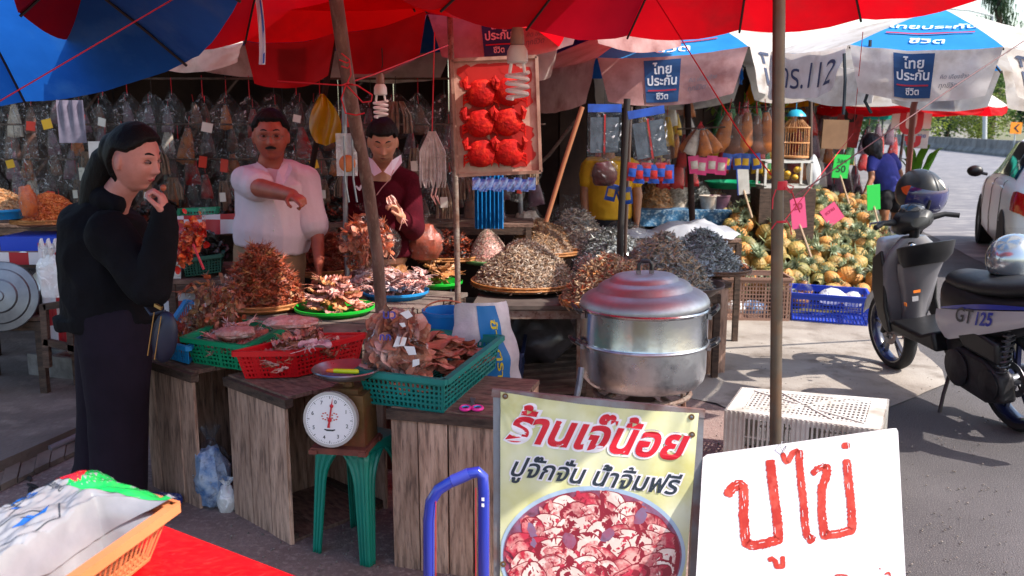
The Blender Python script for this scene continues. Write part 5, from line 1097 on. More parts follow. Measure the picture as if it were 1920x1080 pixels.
stand = MB(); stand.box((sk.x + .02, sk.y + .03, .14), (.3, .2, .28)); solo(stand, 'wooden_box', 'low dark box under the printed white sack', 'box', wood_dark, smooth=False)

# ---------- left back stall ----------
check = mat('check_cloth', '#c9c4cc', .6)
def check_mat():
    m = bpy.data.materials.new('red_white_check'); m.use_nodes = True; N = m.node_tree.nodes; L = m.node_tree.links; P = N['Principled BSDF']
    tc = N.new('ShaderNodeTexCoord'); ck = N.new('ShaderNodeTexChecker'); ck.inputs['Scale'].default_value = 9; ck.inputs[1].default_value = c4('#c8c2c8'); ck.inputs[2].default_value = c4('#a31422'); mp = N.new('ShaderNodeMapping'); mp.inputs['Location'].default_value = (.013, .017, .011)
    L.new(tc.outputs['Object'], mp.inputs[0]); L.new(mp.outputs[0], ck.inputs[0]); L.new(ck.outputs[0], P.inputs[0]); P.inputs['Roughness'].default_value = .5; return m
CK_M = check_mat()
def shelf(label, a, b, z, dep, legs=True, z0=.1, m_=wood_flat):
    a = Vector((a.x, a.y, z)); b = Vector((b.x, b.y, z)); return plank_table(label, [a, b, b + Vector((0, dep, 0)), a + Vector((0, dep, 0))], z, legs, 4, m_, wood_dark, 'display_shelf', z0=z0)
s1a, s1b = D(-40, 465, 5.3), D(128, 482, 5.1)
shelf('low market shelf at the left edge under the shrimp trays, edged with checked cloth', s1a, s1b, s1b.z, .8)
b = MB(); L0 = s1a.copy(); L0.z = s1b.z + .01
def chk(label, a, b_, drop, nm='checked_cloth', wv=.01, n=30):
    m_ = MB(); m_.grid(lambda u, v: a.lerp(b_, u) + Vector((0, -.01 - wv * (1 + math.sin(u * 20)) * v, -drop * v)), n, 8); return solo(m_, nm, label, 'cloth', CK_M, recalc=False)
chk('strip of red and white checked plastic along the low left shelf edge', Vector((s1a.x, s1b.y - .012, s1b.z + .03)), Vector((s1b.x, s1b.y - .012, s1b.z + .03)), .07, wv=.001)
chk('hanging length of red and white checked cloth left of the woman in black', D(72, 455, 5.0), D(134, 458, 5.0), .56)
chk('checked cloth behind the orange chilli bag, right of the woman', D(325, 405, 5.5), D(442, 400, 5.5), .12)
chk('dark checked cloth hanging below the white lattice crate', D(300, 535, 5.2), D(440, 520, 5.2), .3)
shelf('back shelf right of the woman carrying the green crates', D(318, 535, 5.05), D(440, 515, 5.05), D(380, 525, 5.05).z, .7)
shelf('upper back shelf running behind the man in the white shirt', D(-60, 420, 6.1), D(640, 400, 6.1), D(300, 420, 6.1).z, .8)
shelf('upper back shelf from the boy to the rusty pole', D(650, 420, 6.4), D(1000, 410, 6.4), D(800, 420, 6.4).z, .7)
c = D(88, 420, 5.6); tray('round bamboo tray of orange dried shrimp at the left, behind the woman', c, .2, bamboo, .04, bam=True); heap('bright orange heap of dried shrimp on the left bamboo tray', c + Vector((.03, 0, .02)), .18, .18, .16, 1500, [fish_proto(.025, .005, 1.2)], [M_ora, M_ora2], 1.1, core=M_ora, seed=20)
c = D(8, 408, 5.5); tray('blue round tray of pale yellow shrimp at the left edge', c, .17, pl_sky, .06); heap('pale yellow heap of dried shrimp in the blue tray at the left edge', c + Vector((0, 0, .03)), .15, .15, .14, 900, TINY, [M_grB, M_och], 1.2, core=M_grB, seed=21)
mb = MB(); c = D(78, 452, 5.5); mb.box(c, (.34, .3, .09)); solo(mb, 'blue_box', 'plain blue plastic box on the low left shelf', 'box', pl_blue, smooth=False)
bag_thing('upright clear bag with purple print and shrimp on the left bamboo tray', D(52, 375, 5.35), (.065, .05, .13), FLS, 61, blob_in(M_ora, .8))
# pot lids
t = thing('pot_lid', 'big round aluminium pot lid leaning under the low left shelf', 'pot lid', D(22, 590, 4.9)); RX2 = Euler((R(78), .0, R(14))).to_matrix(); b = MB(); b.lathe([(.001, .075), (.03, .072), (.035, .06), (.10, .052), (.11, .04), (.17, .028), (.178, .015), (.22, .006), (.225, -.004), (.215, -.002), (.001, .03)], D(2, 556, 4.9), 48, rot=RX2 @ Matrix.Scale(.86, 3)); b.build('lid', mat('alu_dark', '#85888e', .45, '#6a6d74', 6, met=.9), t, world=True)
t = thing('aluminium_basin', 'aluminium basin lying on its side beside the big pot lid', 'basin', D(48, 595, 5.15)); b = MB(); b.lathe([(.001, -.1), (.15, -.1), (.2, .02), (.215, .05), (.22, .05), (.205, .01), (.155, -.11), (.001, -.11)], D(45, 545, 5.15), 40, rot=Euler((R(70), 0, R(-30))).to_matrix()); b.build('body', alu_dull, t, world=True)
shelf('bottom shelf with the pot lid at the left edge', D(-30, 598, 4.95), D(72, 592, 4.95), D(20, 595, 4.95).z, .6)
bag_thing('clear bag of folded white carrier bags hanging by the checked cloth', D(98, 520, 4.85), (.085, .03, .13), FLW, 63, None, top=.2)
for i, px in enumerate((75, 88, 101)):
    m_ = MB(); m_.tube([D(px, 465, 4.85), D(px + 2, 450, 4.84), D(px + 8, 470, 4.84), D(px + 8, 490, 4.85)], .012, 6); solo(m_, 'bag_handle', '%s loop handle of the white carrier bags, left of the woman' % ('left', 'middle', 'right')[i], 'bag handle', FLW)
# stool legs & cinder block
t = thing('wooden_bench', 'rough wooden bench frame left of the woman in black, beside the cinder block', 'bench', G(88, 690, .1))
for a_, b_ in (((82, 570), (90, 688)), ((128, 560), (136, 662)), ((84, 640), (150, 655)), ((84, 575), (134, 568))): m_ = MB(); m_.beam(D(*a_, 4.9), D(*b_, 4.9), .035, .035); m_.build('bar', wood_dark, t, False, world=True)
t = thing('cinder_block', 'grey hollow cinder block on the floor left of the woman', 'cinder block', G(118, 702, .1), -.35)
cm_ = mat('cinder', '#7b7674', .95, '#5b5654', 10, bump=.6, bs=60)
for (x, y, sx, sy) in ((0, -.07, .36, .03), (0, .07, .36, .03), (-.165, 0, .03, .11), (0, 0, .03, .11), (.165, 0, .03, .11)): m_ = MB(); m_.box((x, y, .07), (sx, sy, .13)); m_.build('web', cm_, t, False)
quad_basket('shallow green plastic basket on the back shelf above the checked cloth', [D(333, 410, 5.6), D(400, 407, 5.6), D(408, 390, 6.0), D(338, 393, 6.0)], .09, .02, pl_green, 12, 8, 4)
quad_basket('dark green plastic crate of dark dried fish, right of the woman', [D(342, 488, 5.1), D(415, 478, 5.1), D(420, 462, 5.5), D(345, 468, 5.5)], .1, .02, pl_dgreen, 12, 8, 5)
c = D(378, 475, 5.3); heap('dark glossy heap of dried mushrooms in the dark green crate', c, .13, .13, .11, 400, FKS[:2], [M_dk, M_slB], .7, core=M_dk, seed=24)
quad_basket('white lattice plastic crate beside the dark green one', [D(296, 492, 5.1), D(338, 490, 5.1), D(340, 478, 5.4), D(300, 480, 5.4)], .12, .01, white_pl, 8, 8, 5, .004)
ob_ = D(352, 455, 4.5)
t = bag_thing('bright orange-red bag of chilli shrimp crackers held right of the woman', ob_, (.075, .04, .16), FLM, 66, lambda t, c, r: scatter('crackers', [flake_proto(80, .015)], [mat('chilli_orange', '#e0401a', .4, '#f08a4a', 20), mat('chilli_red', '#c01c10', .4)], [tuple(c + Matrix.Rotation(.55, 3, 'Y') @ Vector((rnd.gauss(0, .025), rnd.gauss(0, .014), rnd.gauss(0, .055)))) for _ in range(420)], parent=t, size=1.0, tilt=1.5), rot=Matrix.Rotation(.55, 3, 'Y'))
m_ = MB(); m_.tube([D(362, 458, 4.42), D(382, 505, 4.40)], .006, 8); m_.build('red_stick', tape_red, t, world=True)

# ---------- hanging bags on the back wall ----------
HB = []
HBM = [('brown dried squid', M_och, 'brown'), ('reddish dried fish', M_flk, 'reddish'), ('silvery dried fish', M_slA, 'silver-grey'), ('tan dried noodles', M_tan, 'tan'), ('tan dried fish', M_tan, 'tan')]
def hang_proto(i, w_=.11, h_=.17):
    nm, cm2, cn = HBM[i % len(HBM)]
    t = thing('hanging_bag', 'clear bag hanging on the back wall', 'hanging bag', (0, 0, -50), 0)
    lumpy((0, 0, -h_), (w_, .035, h_ * .8), 70 + i, .2, 2.0, 22, 16, top=.45).build('film', FLS if i % 2 else FLM, t)
    if i % 5 == 3:
        b = MB()
        for k_ in range(16): x = J(w_ * .7); b.tube([(x * .5, J(.01), -h_ * .5), (x, J(.015), -h_ * 1.0), (x * 1.1, J(.015), -h_ * 1.65)], .006, 4)
        b.build('contents', cm2, t)
    else:
        q_ = scatter('contents', FKS[:3] + S_[:1], [cm2, M_dk, cm2], [(rnd.gauss(0, w_ * .33), J(.02), -h_ * 1.15 + max(-.6, min(.6, rnd.gauss(0, .3))) * h_) for _ in range(110)], parent=t, size=.55, tilt=1.5); del q_['kind']
    if i % 2: b = MB(); b.box((J(.02), -.045, -h_ * 1.1), (.05, .002, .06 + J(.02)), Matrix.Rotation(J(.3), 3, 'Y')); b.build('paper_label', mat(('lbl_a', 'lbl_b', 'lbl_c')[i % 3], ('#d8d4c8', '#c8301c', '#d8a820')[i % 3], .5), t, False)
    b = MB(); b.tube([(0, 0, -h_ * .25), (0, 0, .06)], .002, 4); b.build('string', red_string if i % 3 == 0 else wire_m, t)
    return t
PR = [hang_proto(i, .09 + .012 * (i % 3), .15 + .02 * (i % 4)) for i in range(10)]
ordn = lambda n: '%d%s' % (n, 'th' if 10 <= n % 100 <= 20 else {1: 'st', 2: 'nd', 3: 'rd'}.get(n % 10, 'th'))
def hang_row(rowname, pxs, py, d, grp, sc0=1.0, zr=True):
    a = D(pxs[0] - 30, py, d); b = D(pxs[-1] + 30, py, d); m_ = MB(); m_.tube([(a.x, d, a.z + .06), (b.x, d, b.z + .06)], .008, 6); solo(m_, 'hanging_rail', 'thin rail holding bags, %s' % rowname, 'rail', wood_dark)
    for n, px in enumerate(pxs):
        i = rnd.randrange(10); p = D(px + J(6), py, d + J(.08)); p.z = a.z
        dup(PR[i], p, J(.5), 'bag of %s, %s from left, %s' % (HBM[i % 5][0], ordn(n + 1), rowname), sc0 * rnd.uniform(.85, 1.2), grp)
hang_row('top row of dark back wall', list(range(5, 1000, 46)), 165, 6.1, 'bags in the top row of the back wall', 1.15)
hang_row('middle row of dark back wall', list(range(25, 1000, 44)), 250, 6.3, 'bags in the middle row of the back wall', 1.0)
hang_row('lower row of dark back wall', list(range(0, 1000, 46)), 315, 6.35, 'bags in the lower row of the back wall', .9)
for i, (px, py) in enumerate([(215, 430), (470, 420), (560, 415), (640, 425), (300, 425)]):
    c = D(px, py, 6.4); heap('dark heap of dried goods on the upper back shelf, %s' % ['behind the woman\'s back', 'left of the man', 'right of the man', 'behind the crooked pole', 'beside the woman\'s hand'][i], c, .2, .15, .18, 300, FKS[:3], [M_dk, M_brn, M_slB], .8, core=M_dk, seed=30 + i)
for i, (px, py, w_, h_, m_, l) in enumerate([(134, 228, .17, .26, mat('carrier_film', '#8a8498', .3, '#6c667a', 12, tl=.3), 'pale lilac plastic carrier bag hanging on the back wall, top left'), (183, 285, .11, .13, white_pl, 'plain white card hanging behind the woman\'s head')]):
    c = D(px, py, 5.7); b = MB()
    if i == 0: b.grid(lambda u, v: c + Vector(((u - .5) * w_, .012 * math.sin(u * 18) * (1 - v), (.5 - v) * h_)), 24, 8)
    else: b.box(c, (w_, .003, h_))
    t = solo(b, 'carrier_bag' if i == 0 else 'white_card', l, 'plastic bag' if i == 0 else 'card', m_, smooth=(i == 0), recalc=False)
b = MB(); c = D(608, 222, 5.4)
b.grid(lambda u, v: c + Vector(((u - .5) * .19 * math.sin(math.pi * min(1, v * .75 + .03)) + .02 * (v - .4), .02 * math.sin(u * 9 + v * 5), .14 - .3 * v + .05 * abs(u - .4) * v)), 20, 16); solo(b, 'yellow_bag', 'yellow plastic carrier bag hanging behind the crooked wooden pole', 'plastic bag', mat('bag_yellow', '#c8a400', .35, '#a88400', 6, tl=.4, coat=.4), recalc=False)
# ---------- poles ----------
def pole(label, pts, r, m_, nm='pole'): b = MB(); b.tube(pts, r, 12); return solo(b, nm, label, 'pole', m_, base=pts[0])
q = D(858, 522, 4.95); pole('thin rusty upright pole at the left edge of the framed red board', [Vector((q.x, q.y, 0)), q, D(853, 300, 4.92), D(846, 110, 4.9), D(843, 20, 4.9)], .016, rust)
q = D(648, 430, 5.0); pole('thin grey pole right behind the crooked wooden pole', [Vector((q.x, q.y, 0)), q, D(645, 130, 5.0)], .014, steel)
q = D(1163, 440, 5.9); pole('black pole under the corner of the left printed umbrella', [Vector((q.x, q.y, 0)), q, D(1176, 185, 5.9)], .022, mat('pole_black', '#241d1c', .5))
q = D(1173, 440, 6.1); pole('second thinner dark pole just right of the black one', [Vector((q.x, q.y, 0)), q, D(1183, 200, 6.1)], .012, mat('pole_brown', '#4a3830', .6))
pole('slanting bamboo stick right of the framed red board', [D(1024, 415, 5.6), D(1056, 310, 5.6), D(1092, 200, 5.6)], .014, mat('stick', '#a56a48', .6))
pole('dark bent stick behind the slanting bamboo one', [D(975, 340, 6.4), D(1030, 290, 6.4), D(1080, 225, 6.4)], .012, wood_dark)
q = D(1520, 330, 9.5); pole('thin dark pole right of the bird cage', [Vector((q.x, q.y, 0)), q, D(1520, 170, 9.5)], .02, MATS['pole_brown'])
# ---------- red crab board ----------
a_, b_, c_ = D(845, 112, 4.55), D(1012, 104, 4.55), D(856, 328, 4.55); rf_, rn = plane_of(a_, b_, c_)
t = thing('framed_board', 'off-white framed board with six bright red crabs tied on it, hanging behind the bulb', 'display board', rf_(932, 328))
bp = [(847, 113), (1006, 106), (1014, 322), (858, 329)]
def qf(u, v, o=0.0):
    x0 = bp[0][0] + (bp[1][0] - bp[0][0]) * u; y0 = bp[0][1] + (bp[1][1] - bp[0][1]) * u; x1 = bp[3][0] + (bp[2][0] - bp[3][0]) * u; y1 = bp[3][1] + (bp[2][1] - bp[3][1]) * u; return rf_(x0 + (x1 - x0) * v, y0 + (y1 - y0) * v, o)
b = MB(); b.prism([qf(0, 0), qf(1, 0), qf(1, 1), qf(0, 1)], (0, 0, 0), rn * -.012); b.build('panel', mat('board_stained', '#c9a898', .6, '#b08474', 9, c3='#8c1010', ns3=7, bump=.1), t, False, world=True)
for i, (p, q2) in enumerate((((0, 0), (1, 0)), ((1, 0), (1, 1)), ((1, 1), (0, 1)), ((0, 1), (0, 0)))): b = MB(); b.beam(qf(*p, .003), qf(*q2, .003), .016, .02, up=rn); b.build('frame', mat('frame_board', '#b58f7e', .6, '#7d5a4c', 9), t, False, world=True)
redc = mat('crab_scarlet', '#b80d08', .75, '#86080a', 22, c3='#d83018', ns3=30, bump=.5, bs=60, spec=.2)
b = MB()
for k_ in range(130):
    u, v = rnd.gauss(.3 if k_ % 2 else .66, .12), rnd.uniform(.08, .9); r_ = rnd.uniform(.02, .06); n = 9
    if not (.08 < u < .92): continue
    b.add([qf(min(.95, max(.05, u + r_ * 2 * math.cos(j_ * .7) * rnd.uniform(.6, 1.3))), min(.96, max(.04, v + r_ * 1.5 * math.sin(j_ * .7) * rnd.uniform(.6, 1.3))), .0012 + k_ * 2e-5) for j_ in range(9)], [tuple(range(9))])
b.build('red_smears', mat('smear_red', '#a81008', .6), t, False, recalc=False, world=True)
for cx_ in (.33, .66):
    for i, cy_ in enumerate((.3, .56, .82)):
        c0 = qf(cx_ - (.03 if i else 0), cy_, .03); b = MB(); Rm = Matrix.Rotation(J(.2), 3, 'Y')
        def shell(u, v, c0=c0):
            a = 6.2832 * u; th = v * math.pi; x = math.sin(th) ** .8 * math.cos(a) * .066 * (1 + .12 * math.cos(th * 1.0)); zz = -math.cos(th) * .066; y = math.sin(th) * math.sin(a) * .028
            if zz > .03: x += .012 * math.copysign(1, math.cos(a)) * (zz - .03) / .03
            return c0 + Rm @ Vector((x * (1.1 - abs(zz) * 3), y + .003 * nz((x * 40, zz * 40, 1)), zz))
        b.grid(shell, 22, 12)
        for sx in (-1, 1):
            b.tube([c0 + Vector((sx * .045, 0, .03)), c0 + Vector((sx * .074, -.012, .025)), c0 + Vector((sx * .078, -.018, .055)), c0 + Vector((sx * .066, -.02, .08))], [.012, .014, .017, .003], 7)
            for j_ in range(3): b.tube([c0 + Vector((sx * .05, 0, .0 - j_ * .015)), c0 + Vector((sx * .083, 0, -.01 - j_ * .018)), c0 + Vector((sx * .088, 0, -.04 - j_ * .014))], [.007, .006, .002], 5)
        b.build('red_crab', redc, t, world=True)
# ---------- CFL bulbs ----------
def cfl(label, px, py, d, s, sway=0.0, top=None):
    c = D(px, py, d); t = thing('light_bulb', label, 'light bulb', c); k_ = s
    b = MB(); b.lathe([(.001, .075 * k_), (.014 * k_, .074 * k_), (.017 * k_, .06 * k_), (.019 * k_, .035 * k_), (.017 * k_, .03 * k_), (.001, .03 * k_)], c + Vector((0, 0, .06 * k_)), 18); b.build('socket', mat('socket', '#9a7060', .5, '#6b4a40', 8), t, world=True)
    b = MB(); b.lathe([(.001, .034 * k_), (.019 * k_, .034 * k_), (.027 * k_, .02 * k_), (.028 * k_, -.008 * k_), (.024 * k_, -.012 * k_), (.001, -.012 * k_)], c + Vector((0, 0, .055 * k_)), 20); b.build('ballast', white_pl, t, world=True)
    b = MB(); b.tube([c + Vector((math.cos(a * .35) * .029 * k_ * (1 - .1 * (a / 66)), math.sin(a * .35) * .029 * k_ * (1 - .1 * (a / 66)), (.02 - a * .00105) * k_)) for a in range(67)], .0055 * k_, 7)
    for sx in (-1, 1): b.tube([c + Vector((sx * .016 * k_, 0, .045 * k_)), c + Vector((sx * .02 * k_, 0, .018 * k_))], .005 * k_, 6)
    b.build('spiral_tube', mat('bulb_white', '#efe9e6', .3), t, world=True)
    e = top if top is not None else c + Vector((sway, 0, .32)); b = MB(); b.tube([c + Vector((0, 0, .13 * k_)), c.lerp(e, .6) + Vector((.006, 0, .03)), e], .0025, 5); b.build('cord', wire_m, t, world=True)
cfl('white spiral bulb in front of the framed red board', 970, 150, 3.5, 1.42, top=D(972, 58, 3.7))
cfl('white spiral bulb hanging above the boy in the maroon sweater', 714, 198, 4.4, 1.12, top=D(716, 90, 4.3))
# ---------- hanging squid bag, tag bag, ribbon ----------
c = D(811, 292, 4.6); t = thing('hanging_bag', 'clear bag of long white squid hanging on a pink string left of the framed board', 'hanging bag', c); b = MB(); b.tube([c + Vector((0, 0, .12)), D(815, 60, 4.6)], .003, 5); b.build('string', red_string, t, world=True)
lumpy(c - Vector((0, 0, .02)), (.082, .02, .17), 99, .1, 2, top=.5).build('film', FLM, t, world=True)
b = MB()
for i in range(13): x = -.06 + i * .01; b.tube([c + Vector((x * .25, 0, .12)), c + Vector((x, J(.008), .02)), c + Vector((x * 1.05, J(.01), -.12)), c + Vector((x * .9 + J(.01), J(.01), -.16))], [.003, .007, .006, .003], 5)
b.build('squid_strips', mat('squid_white', '#cfc4c2', .5, '#a8948c', 20), t, world=True)
b = MB()
for x in (.0, .02): b.tube([c + Vector((x, 0, -.16)), c + Vector((x - .01, 0, -.2)), c + Vector((x + .015, 0, -.245)), c + Vector((x, 0, -.2))], .004, 5)
b.build('tentacles', M_sqP, t, world=True)
c = D(650, 290, 3.7); t = thing('hanging_bag', 'small flat clear packet with orange snack clipped to the crooked pole', 'hanging bag', c); b = MB(); b.grid(lambda u, v: c + Vector(((u - .5) * .085, -.004 * math.sin(u * 9), (.5 - v) * .17)), 10, 10); b.build('film', FLW, t, recalc=False, world=True)
b = MB(); b.ell(c + Vector((.002, -.005, -.035)), (.034, .008, .035)); b.build('orange_snack', M_ora2, t, world=True)
for i, sx in enumerate((-.005, .028)): b = MB(); b.tube([c + Vector((sx, -.02, .075)), c + Vector((sx, -.022, -.1)), c + Vector((sx + .012, -.022, -.19))], .0042, 6); b.build('hanger_wire', steel, t, world=True)
b = MB(); p = D(487, -20, 3.1); b.grid(lambda u, v: D(484 + 8 * math.sin(v * 2) + (u - .5) * 12, -10 + 131 * v, 3.1 + .006 * math.sin(u * 6 + v * 8)), 6, 24); t = solo(b, 'plastic_ribbon', 'white and blue plastic ribbon dangling from the umbrellas above the man', 'ribbon', mat('ribbon_white', '#d8dce8', .3, tl=.3), recalc=False)
b = MB(); b.grid(lambda u, v: D(484 + 8 * math.sin(v * 2) + 1 + u * 3.6, -8 + 127 * v, 3.1 + .006 * math.sin(3 + v * 8) - .003), 2, 24); o = b.build('blue_stripe', mat('ribbon_blue', '#2a5ab0', .4), None, recalc=False)
o.parent = t; o.location = -t.location
# red strings & knots on poles
def cord(label, pts, r=.002, m_=red_string, nm='cord'): b = MB(); b.tube(pts, r, 5); return solo(b, nm, label, 'cord', m_, base=pts[0])
cord('pink cord running across the blue umbrella from lower left to upper right', [D(-10, 195, 2.6), D(160, 95, 2.65), D(330, -5, 2.7)], .0022)
cord('red cord tied from the left to the crooked pole and on towards the right', [D(520, 152, 3.55), D(640, 160, 3.48), D(700, 140, 3.7), D(840, 85, 4.2)], .003)
t = thing('cord_knot', 'bright red cord wound and looped around the crooked pole', 'cord', D(654, 160, 3.5))
for pts in ([(640, 100), (655, 112), (658, 140), (650, 158)], [(636, 112), (650, 118), (656, 116)], [(640, 124), (652, 128), (655, 124)], [(648, 158), (670, 160), (698, 178), (696, 190), (680, 192), (665, 176), (650, 160)], [(648, 160), (640, 185), (648, 212), (668, 216), (684, 212)], [(640, 160), (662, 158)]):
    b = MB(); b.tube([D(x, y, 3.43) for x, y in pts], .0028, 5); b.build('cord_loop', red_string, t, world=True)
t = thing('tape_knot', 'red plastic tape knotted round the grey steel pole, with loose ends', 'tape', D(1463, 352, 2.8))
for y, h_ in ((346, .022), (352, .012), (415, .006)): b = MB(); pz = D(1463, y, 2.795); b.tube([pz + Vector((0, 0, -h_ / 2)), pz + Vector((0, 0, h_ / 2))], .0215, 16); b.build('tape_wrap', tape_red, t, world=True)
for pts in ([(1475, 350), (1486, 362), (1492, 380), (1500, 398)], [(1455, 355), (1449, 372), (1448, 392)], [(1474, 412), (1482, 425), (1484, 440)], [(1455, 418), (1446, 430)], [(1478, 346), (1488, 350), (1482, 362), (1474, 354)]):
    b = MB(); b.tube([D(x, y, 2.77) for x, y in pts], .002, 5); b.build('tape_end', tape_red, t, world=True)
cord('long dark guy rope from the right edge down to the knot on the steel pole', [D(1930, 70, 4.2), D(1800, 155, 3.9), D(1560, 320, 3.2), D(1480, 375, 2.85)], .0025, mat('rope_dark', '#5a3438', .7), 'guy_rope')
cord('thin red guy line in front of the left printed umbrella', [D(1225, -10, 3.6), D(1310, 125, 3.3), D(1400, 270, 3.0), D(1460, 345, 2.82)], .0022, MATS['rope_dark'] if False else red_string, 'guy_rope')
cord('thin red line rising from the pole towards the far umbrellas', [D(1470, 415, 2.85), D(1600, 250, 5.0), D(1618, 60, 4.0)], .0018, red_string)
for i, (pts, l) in enumerate([([(1632, 75), (1630, 120), (1632, 160), (1622, 190), (1634, 212)], 'black strap hanging from the umbrella rim, right one of two'), ([(1583, 100), (1585, 150), (1582, 215)], 'black strap hanging left of the other between the printed umbrellas'), ]): cord(l, [D(x, y, 4.4) for x, y in pts], .008, mat('strap', '#20303a', .6), 'strap')
def del_tree(o):
    for k_ in list(o.children): del_tree(k_)
    bpy.data.objects.remove(o)
# ================= RIGHT: snacks, stalls, pineapples =================
hm = {'red': mat('snack_red', '#b81c20', .35, '#7a1418', 14), 'orange': mat('snack_orange', '#c8702c', .4, '#8a4420', 14), 'white': mat('snack_white', '#d8cfc6', .4, '#b09a88', 14), 'brown': mat('snack_brown', '#7a4a38', .5, '#4a2c24', 14), 'green': mat('snack_green', '#3d8a3c', .4, '#27602a', 10), 'mauve': mat('snack_mauve', '#7a5566', .4, '#4e3442', 12), 'yellow': mat('snack_yellow', '#dcae20', .4, '#b8860c', 10), 'blue': mat('snack_blue', '#1d4fae', .35, '#163a86', 10), 'darkred': mat('snack_darkred', '#4c1a20', .4, '#2c1014', 10), 'pink': mat('snack_pink', '#d8407c', .4), 'cardboard': mat('cardboard', '#8f6c50', .8, '#7a5a42', 4)}
def cone_bag(i, col_, w_=.05, h_=.2, tw=.3):
    t = thing('snack_bag', 'x', 'snack bag', (0, 0, -50)); b = MB()
    f = lambda k_: (lambda u, v: Vector((math.cos(6.2832 * u) * w_ * k_ * (tw + (1 - tw) * math.sin(min(1, v * 1.05) * 1.57)), math.sin(6.2832 * u) * w_ * .55 * k_ * (tw * .5 + .6 * v) * (1 if v < .97 else .1), -h_ * v)) * (1 + .08 * nz((u * 6.28, v * 5, i))))
    b.grid(f(1.12), 14, 8); b.build('film', FLM, t, recalc=False); b = MB(); b.grid(f(.95), 14, 8); b.v = [(x, y, z * .93 - .015) for x, y, z in b.v]; b.build('contents', hm[col_], t)
    b = MB(); b.tube([(0, 0, -.005), (0, 0, .05)], .002, 4); b.build('string', red_string, t); return t
def flat_pack(i, c1, c2_, w_=.1, h_=.16):
    t = thing('snack_pack', 'x', 'snack pack', (0, 0, -50)); b = MB()
    g_ = lambda s_, u, v: Vector(((u - .5) * w_, s_ * .010 * math.sin(math.pi * u) * math.sin(math.pi * v) + .003 * nz((u * 7, v * 9, i)), -h_ * v))
    b.grid(lambda u, v: g_(-1, u, v), 8, 10); b.grid(lambda u, v: g_(1, 1 - u, v), 8, 10); b.build('pack', hm[c1], t, recalc=False)
    b = MB(); b.grid(lambda u, v: g_(-1, .18 + .64 * u, .3 + .45 * v) - Vector((0, .002, 0)), 6, 6); b.build('printed_panel', hm[c2_], t, recalc=False); return t
CB = {k_: cone_bag(i, k_) for i, k_ in enumerate(('red', 'orange', 'white', 'brown', 'green', 'mauve', 'yellow', 'darkred'))}
FP = {k_: flat_pack(i, *k_) for i, k_ in enumerate((('blue', 'red'), ('blue', 'yellow'), ('red', 'blue'), ('pink', 'white'), ('red', 'yellow')))}
def hang(proto, px, py, d, s, label, grp, rot=0.0, ry=0.0): return dup(proto, D(px, py, d), None, label, s, grp, rot=(0, ry, rot))
# named clusters
for i, (px, py, rr) in enumerate([(1288, 262, .5), (1300, 258, .22), (1312, 255, -.05), (1326, 258, -.3), (1340, 262, -.55), (1305, 268, .35), (1322, 272, -.2)]):
    hang(CB['white' if i % 2 else 'orange'], 1314 + (px - 1314) * .25, 240, 7.2 - .02 * i, 1.05, '%s snack cone, %s from left in the fan by the steel pole' % ('white' if i % 2 else 'orange-white', ordn(i + 1)), 'fan of snack cones left of the steel pole', ry=rr)
for i in range(5): hang(CB['orange' if i % 2 == 0 else 'brown'], 1368 + i * 17, 205 + (i % 2) * 6, 7.8, 1.75, 'tall %s snack bag, %s from left, beside the steel pole' % ('orange' if i % 2 == 0 else 'brown', ordn(i + 1)), 'tall snack bags left of the steel pole', ry=.15 - .07 * i)
for i in range(4): hang(FP[('pink', 'white')], 1300 + i * 18, 292 + 3 * (i % 2), 7.1, .85, 'pink and white snack pack, %s from left under the fan of cones' % ordn(i + 1), 'pink snack packs', ry=J(.15))
for i in range(4): hang(FP[('blue', 'yellow')], 1365 + i * 17, 288, 7.5, .8, 'blue snack pack, %s from left below the tall orange bags' % ordn(i + 1), 'blue snack packs below the tall bags', ry=J(.2))
for i in range(6): hang(FP[('blue', 'red')] if i % 2 else FP[('red', 'blue')], 1188 + i * 13, 305 + 4 * (i % 2), 5.9, .75, 'small %s sachet, %s from left right of the black pole' % ('blue' if i % 2 else 'red', ordn(i + 1)), 'sachets right of the black pole', ry=.12 - .03 * i)
for i in range(3): hang(FP[('blue', 'yellow')], 1150 + i * 12, 345 + 3 * i, 5.95, .7, 'blue sachet hanging low, %s from left at the black pole foot' % ordn(i + 1), 'low blue sachets', ry=J(.3))
b = MB(); q = D(1290, 268, 7.3); b.tube([D(1270, 242, 7.25), D(1360, 238, 7.25)], .008, 6); solo(b, 'hanging_rail', 'thin stick from which the snack cones hang', 'rail', wood_dark)
b = MB(); b.tube([D(1355, 203, 7.85), D(1450, 200, 7.85)], .008, 6); solo(b, 'hanging_rail', 'thin stick from which the tall orange snack bags hang', 'rail', wood_dark)
# big blue header packs at the black pole
def big_pack(label, px, py, d, w_, h_, ry):
    c = D(px, py, d); t = thing('header_pack', label, 'packaged goods', c, 0, None, rot=(0, ry, .1))
    b = MB(); b.box((0, 0, h_ * .44), (w_, .012, h_ * .14)); b.build('header_card', hm['blue'], t, False)
    b = MB(); b.grid(lambda u, v: Vector(((u - .5) * w_, -.012 * math.sin(math.pi * u) - .008, h_ * .37 - h_ * .85 * v)), 8, 8); b.grid(lambda u, v: Vector(((.5 - u) * w_, .012, h_ * .37 - h_ * .85 * v)), 4, 4); b.build('film', FLB, t, recalc=False)
    for sx in (-1, 1): b = MB(); b.box((sx * w_ * .23, 0, -.03 * h_), (w_ * .38, .014, h_ * .62)); b.build('tray_inside', mat('pack_dark', '#2c3440', .3, '#55606e', 12), t, False)
    b = MB(); b.box((0, -.01, -.02 * h_), (w_ * .05, .004, h_ * .7)); b.build('red_strip', hm['red'], t, False)
    b = MB(); b.tube([(0, 0, h_ * .5), (0, 0, h_ * .75)], .002, 4); b.build('string', wire_m, t)
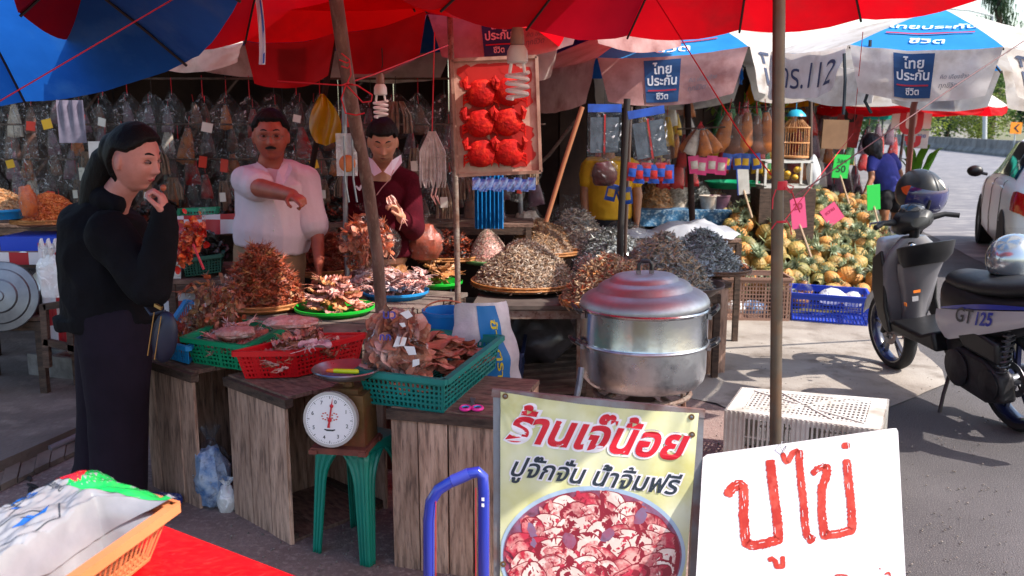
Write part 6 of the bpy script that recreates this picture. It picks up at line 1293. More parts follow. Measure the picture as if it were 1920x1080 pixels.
big_pack('blue-topped clear pack of dark trays hanging left of the black pole', 1133, 250, 5.4, .2, .33, 0); big_pack('blue-topped clear pack hanging tilted right of the black pole', 1218, 258, 5.3, .215, .33, -.17)
bag_thing('clear bag of dark red sauce hanging below the left blue-topped pack', D(1133, 325, 5.7), (.085, .03, .09), FLM, 71, blob_in(hm['darkred'], .93), top=.1, knot=False)
# blue pleated cloth and glossy ribbons below the red board
c = D(917, 375, 6.0); b = MB(); b.grid(lambda u, v: c + Vector(((u - .5) * .19, .018 * math.sin(u * 44), .17 - .36 * v)), 60, 4); solo(b, 'pleated_cloth', 'bright blue pleated cloth hanging below the framed red board', 'cloth', mat('cloth_cyan', '#1580c4', .5, '#0f62a0', 6, tl=.2), recalc=False)
for i in range(9):
    c = D(893 + i * 13, 333 + 3 * (i % 2), 5.9); b = MB(); b.grid(lambda u, v: c + Vector(((u - .5) * .05, .012 * math.sin(u * 5 + v * 6), -.08 * v)), 5, 6); solo(b, 'foil_packet', 'shiny blue foil packet, %s from left under the framed red board' % ordn(i + 1), 'foil packet', mat('foil_blue', '#1a58c8', .15, '#cfe0f8', 20, met=.4), group='blue foil packets under the framed board', recalc=False)
# rows of anonymous colourful hanging goods
def field(x0, x1, y0, y1, n, d0, d1, keys, place, s=1.0, off=0):
    gx = max(1, int(n ** .5 * 1.3)); k_ = 0
    rows = max(1, n // gx)
    for r_ in range(rows):
        for q_ in range(gx):
            key = rnd.choice(keys); px = x0 + (x1 - x0) * (q_ + .5 + J(.3)) / gx; py = y0 + (y1 - y0) * (r_ + .2 + J(.15)) / rows
            p = CB[key]; k_ += 1
            nm = {'darkred': 'dark red'}.get(key, key); hang(p, px, py, rnd.uniform(d0, d1), s * rnd.uniform(.8, 1.25), '%s hanging bag, %s in row %d %s' % (nm, ordn(q_ + 1), r_ + 1, place), 'hanging bags ' + place, ry=J(.15))
field(1018, 1128, 165, 330, 28, 8.4, 9.2, ['brown', 'red', 'orange', 'mauve', 'white', 'orange'], 'between framed board and black pole', 1.2)
field(1190, 1300, 165, 320, 26, 8.2, 9.2, ['red', 'brown', 'red', 'orange', 'white', 'yellow'], 'right of the tilted blue pack', 1.3)
field(1340, 1450, 185, 300, 20, 10.5, 11.5, ['red', 'green', 'yellow', 'darkred'], 'under the umbrella valance with digits', 1.6)
field(1485, 1560, 195, 320, 20, 12, 13, ['red', 'mauve', 'orange', 'brown', 'white'], 'behind the bird cage', 1.7)
field(1590, 1690, 225, 300, 14, 16, 18, ['red', 'yellow', 'mauve', 'green', 'white', 'darkred'], 'at the far stalls by the road', 2.0)
field(1530, 1620, 300, 360, 12, 12.5, 13.5, ['mauve', 'brown', 'darkred', 'mauve'], 'behind the green price card', 2.2)
field(0, 330, 185, 400, 40, 6.6, 7.0, ['brown', 'darkred', 'orange', 'brown', 'mauve', 'white'], 'deep on the back wall, left third', 1.1)
field(330, 660, 185, 400, 40, 6.6, 7.0, ['brown', 'darkred', 'brown', 'orange', 'red'], 'deep on the back wall, middle third', 1.1)
field(660, 1010, 185, 400, 36, 6.8, 7.1, ['brown', 'darkred', 'brown', 'mauve'], 'deep on the back wall, right third', 1.1)
for p in list(CB.values()) + list(FP.values()) + PR: del_tree(p)
# leaves at the top behind
b = MB()
for i in range(70):
    p = D(rnd.uniform(1335, 1480), rnd.uniform(192, 232), rnd.uniform(10.6, 11.2)); d_ = Vector((J(1), J(.5), rnd.uniform(-.6, .9))).normalized(); x, y, _ = frame(d_); l = rnd.uniform(.08, .2); b.add([p, p + d_ * l * .5 + x * .025, p + d_ * l, p + d_ * l * .5 - x * .025], [(0, 1, 2, 3)])
solo(b, 'hanging_foliage', 'yellow-green leaves hanging above the tall orange snack bags', 'plant', mat('leaf_lime', '#8aa028', .5, '#4f6a1c', 9, tl=.35), smooth=False, recalc=False)
# tables
def cloth_table(label, a, b_, dep, z, m_, drop=.16, top=None):
    t = plank_table(label, [a, b_, b_ + Vector((.1, dep, 0)), a + Vector((.1, dep, 0))], z, m_=top or wood_flat, n=4); A, B = Vector((a.x, a.y, z)), Vector((b_.x, b_.y, z)); m2 = MB(); m2.grid(lambda u, v: A.lerp(B, u) + Vector((0, -.015 - .012 * math.sin(u * 26) * v, .006 - drop * v)), 40, 6); m2.grid(lambda u, v: A.lerp(B, u) + Vector((0, dep * v - .015, .006)), 4, 4); m2.build('table_cloth', m_, t, recalc=False, world=True); return t
pat = mat('cloth_pattern', '#2d6a96', .6, '#173d5e', 10, c3='#b9ccd8', ns3=38)
cloth_table('stall table with a patterned blue cloth behind the silver fish', D(1200, 398, 9.0), D(1372, 392, 9.0), 1.0, D(1290, 395, 9.0).z, pat)
zt = D(1290, 395, 9.0).z
for i, (px, rx, h_, mts, l) in enumerate([(1228, .2, .28, [M_grB, M_och], 'tan heap of dried shrimp on the blue cloth table, left end'), (1272, .2, .34, [M_grA, M_grC], 'tall grey heap on the blue cloth table, second from left'), (1310, .15, .24, [M_slA, M_slB], 'silver heap on the blue cloth table, third from left'), (1345, .14, .14, [M_och, M_grC], 'small pale orange heap at the right end of the blue cloth table')]):
    c = D(px, 380, 9.4 + .1 * (i % 2)); c.z = zt + .01; heap(l, c, rx, rx, h_, 700, ANC, mts, 1.3, core=mts[0], seed=50 + i)
tray('flat green plastic tray on the blue cloth table', D(1372, 352, 9.6), .28, pl_green, .07)
for i, (px, m_, l) in enumerate([(1350, 'mauve', 'dull pink tub at the right of the blue cloth table'), (1330, 'white', 'small white tub on the blue cloth table')]): b = MB(); c = D(px, 380, 9.15); c.z = zt; b.lathe([(.001, .005), (.08, .005), (.1, .13), (.105, .13), (.105, .14), (.09, .14), (.001, .1)], c, 20); solo(b, 'tub', l, 'tub', hm[m_])
cloth_table('dim stall table with yellow trays seen under the framed board', D(940, 398, 8.2), D(1110, 392, 8.2), .9, D(1020, 395, 8.2).z, hm['cardboard'])
for i, (px, py, w_, key, l) in enumerate([(985, 380, .3, 'orange', 'orange-brown basket of goods under the framed board'), (1062, 362, .34, 'yellow', 'yellow plastic tray left of the person in yellow'), (1080, 320, .16, 'green', 'green bag on the shelf above the yellow tray'), (1018, 335, .14, 'pink', 'magenta tub on the shelf right of the framed board'), (1040, 325, .12, 'white', 'pale bag beside the magenta tub')]):
    c = D(px, py, 8.5); t = quad_basket(l, [c + Vector((-w_ / 2, -.1, .05)), c + Vector((w_ / 2, -.1, .05)), c + Vector((w_ / 2, .15, .05)), c + Vector((-w_ / 2, .15, .05))], .12, .02, hm[key], 8, 6, 3, .006) if i < 2 else bag_thing(l, c, (w_ / 2, .06, w_ / 2.4), hm[key], 80 + i, None, top=.3, knot=False, name='goods_bag')
b = MB(); z_ = D(1040, 345, 8.6).z; b.box((D(1040, 345, 8.6).x, 8.7, z_ - .03), (1.1, .4, .03)); solo(b, 'wall_shelf', 'dark wall shelf right of the framed red board', 'shelf', wood_flat, smooth=False)
# glass box, cage, cardboard, banners
c = D(1478, 327, 8.8); w_, h_, dp = .44, .24, .3; t = thing('glass_case', 'small white-framed glass case of yellow fruit behind the steel pole', 'display case', c - Vector((0, 0, h_ / 2)))
b = MB()
for sx in (-1, 1):
    for sy in (0, 1): b.box(c + Vector((sx * w_ / 2, sy * dp, 0)), (.022, .022, h_))
for sz in (-1, 1):
    for sy in (0, 1): b.box(c + Vector((0, sy * dp, sz * h_ / 2)), (w_ + .022, .022, .022))
    for sx in (-1, 1): b.box(c + Vector((sx * w_ / 2, dp / 2, sz * h_ / 2)), (.022, dp, .022))
b.build('case_frame', white_pl, t, False, world=True)
b = MB(); b.box(c + Vector((0, .0, 0)), (w_, .004, h_)); b.build('glass_pane', film('glass_f', '#e8f0f4', .1, bs=.5, bump=.01, cloud_glint=.05), t, False, world=True)
for i in range(12): b = MB(); b.ell(c + Vector((J(w_ * .38), .08 + rnd.random() * .15, J(.05))), (.035, .03, .03)); b.build('yellow_fruit', hm['yellow'], t, world=True)
b = MB(); b.box(c + Vector((0, .15, -h_ / 2 - .33)), (w_ + .1, .35, .62)); solo(b, 'stall_counter', 'dark counter standing under the glass case of yellow fruit', 'counter', wood_dark, smooth=False)
c = D(1490, 262, 9.2); t = thing('bird_cage', 'round bamboo bird cage above the glass case', 'bird cage', c - Vector((0, 0, .17)))
for k_ in range(16): a = k_ * .3927; b = MB(); b.tube([c + Vector((math.cos(a) * .14, math.sin(a) * .14, -.17)), c + Vector((math.cos(a) * .14, math.sin(a) * .14, .12)), c + Vector((math.cos(a) * .06, math.sin(a) * .06, .2))], .003, 4); b.build('bar', mat('cane', '#c08858', .5), t, world=True)
for z in (-.17, -.03, .12): b = MB(); b.tube([c + Vector((math.cos(a * .2618) * .142, math.sin(a * .2618) * .142, z)) for a in range(25)], .006, 5); b.build('hoop', MATS['cane'], t, world=True)
b = MB(); b.lathe([(.001, .02), (.143, .02), (.143, 0), (.001, 0)], c - Vector((0, 0, .18)), 20); b.build('floor', MATS['cane'], t, world=True)
b = MB(); b.lathe([(.001, .07), (.05, .06), (.09, .02), (.1, 0), (.001, 0)], c + Vector((0, 0, .23)), 20); b.tube([c + Vector((0, 0, .19)), c + Vector((0, 0, .8))], .003, 5); b.build('blue_cap', mat('cap_blue', '#2fa0c4', .4), t, world=True)
bag_thing('white plastic bag hanging right of the glass case', D(1525, 322, 8.9), (.07, .05, .15), mat('bag_plain_white', '#d9dadd', .35, tl=.3, coat=.4), 75, None, top=.5, knot=False)
c = D(1565, 252, 11.2); b = MB(); b.box(c, (.31, .03, .35), Matrix.Rotation(.03, 3, 'Y')); solo(b, 'cardboard_sheet', 'brown cardboard sheet hanging behind the green price card', 'cardboard', hm['cardboard'], smooth=False)
def placard(label, px, py, d, w_, h_, m_, stick, tilt=0.0, txt=None, tm=None, name='price_card', tw=.6, yaw=0.0, mat_edge=None):
    c = D(px, py, d); t = thing(name, label, 'price card' if name == 'price_card' else 'sign', c); E = Euler((.08, tilt, yaw)).to_matrix()
    b = MB(); b.box(c, (w_, .008, h_), E); b.build('card', m_, t, False, world=True)
    if mat_edge: b = MB(); b.box(c + E @ Vector((-w_ * .47, -.001, 0)), (w_ * .1, .012, h_ * 1.01), E); b.build('edge', mat_edge, t, False, world=True)
    if txt:
        b = MB()
        for k_, s in enumerate(txt): put_text(b, s, lambda x, y: c + E @ Vector((x, -.0055, y + h_ * (.22 - .34 * k_))), w=w_ * tw, bold=.02)
        b.build('handwriting', tm, t, False, recalc=False, world=True)
    if stick: e = D(stick[0], stick[1], stick[2] if len(stick) > 2 else d - .05); s0 = c - E @ Vector((0, -.008, h_ * .3)); b = MB(); b.tube([s0, e], .009, 6); b.build('stick', mat('stick_pale', '#b89c80', .7), t, world=True)
neon = mat('card_green', '#2fd052', .5); pinkc = mat('card_pink', '#ea5a88', .5); inkg = mat('ink_dark', '#1f3a2a', .6)
placard('bright green price card higher up, left of the woman in navy', 1577, 312, 9.8, .17, .25, neon, (1592, 382), .06, ['3ลูก', '50'], inkg)
placard('bright green price card lower down, in front of the woman in navy', 1638, 370, 9.0, .13, .25, neon, (1650, 432), -.12, None)
placard('tilted pink price card right beside the steel pole', 1497, 400, 7.9, .13, .27, pinkc, (1521, 482), -.16, ['20'], mat('ink_red', '#b02050', .6))
placard('pink price card lying tilted on the pineapples', 1560, 402, 9.3, .18, .2, pinkc, None, -.65, ['หวาน'], mat('ink_red', '#b02050', .6))
placard('white placard with a blue edge on a stick, left of the steel pole', 1393, 336, 8.3, .11, .28, white_pl, (1410, 408), -.12, mat_edge=hm['blue'])
placard('whiteboard with red handwriting under the far red umbrella', 1710, 216, 11.6, .5, .34, mat('board_offwhite', '#cfc5c0', .6), None, 0, ['หอย', 'ปู'], mat('ink_red2', '#b8242c', .6), name='hanging_sign')
placard('small white and blue notice under the red-lettered whiteboard', 1727, 262, 11.8, .18, .22, white_pl, None, 0, ['ขาย'], hm['blue'], name='hanging_sign')
placard('red cloth banner with a dark letter behind the woman in navy', 1592, 232, 12.4, .34, .62, hm['red'], None, .12, ['ป'], black_soft, name='hanging_sign', tw=.5)
# leafy plant by the far pole
t = thing('banana_plant', 'broad green leafy plant at the foot of the far red umbrella', 'plant', G(1712, 420)); 
for i in range(9):
    b = MB(); c = D(1722 + J(14), 330, 12.4 + J(.2)); a = i * .7; e = Vector((math.cos(a) * .34, math.sin(a) * .2, .1 + rnd.random() * .25)); sd = Vector((-e.y, e.x, 0)).normalized()
    b.grid(lambda u, v: c + e * v + Vector((0, 0, .16 * math.sin(v * 2.6))) + sd * ((u - .5) * .14 * math.sin(math.pi * (v * .9 + .08))), 4, 8); b.build('leaf', mat('leaf_banana', '#5d9a2c', .45, '#3f7a20', 5, tl=.35), t, recalc=False, world=True)
b = MB(); b.tube([Vector((t.location.x, t.location.y, 0)), D(1722, 335, 12.4)], .04, 8); b.build('stem', leafA[1], t, world=True)
# ---------- pineapples ----------
def pine_proto(kind):
    t = thing('pineapple', 'x', 'pineapple', (0, 0, -60)); b = MB(); nu, nv = 18, 11
    def f(u, v):
        a = 6.2832 * u; r_ = .068 * math.sin(math.pi * (v * .90 + .06)) ** .55; bu = .004 * math.cos(a * 8 + v * 22) * math.cos(a * 8 - v * 22)
        return Vector(((r_ + bu) * math.cos(a), (r_ + bu) * math.sin(a), .165 * v))
    b.grid(f, nu * 2, nv * 2); 
    cs = {'gold': ('#c88a44', '#aa7034', '#7a6c3c'), 'green': ('#75743c', '#907840', '#4f5630'), 'mid': ('#a67e3c', '#80743c', '#605c30')}[kind]
    b.build('fruit', mat('pine_' + kind, cs[0], .6, cs[1], 14, bump=.5, bs=70, c3=cs[2], ns3=70, rand=.25), t)
    cr2 = MB()
    for k_ in range(22):
        a = k_ * 2.4; up_ = 1 - k_ / 26; d_ = Vector((math.cos(a) * (1 - up_ * .6), math.sin(a) * (1 - up_ * .6), .5 + up_)).normalized(); l = .04 + .05 * up_; sd = Vector((-math.sin(a), math.cos(a), 0)) * .009
        p = Vector((math.cos(a) * .012, math.sin(a) * .012, .155)); m1 = p + d_ * l * .55; e = p + d_ * l + Vector((math.cos(a), math.sin(a), -.3)) * .025; cr2.add([p - sd, p + sd, m1 + sd * 1.1, e, m1 - sd * 1.1], [(0, 1, 2, 4), (4, 2, 3)])
    cr2.build('crown_leaves', mat('pine_leaf', '#98a284', .6, '#6c7a5a', 20, tl=.2, rand=.2), t, False, recalc=False); return t
PN = {k_: pine_proto(k_) for k_ in ('gold', 'green', 'mid')}
LB = {'gold': 'ripe golden-orange pineapple', 'green': 'greenish unripe pineapple', 'mid': 'brownish yellow pineapple'}
def zs_left(px, d): return .14 + .56 * min(1, max(0, (d - 7.75) / 1.3)) - .25 * max(0, d - 9.3) - .0
def zs_right(px, d): return .12 + .58 * min(1, max(0, (d - 7.7) / 2.9)) ** .8 - .0065 * max(0, px - 1600) * min(1, max(0, (d - 8.8) / 1.5))
for nm, x0, x1, d0, d1, zf, nmax in (('left', 1352, 1478, 7.8, 9.4, zs_left, 118), ('right', 1468, 1700, 7.7, 11.2, zs_right, 180)):
    P = []; tries = 0
    while len(P) < nmax and tries < 9000:
        tries += 1; d = d0 + (d1 - d0) * rnd.random() ** 1.1; px = rnd.uniform(x0, x1); X = (px - 960) / FPX * (d + .1)
        if nm == 'right' and px > 1632 and d > 9.2: continue
        z = zf(px, d); p = Vector((X, d, z)); md = .112 if d < 10 else .14
        if all((p - q).length > md for q in P): P.append(p)
    for p in P:
        k_ = rnd.choices(['gold', 'green', 'mid'], [.5, .2, .3] if nm == 'left' else [.36, .34, .3])[0]; lying = rnd.random() < .75
        dr = Euler((rnd.uniform(.9, 1.7) if lying else J(.5), 0, rnd.uniform(0, 6.28)))
        c = dup(PN[k_], p - Vector((0, 0, .07 if not lying else .0)), None, '%s in the %s heap' % (LB[k_], 'smaller left-hand' if nm == 'left' else 'larger right-hand'), rnd.uniform(.88, 1.15), '%s pineapples in the %s heap' % (k_ if k_ != 'mid' else 'brownish', nm), rot=tuple(dr))
for p in PN.values(): del_tree(p)
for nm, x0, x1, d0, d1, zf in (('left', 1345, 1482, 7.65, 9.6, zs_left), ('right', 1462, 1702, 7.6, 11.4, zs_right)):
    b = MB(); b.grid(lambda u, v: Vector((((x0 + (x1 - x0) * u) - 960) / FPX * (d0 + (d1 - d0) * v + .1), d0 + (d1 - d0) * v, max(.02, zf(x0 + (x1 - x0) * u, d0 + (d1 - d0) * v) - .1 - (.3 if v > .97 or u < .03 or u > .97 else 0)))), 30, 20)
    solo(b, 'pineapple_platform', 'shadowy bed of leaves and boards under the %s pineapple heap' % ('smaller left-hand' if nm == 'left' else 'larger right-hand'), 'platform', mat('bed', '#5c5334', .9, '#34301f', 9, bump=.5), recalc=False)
# loose crown leaves lying over the heaps
b = MB()
for i in range(450):
    if rnd.random() < .35: px, d = rnd.uniform(1355, 1475), rnd.uniform(7.8, 9.3); z = zs_left(px, d)
    else: px, d = rnd.uniform(1475, 1690), rnd.uniform(7.75, 11); z = zs_right(px, d)
    p = Vector(((px - 960) / FPX * (d + .1), d, z + .05 + J(.03))); d_ = Vector((J(1), J(1), rnd.uniform(-.2, .7))).normalized(); x, y, _ = frame(d_); l = rnd.uniform(.07, .17); b.add([p - x * .006, p + x * .006, p + d_ * l * .6 + x * .008, p + d_ * l, p + d_ * l * .6 - x * .008], [(0, 1, 2, 4), (4, 2, 3)])
tag(b.build('loose_leaves', mat('pine_leaf2', '#93a274', .6, '#59693e', 14, tl=.25, c3='#b3a878', ns3=10), None, False, recalc=False), 'pale green spiky leaves sticking out all over the pineapple heaps', 'leaves', None, 'stuff')
# crates in front
f0, f1 = G(1350, 602), G(1458, 604); quad_basket('brown plastic crate with bags, left of the steel pole', [Vector((f0.x, f0.y, .36)), Vector((f1.x + .1, f1.y, .36)), Vector((f1.x + .1, f1.y + .38, .36)), Vector((f0.x, f0.y + .38, .36))], .355, .004, pl_brown, 22, 16, 9, .0035, .1, name='plastic_crate', cat='crate')
f0, f1 = G(1482, 602), G(1628, 614); dv2 = Vector((.12, .42, 0)); quad_basket('royal blue plastic crate with white bags in front of the pineapples', [Vector((f0.x, f0.y, .235)), Vector((f1.x, f1.y, .235)), Vector((f1.x, f1.y, .235)) + dv2, Vector((f0.x, f0.y, .235)) + dv2], .23, .01, pl_blue, 22, 14, 5, .004, .2, name='plastic_crate', cat='crate', holes=True)
for i, (px, py, rx, l) in enumerate([(1508, 548, .07, 'clear thin bag standing at the left of the blue crate'), (1560, 556, .12, 'white plastic bag lying in the middle of the blue crate'), (1600, 562, .08, 'white plastic bag at the right of the blue crate')]): bag_thing(l, D(px, py, 7.45), (rx, .08, .07 + .03 * (i == 0)), FLW if i else FLM, 84 + i, None, top=.4, knot=(i == 0))
for i, (px, w_) in enumerate([(1380, .1), (1412, .12)]): bag_thing('%s plastic bag inside the brown crate, %s' % (('white', 'blue and white')[i], ('left', 'right')[i]), D(px, 578, 7.65), (w_, .08, .07), [FLW, bl_in][i], 90 + i, None, top=.3, knot=False)
# ================= PEOPLE =================
def fused(mb, name, mats, parent, voxel=.006, sm=4, mfn=None, wr=0.0, wrs=9.0, seed=0, stretch=(1, 1, 1)):
    """weld overlapping limbs into one continuous skin; world coordinates in, child of parent out"""
    me = mb.mesh('tmp', mats, True); o = bpy.data.objects.new('tmp', me); col.objects.link(o)
    r_ = o.modifiers.new('r', 'REMESH'); r_.mode = 'VOXEL'; r_.voxel_size = voxel; s_ = o.modifiers.new('s', 'SMOOTH'); s_.iterations = sm; s_.factor = .5
    dg = bpy.context.evaluated_depsgraph_get(); dg.update(); m2 = bpy.data.meshes.new_from_object(o.evaluated_get(dg)); bpy.data.objects.remove(o); bpy.data.meshes.remove(me)
    n = len(m2.vertices); v = np.zeros(n * 3); m2.vertices.foreach_get('co', v); v = v.reshape(-1, 3)
    if wr:
        nr = np.zeros(n * 3); m2.vertices.foreach_get('normal', nr); nr = nr.reshape(-1, 3)
        for i in range(n):
            p = v[i]; q = (p[0] * wrs * stretch[0], p[1] * wrs * stretch[1], p[2] * wrs * stretch[2]); h = wr * ((1 - abs(nz(q, 1, seed)) * 2.2) + .5 * nz(q, 2.3, seed + 3)); v[i] = p + nr[i] * h
    I = INV[parent.name]; A = np.array(I); v = v @ A[:3, :3].T + A[:3, 3]; m2.vertices.foreach_set('co', v.ravel())
    m2.materials.clear()
    for m_ in (mats if isinstance(mats, (list, tuple)) else [mats]): m2.materials.append(m_)
    m2.polygons.foreach_set('use_smooth', [True] * len(m2.polygons)); m2.update(); m2.name = name
    o = bpy.data.objects.new(name, m2); col.objects.link(o); o.parent = parent; INV[o.name] = I; return o
def g2(x, z, cx, cz, sx, sz): return math.exp(-((x - cx) / sx) ** 2 - ((z - cz) / sz) ** 2)
def headfn(d, male=0.0, chub=0.0):
    """unit direction -> head surface point; face looks to -Y, height about .235"""
    x, y, z = d.x, d.y, d.z; px, py, pz = x * (.074 + .007 * chub), y * .094, z * .118
    if z < 0:
        t = -z; px *= 1 - (.30 - .1 * male - .08 * chub) * t ** 1.6; 
        if y > 0: py *= 1 - .5 * t
        else: py *= 1 - .10 * t
    if z > 0: px *= 1 + .04 * math.sin(math.pi * z)
    if y < 0:
        f = min(1, -y * 1.6); X, Z = px / 1.0, pz
        py = py * (1 - .07 * f * (1 - abs(z)))
        o = .0
        o += .021 * g2(X, Z, 0, -.026, .0105, .014) + .012 * g2(X, Z, 0, -.006, .008, .024) + .008 * (g2(X, Z, .012, -.031, .007, .007) + g2(X, Z, -.012, -.031, .007, .007))
        o += .006 * g2(X, Z, 0, .03, .045, .012) - .010 * (g2(X, Z, .031, .008, .015, .011) + g2(X, Z, -.031, .008, .015, .011))
        o += .0085 * g2(X, Z, 0, -.058, .022, .007) + .008 * g2(X, Z, 0, -.068, .017, .0065) - .003 * g2(X, Z, 0, -.063, .02, .003) + .010 * g2(X, Z, 0, -.097, .022, .016) - .003 * g2(X, Z, 0, -.08, .03, .007)
        o += .006 * (g2(X, Z, .042, -.02, .02, .022) + g2(X, Z, -.042, -.02, .02, .022)) + .006 * chub * (g2(X, Z, .045, -.05, .02, .03) + g2(X, Z, -.045, -.05, .02, .03))
        py -= o * f
    return Vector((px, py, pz))
def sph(az, el): a, e = R(az), R(el); return Vector((math.sin(a) * math.cos(e), -math.cos(a) * math.cos(e), math.sin(e)))
class Head:
    def __init__(s, c, yaw, pitch=0, roll=0, k=1.0, **kw): s.c = Vector(c); s.k = k; s.kw = kw; s.M = Euler((R(pitch), R(roll), R(yaw)), 'XYZ').to_matrix()
    def p(s, d, off=0.0):
        q = headfn(d, **s.kw); return s.c + s.M @ ((q + q.normalized() * off) * s.k)
    def add(s, mb):
        mb.grid(lambda u, v: s.p(sph(u * 360, -90 + 180 * v)), 110, 90)
        for sx in (-1, 1):
            e = Vector((sx * (.076 + .008 * s.kw.get('chub', 0)), .008, -.005)); Rm = s.M @ Matrix.Rotation(sx * .35, 3, 'Z')
            mb.ell(s.c + s.M @ (e * s.k), Vector((.007, .018, .03)) * s.k, Rm, 12); mb.ell(s.c + s.M @ ((e + Vector((0, -.004, -.022))) * s.k), Vector((.007, .01, .01)) * s.k, Rm, 10)
    def patch(s, name, m_, parent, az0, az1, el0, el1, off=.0012, shape=None, n=14):
        b = MB(); 
        def f(u, v):
            a = az0 + (az1 - az0) * u; w_ = shape(u) if shape else (1, 0); e = (el0 + el1) / 2 + w_[1] + (el1 - el0) * (v - .5) * w_[0]; return s.p(sph(a, e), off * (1 if 0 < v < 1 else .2))
        b.grid(f, n, 6); b.build(name, m_, parent, recalc=False, world=True)
    def features(s, parent, brow_m, lip_m, look=(0, 0), open_=1.0, brow=1.0, sides=(-1, 1)):
        for sx in sides:
            if open_ < .38: s.patch('eyelid', mat('lash', '#2a1814', .5), parent, sx * 13, sx * 31, 2.6, 4.2, .002, lambda u: (math.sin(math.pi * min(1, u + .05)) * .8 + .2, -1.8 * math.sin(math.pi * u))); s.patch('eyebrow', brow_m, parent, sx * 10, sx * 34, 14.5, 17.5 + brow, .0016, lambda u: (.5 + .5 * math.sin(math.pi * u), 2.5 * math.sin(math.pi * min(1, u * .9)))); continue
            c = s.c + s.M @ (Vector((sx * .031, -.0805, .0075)) * s.k); b = MB(); b.ell(c, Vector((.0135, .008, .0068 * open_)) * s.k, s.M, 14); b.build('eye', mat('eye_white', '#7e6e6a', .3), parent, world=True)
            b = MB(); b.ell(c + s.M @ (Vector((look[0], -.0055, look[1])) * s.k), Vector((.0078, .0035, .0072 * min(1, open_ + .15))) * s.k, s.M, 12); b.build('iris', mat('iris', '#1d120e', .15), parent, world=True)
            s.patch('eyelid', mat('lash', '#2a1814', .5), parent, sx * 14, sx * 30, 5.6 * open_ + 1, 8.4 * open_ + 1, .0022, lambda u: (math.sin(math.pi * min(1, u + .05)) * .8 + .2, 2.2 * math.sin(math.pi * u)))
            s.patch('eyebrow', brow_m, parent, sx * 10, sx * 34, 14.5, 17.5 + brow, .0016, lambda u: (.5 + .5 * math.sin(math.pi * u), 2.5 * math.sin(math.pi * min(1, u * .9))))
        s.patch('lips', lip_m, parent, -17, 17, -33.5, -27, .0012, lambda u: (math.sin(math.pi * u) ** .7 + .02, .6 * math.cos((u - .5) * 12)), 18)
        s.patch('mouth_line', mat('mouth_dark', '#3a1010', .6), parent, -16, 16, -30.8, -30.2, .0022, lambda u: (1, .4 * math.cos((u - .5) * 12)), 18)
    def hair(s, name, m_, parent, fn, wr=.004, extra=None, vox=.005):
        b = MB(); b.grid(lambda u, v: s.p(sph(u * 360, -89 + 178 * v), fn(((u * 360 + 180) % 360) - 180, -89 + 178 * v)), 96, 72)
        if extra: extra(b)
        return fused(b, name, m_, parent, vox, 2, wr=wr, wrs=26, seed=3, stretch=(1, 1, .35))
def hand(mb, wrist, dirv, palm_n, k=1.0, curl=(.5, .5, .5, .5), thumb=.4, spread=.12, left=False):
    w_ = Vector(wrist); d = Vector(dirv).normalized(); n = Vector(palm_n); n = (n - d * n.dot(d)).normalized(); s = d.cross(n) * (-1 if left else 1)
    c = w_ + d * .045 * k; E = Matrix((s, d, n)).transposed()
    mb.cap(w_ - d * .02 * k, w_ + d * .02 * k, .024 * k, .026 * k, 12); mb.ell(c, Vector((.040, .050, .017)) * k, E, 14)
    for i, (L_, off) in enumerate(((.070, .030), (.078, .011), (.072, -.009), (.058, -.028))):
        a = c + d * (.036 - .004 * abs(i - 1)) * k + s * off * k; cu = curl[i]; dr = (d + s * (off * spread / .03)).normalized(); r_ = (.0088 - .0006 * (i == 3)) * k
        ang = 0; p = a; pts = [a - d * .02 * k, a]
        for sg, f in ((.44, .8), (.31, 1.1), (.25, .8)): ang += cu * f; p = p + (dr * math.cos(ang) + n * math.sin(ang)) * L_ * sg * k; pts.append(p)
        mb.tube(pts, [r_, r_ * 1.05, r_, r_ * .92, r_ * .7], 8)
    a = w_ + d * .02 * k + s * .028 * k; t1 = a + (d * .55 + s * .75 + n * .25).normalized() * .035 * k; t2 = t1 + (d * .85 + s * (.35 - thumb * .5) + n * thumb).normalized() * .03 * k; t3 = t2 + (d * .9 + s * (.1 - thumb) + n * thumb).normalized() * .022 * k
    mb.tube([a - s * .012 * k, a, t1, t2, t3], [.014 * k, .014 * k, .0105 * k, .0095 * k, .007 * k], 8)
skinF = mat('skin_woman', '#d08c80', .5, '#c27c70', 20, sss=.12, bump=.05, bs=120); skinM = mat('skin_man', '#a0503c', .5, '#8a4232', 16, sss=.08, bump=.1, bs=110); skinB = mat('skin_boy', '#c08a6e', .5, '#b27c62', 18, sss=.1); skinT = mat('skin_tan', '#a87050', .5, '#94603f', 14)
hairM = mat('hair_black', '#0b090a', .6, '#141010', 30, spec=.2, stretch=(4, 4, .6), bump=.5, bs=60); lipF = mat('lips_rose', '#a83a40', .35); lipM = mat('lips_brown', '#7c4438', .5)
# ---- woman in black ----
t = thing('person', 'woman in a black hooded jacket and dark trousers, side-on, raising a morsel to her mouth', 'person', G(205, 985))
H = Head(D(252, 298, 3.52), 74, 12, -2, 1.07, chub=.6); b = MB(); H.add(b)
nk, sh = D(222, 362, 3.56), D(205, 420, 3.6)
b.cap(H.c + Vector((-.02, .02, -.06)), nk, .055, .058, 20); b.cap(nk, D(200, 400, 3.6), .058, .075, 18)
b.cap(D(205, 440, 3.6), D(215, 600, 3.6), .12, .13, 20)
for dd in (-.08, .09): b.cap(D(205, 610, 3.58 + dd), D(207, 770, 3.58 + dd), .08, .06, 16); q = D(206, 930, 3.6 + dd); b.cap(D(207, 770, 3.58 + dd), (q.x, q.y, .1), .055, .04, 14); b.cap((q.x, q.y, .05), (q.x + .14, q.y - .05, .035), .038, .03, 12)
wr_ = D(309, 408, 3.34); el_ = D(287, 540, 3.36)
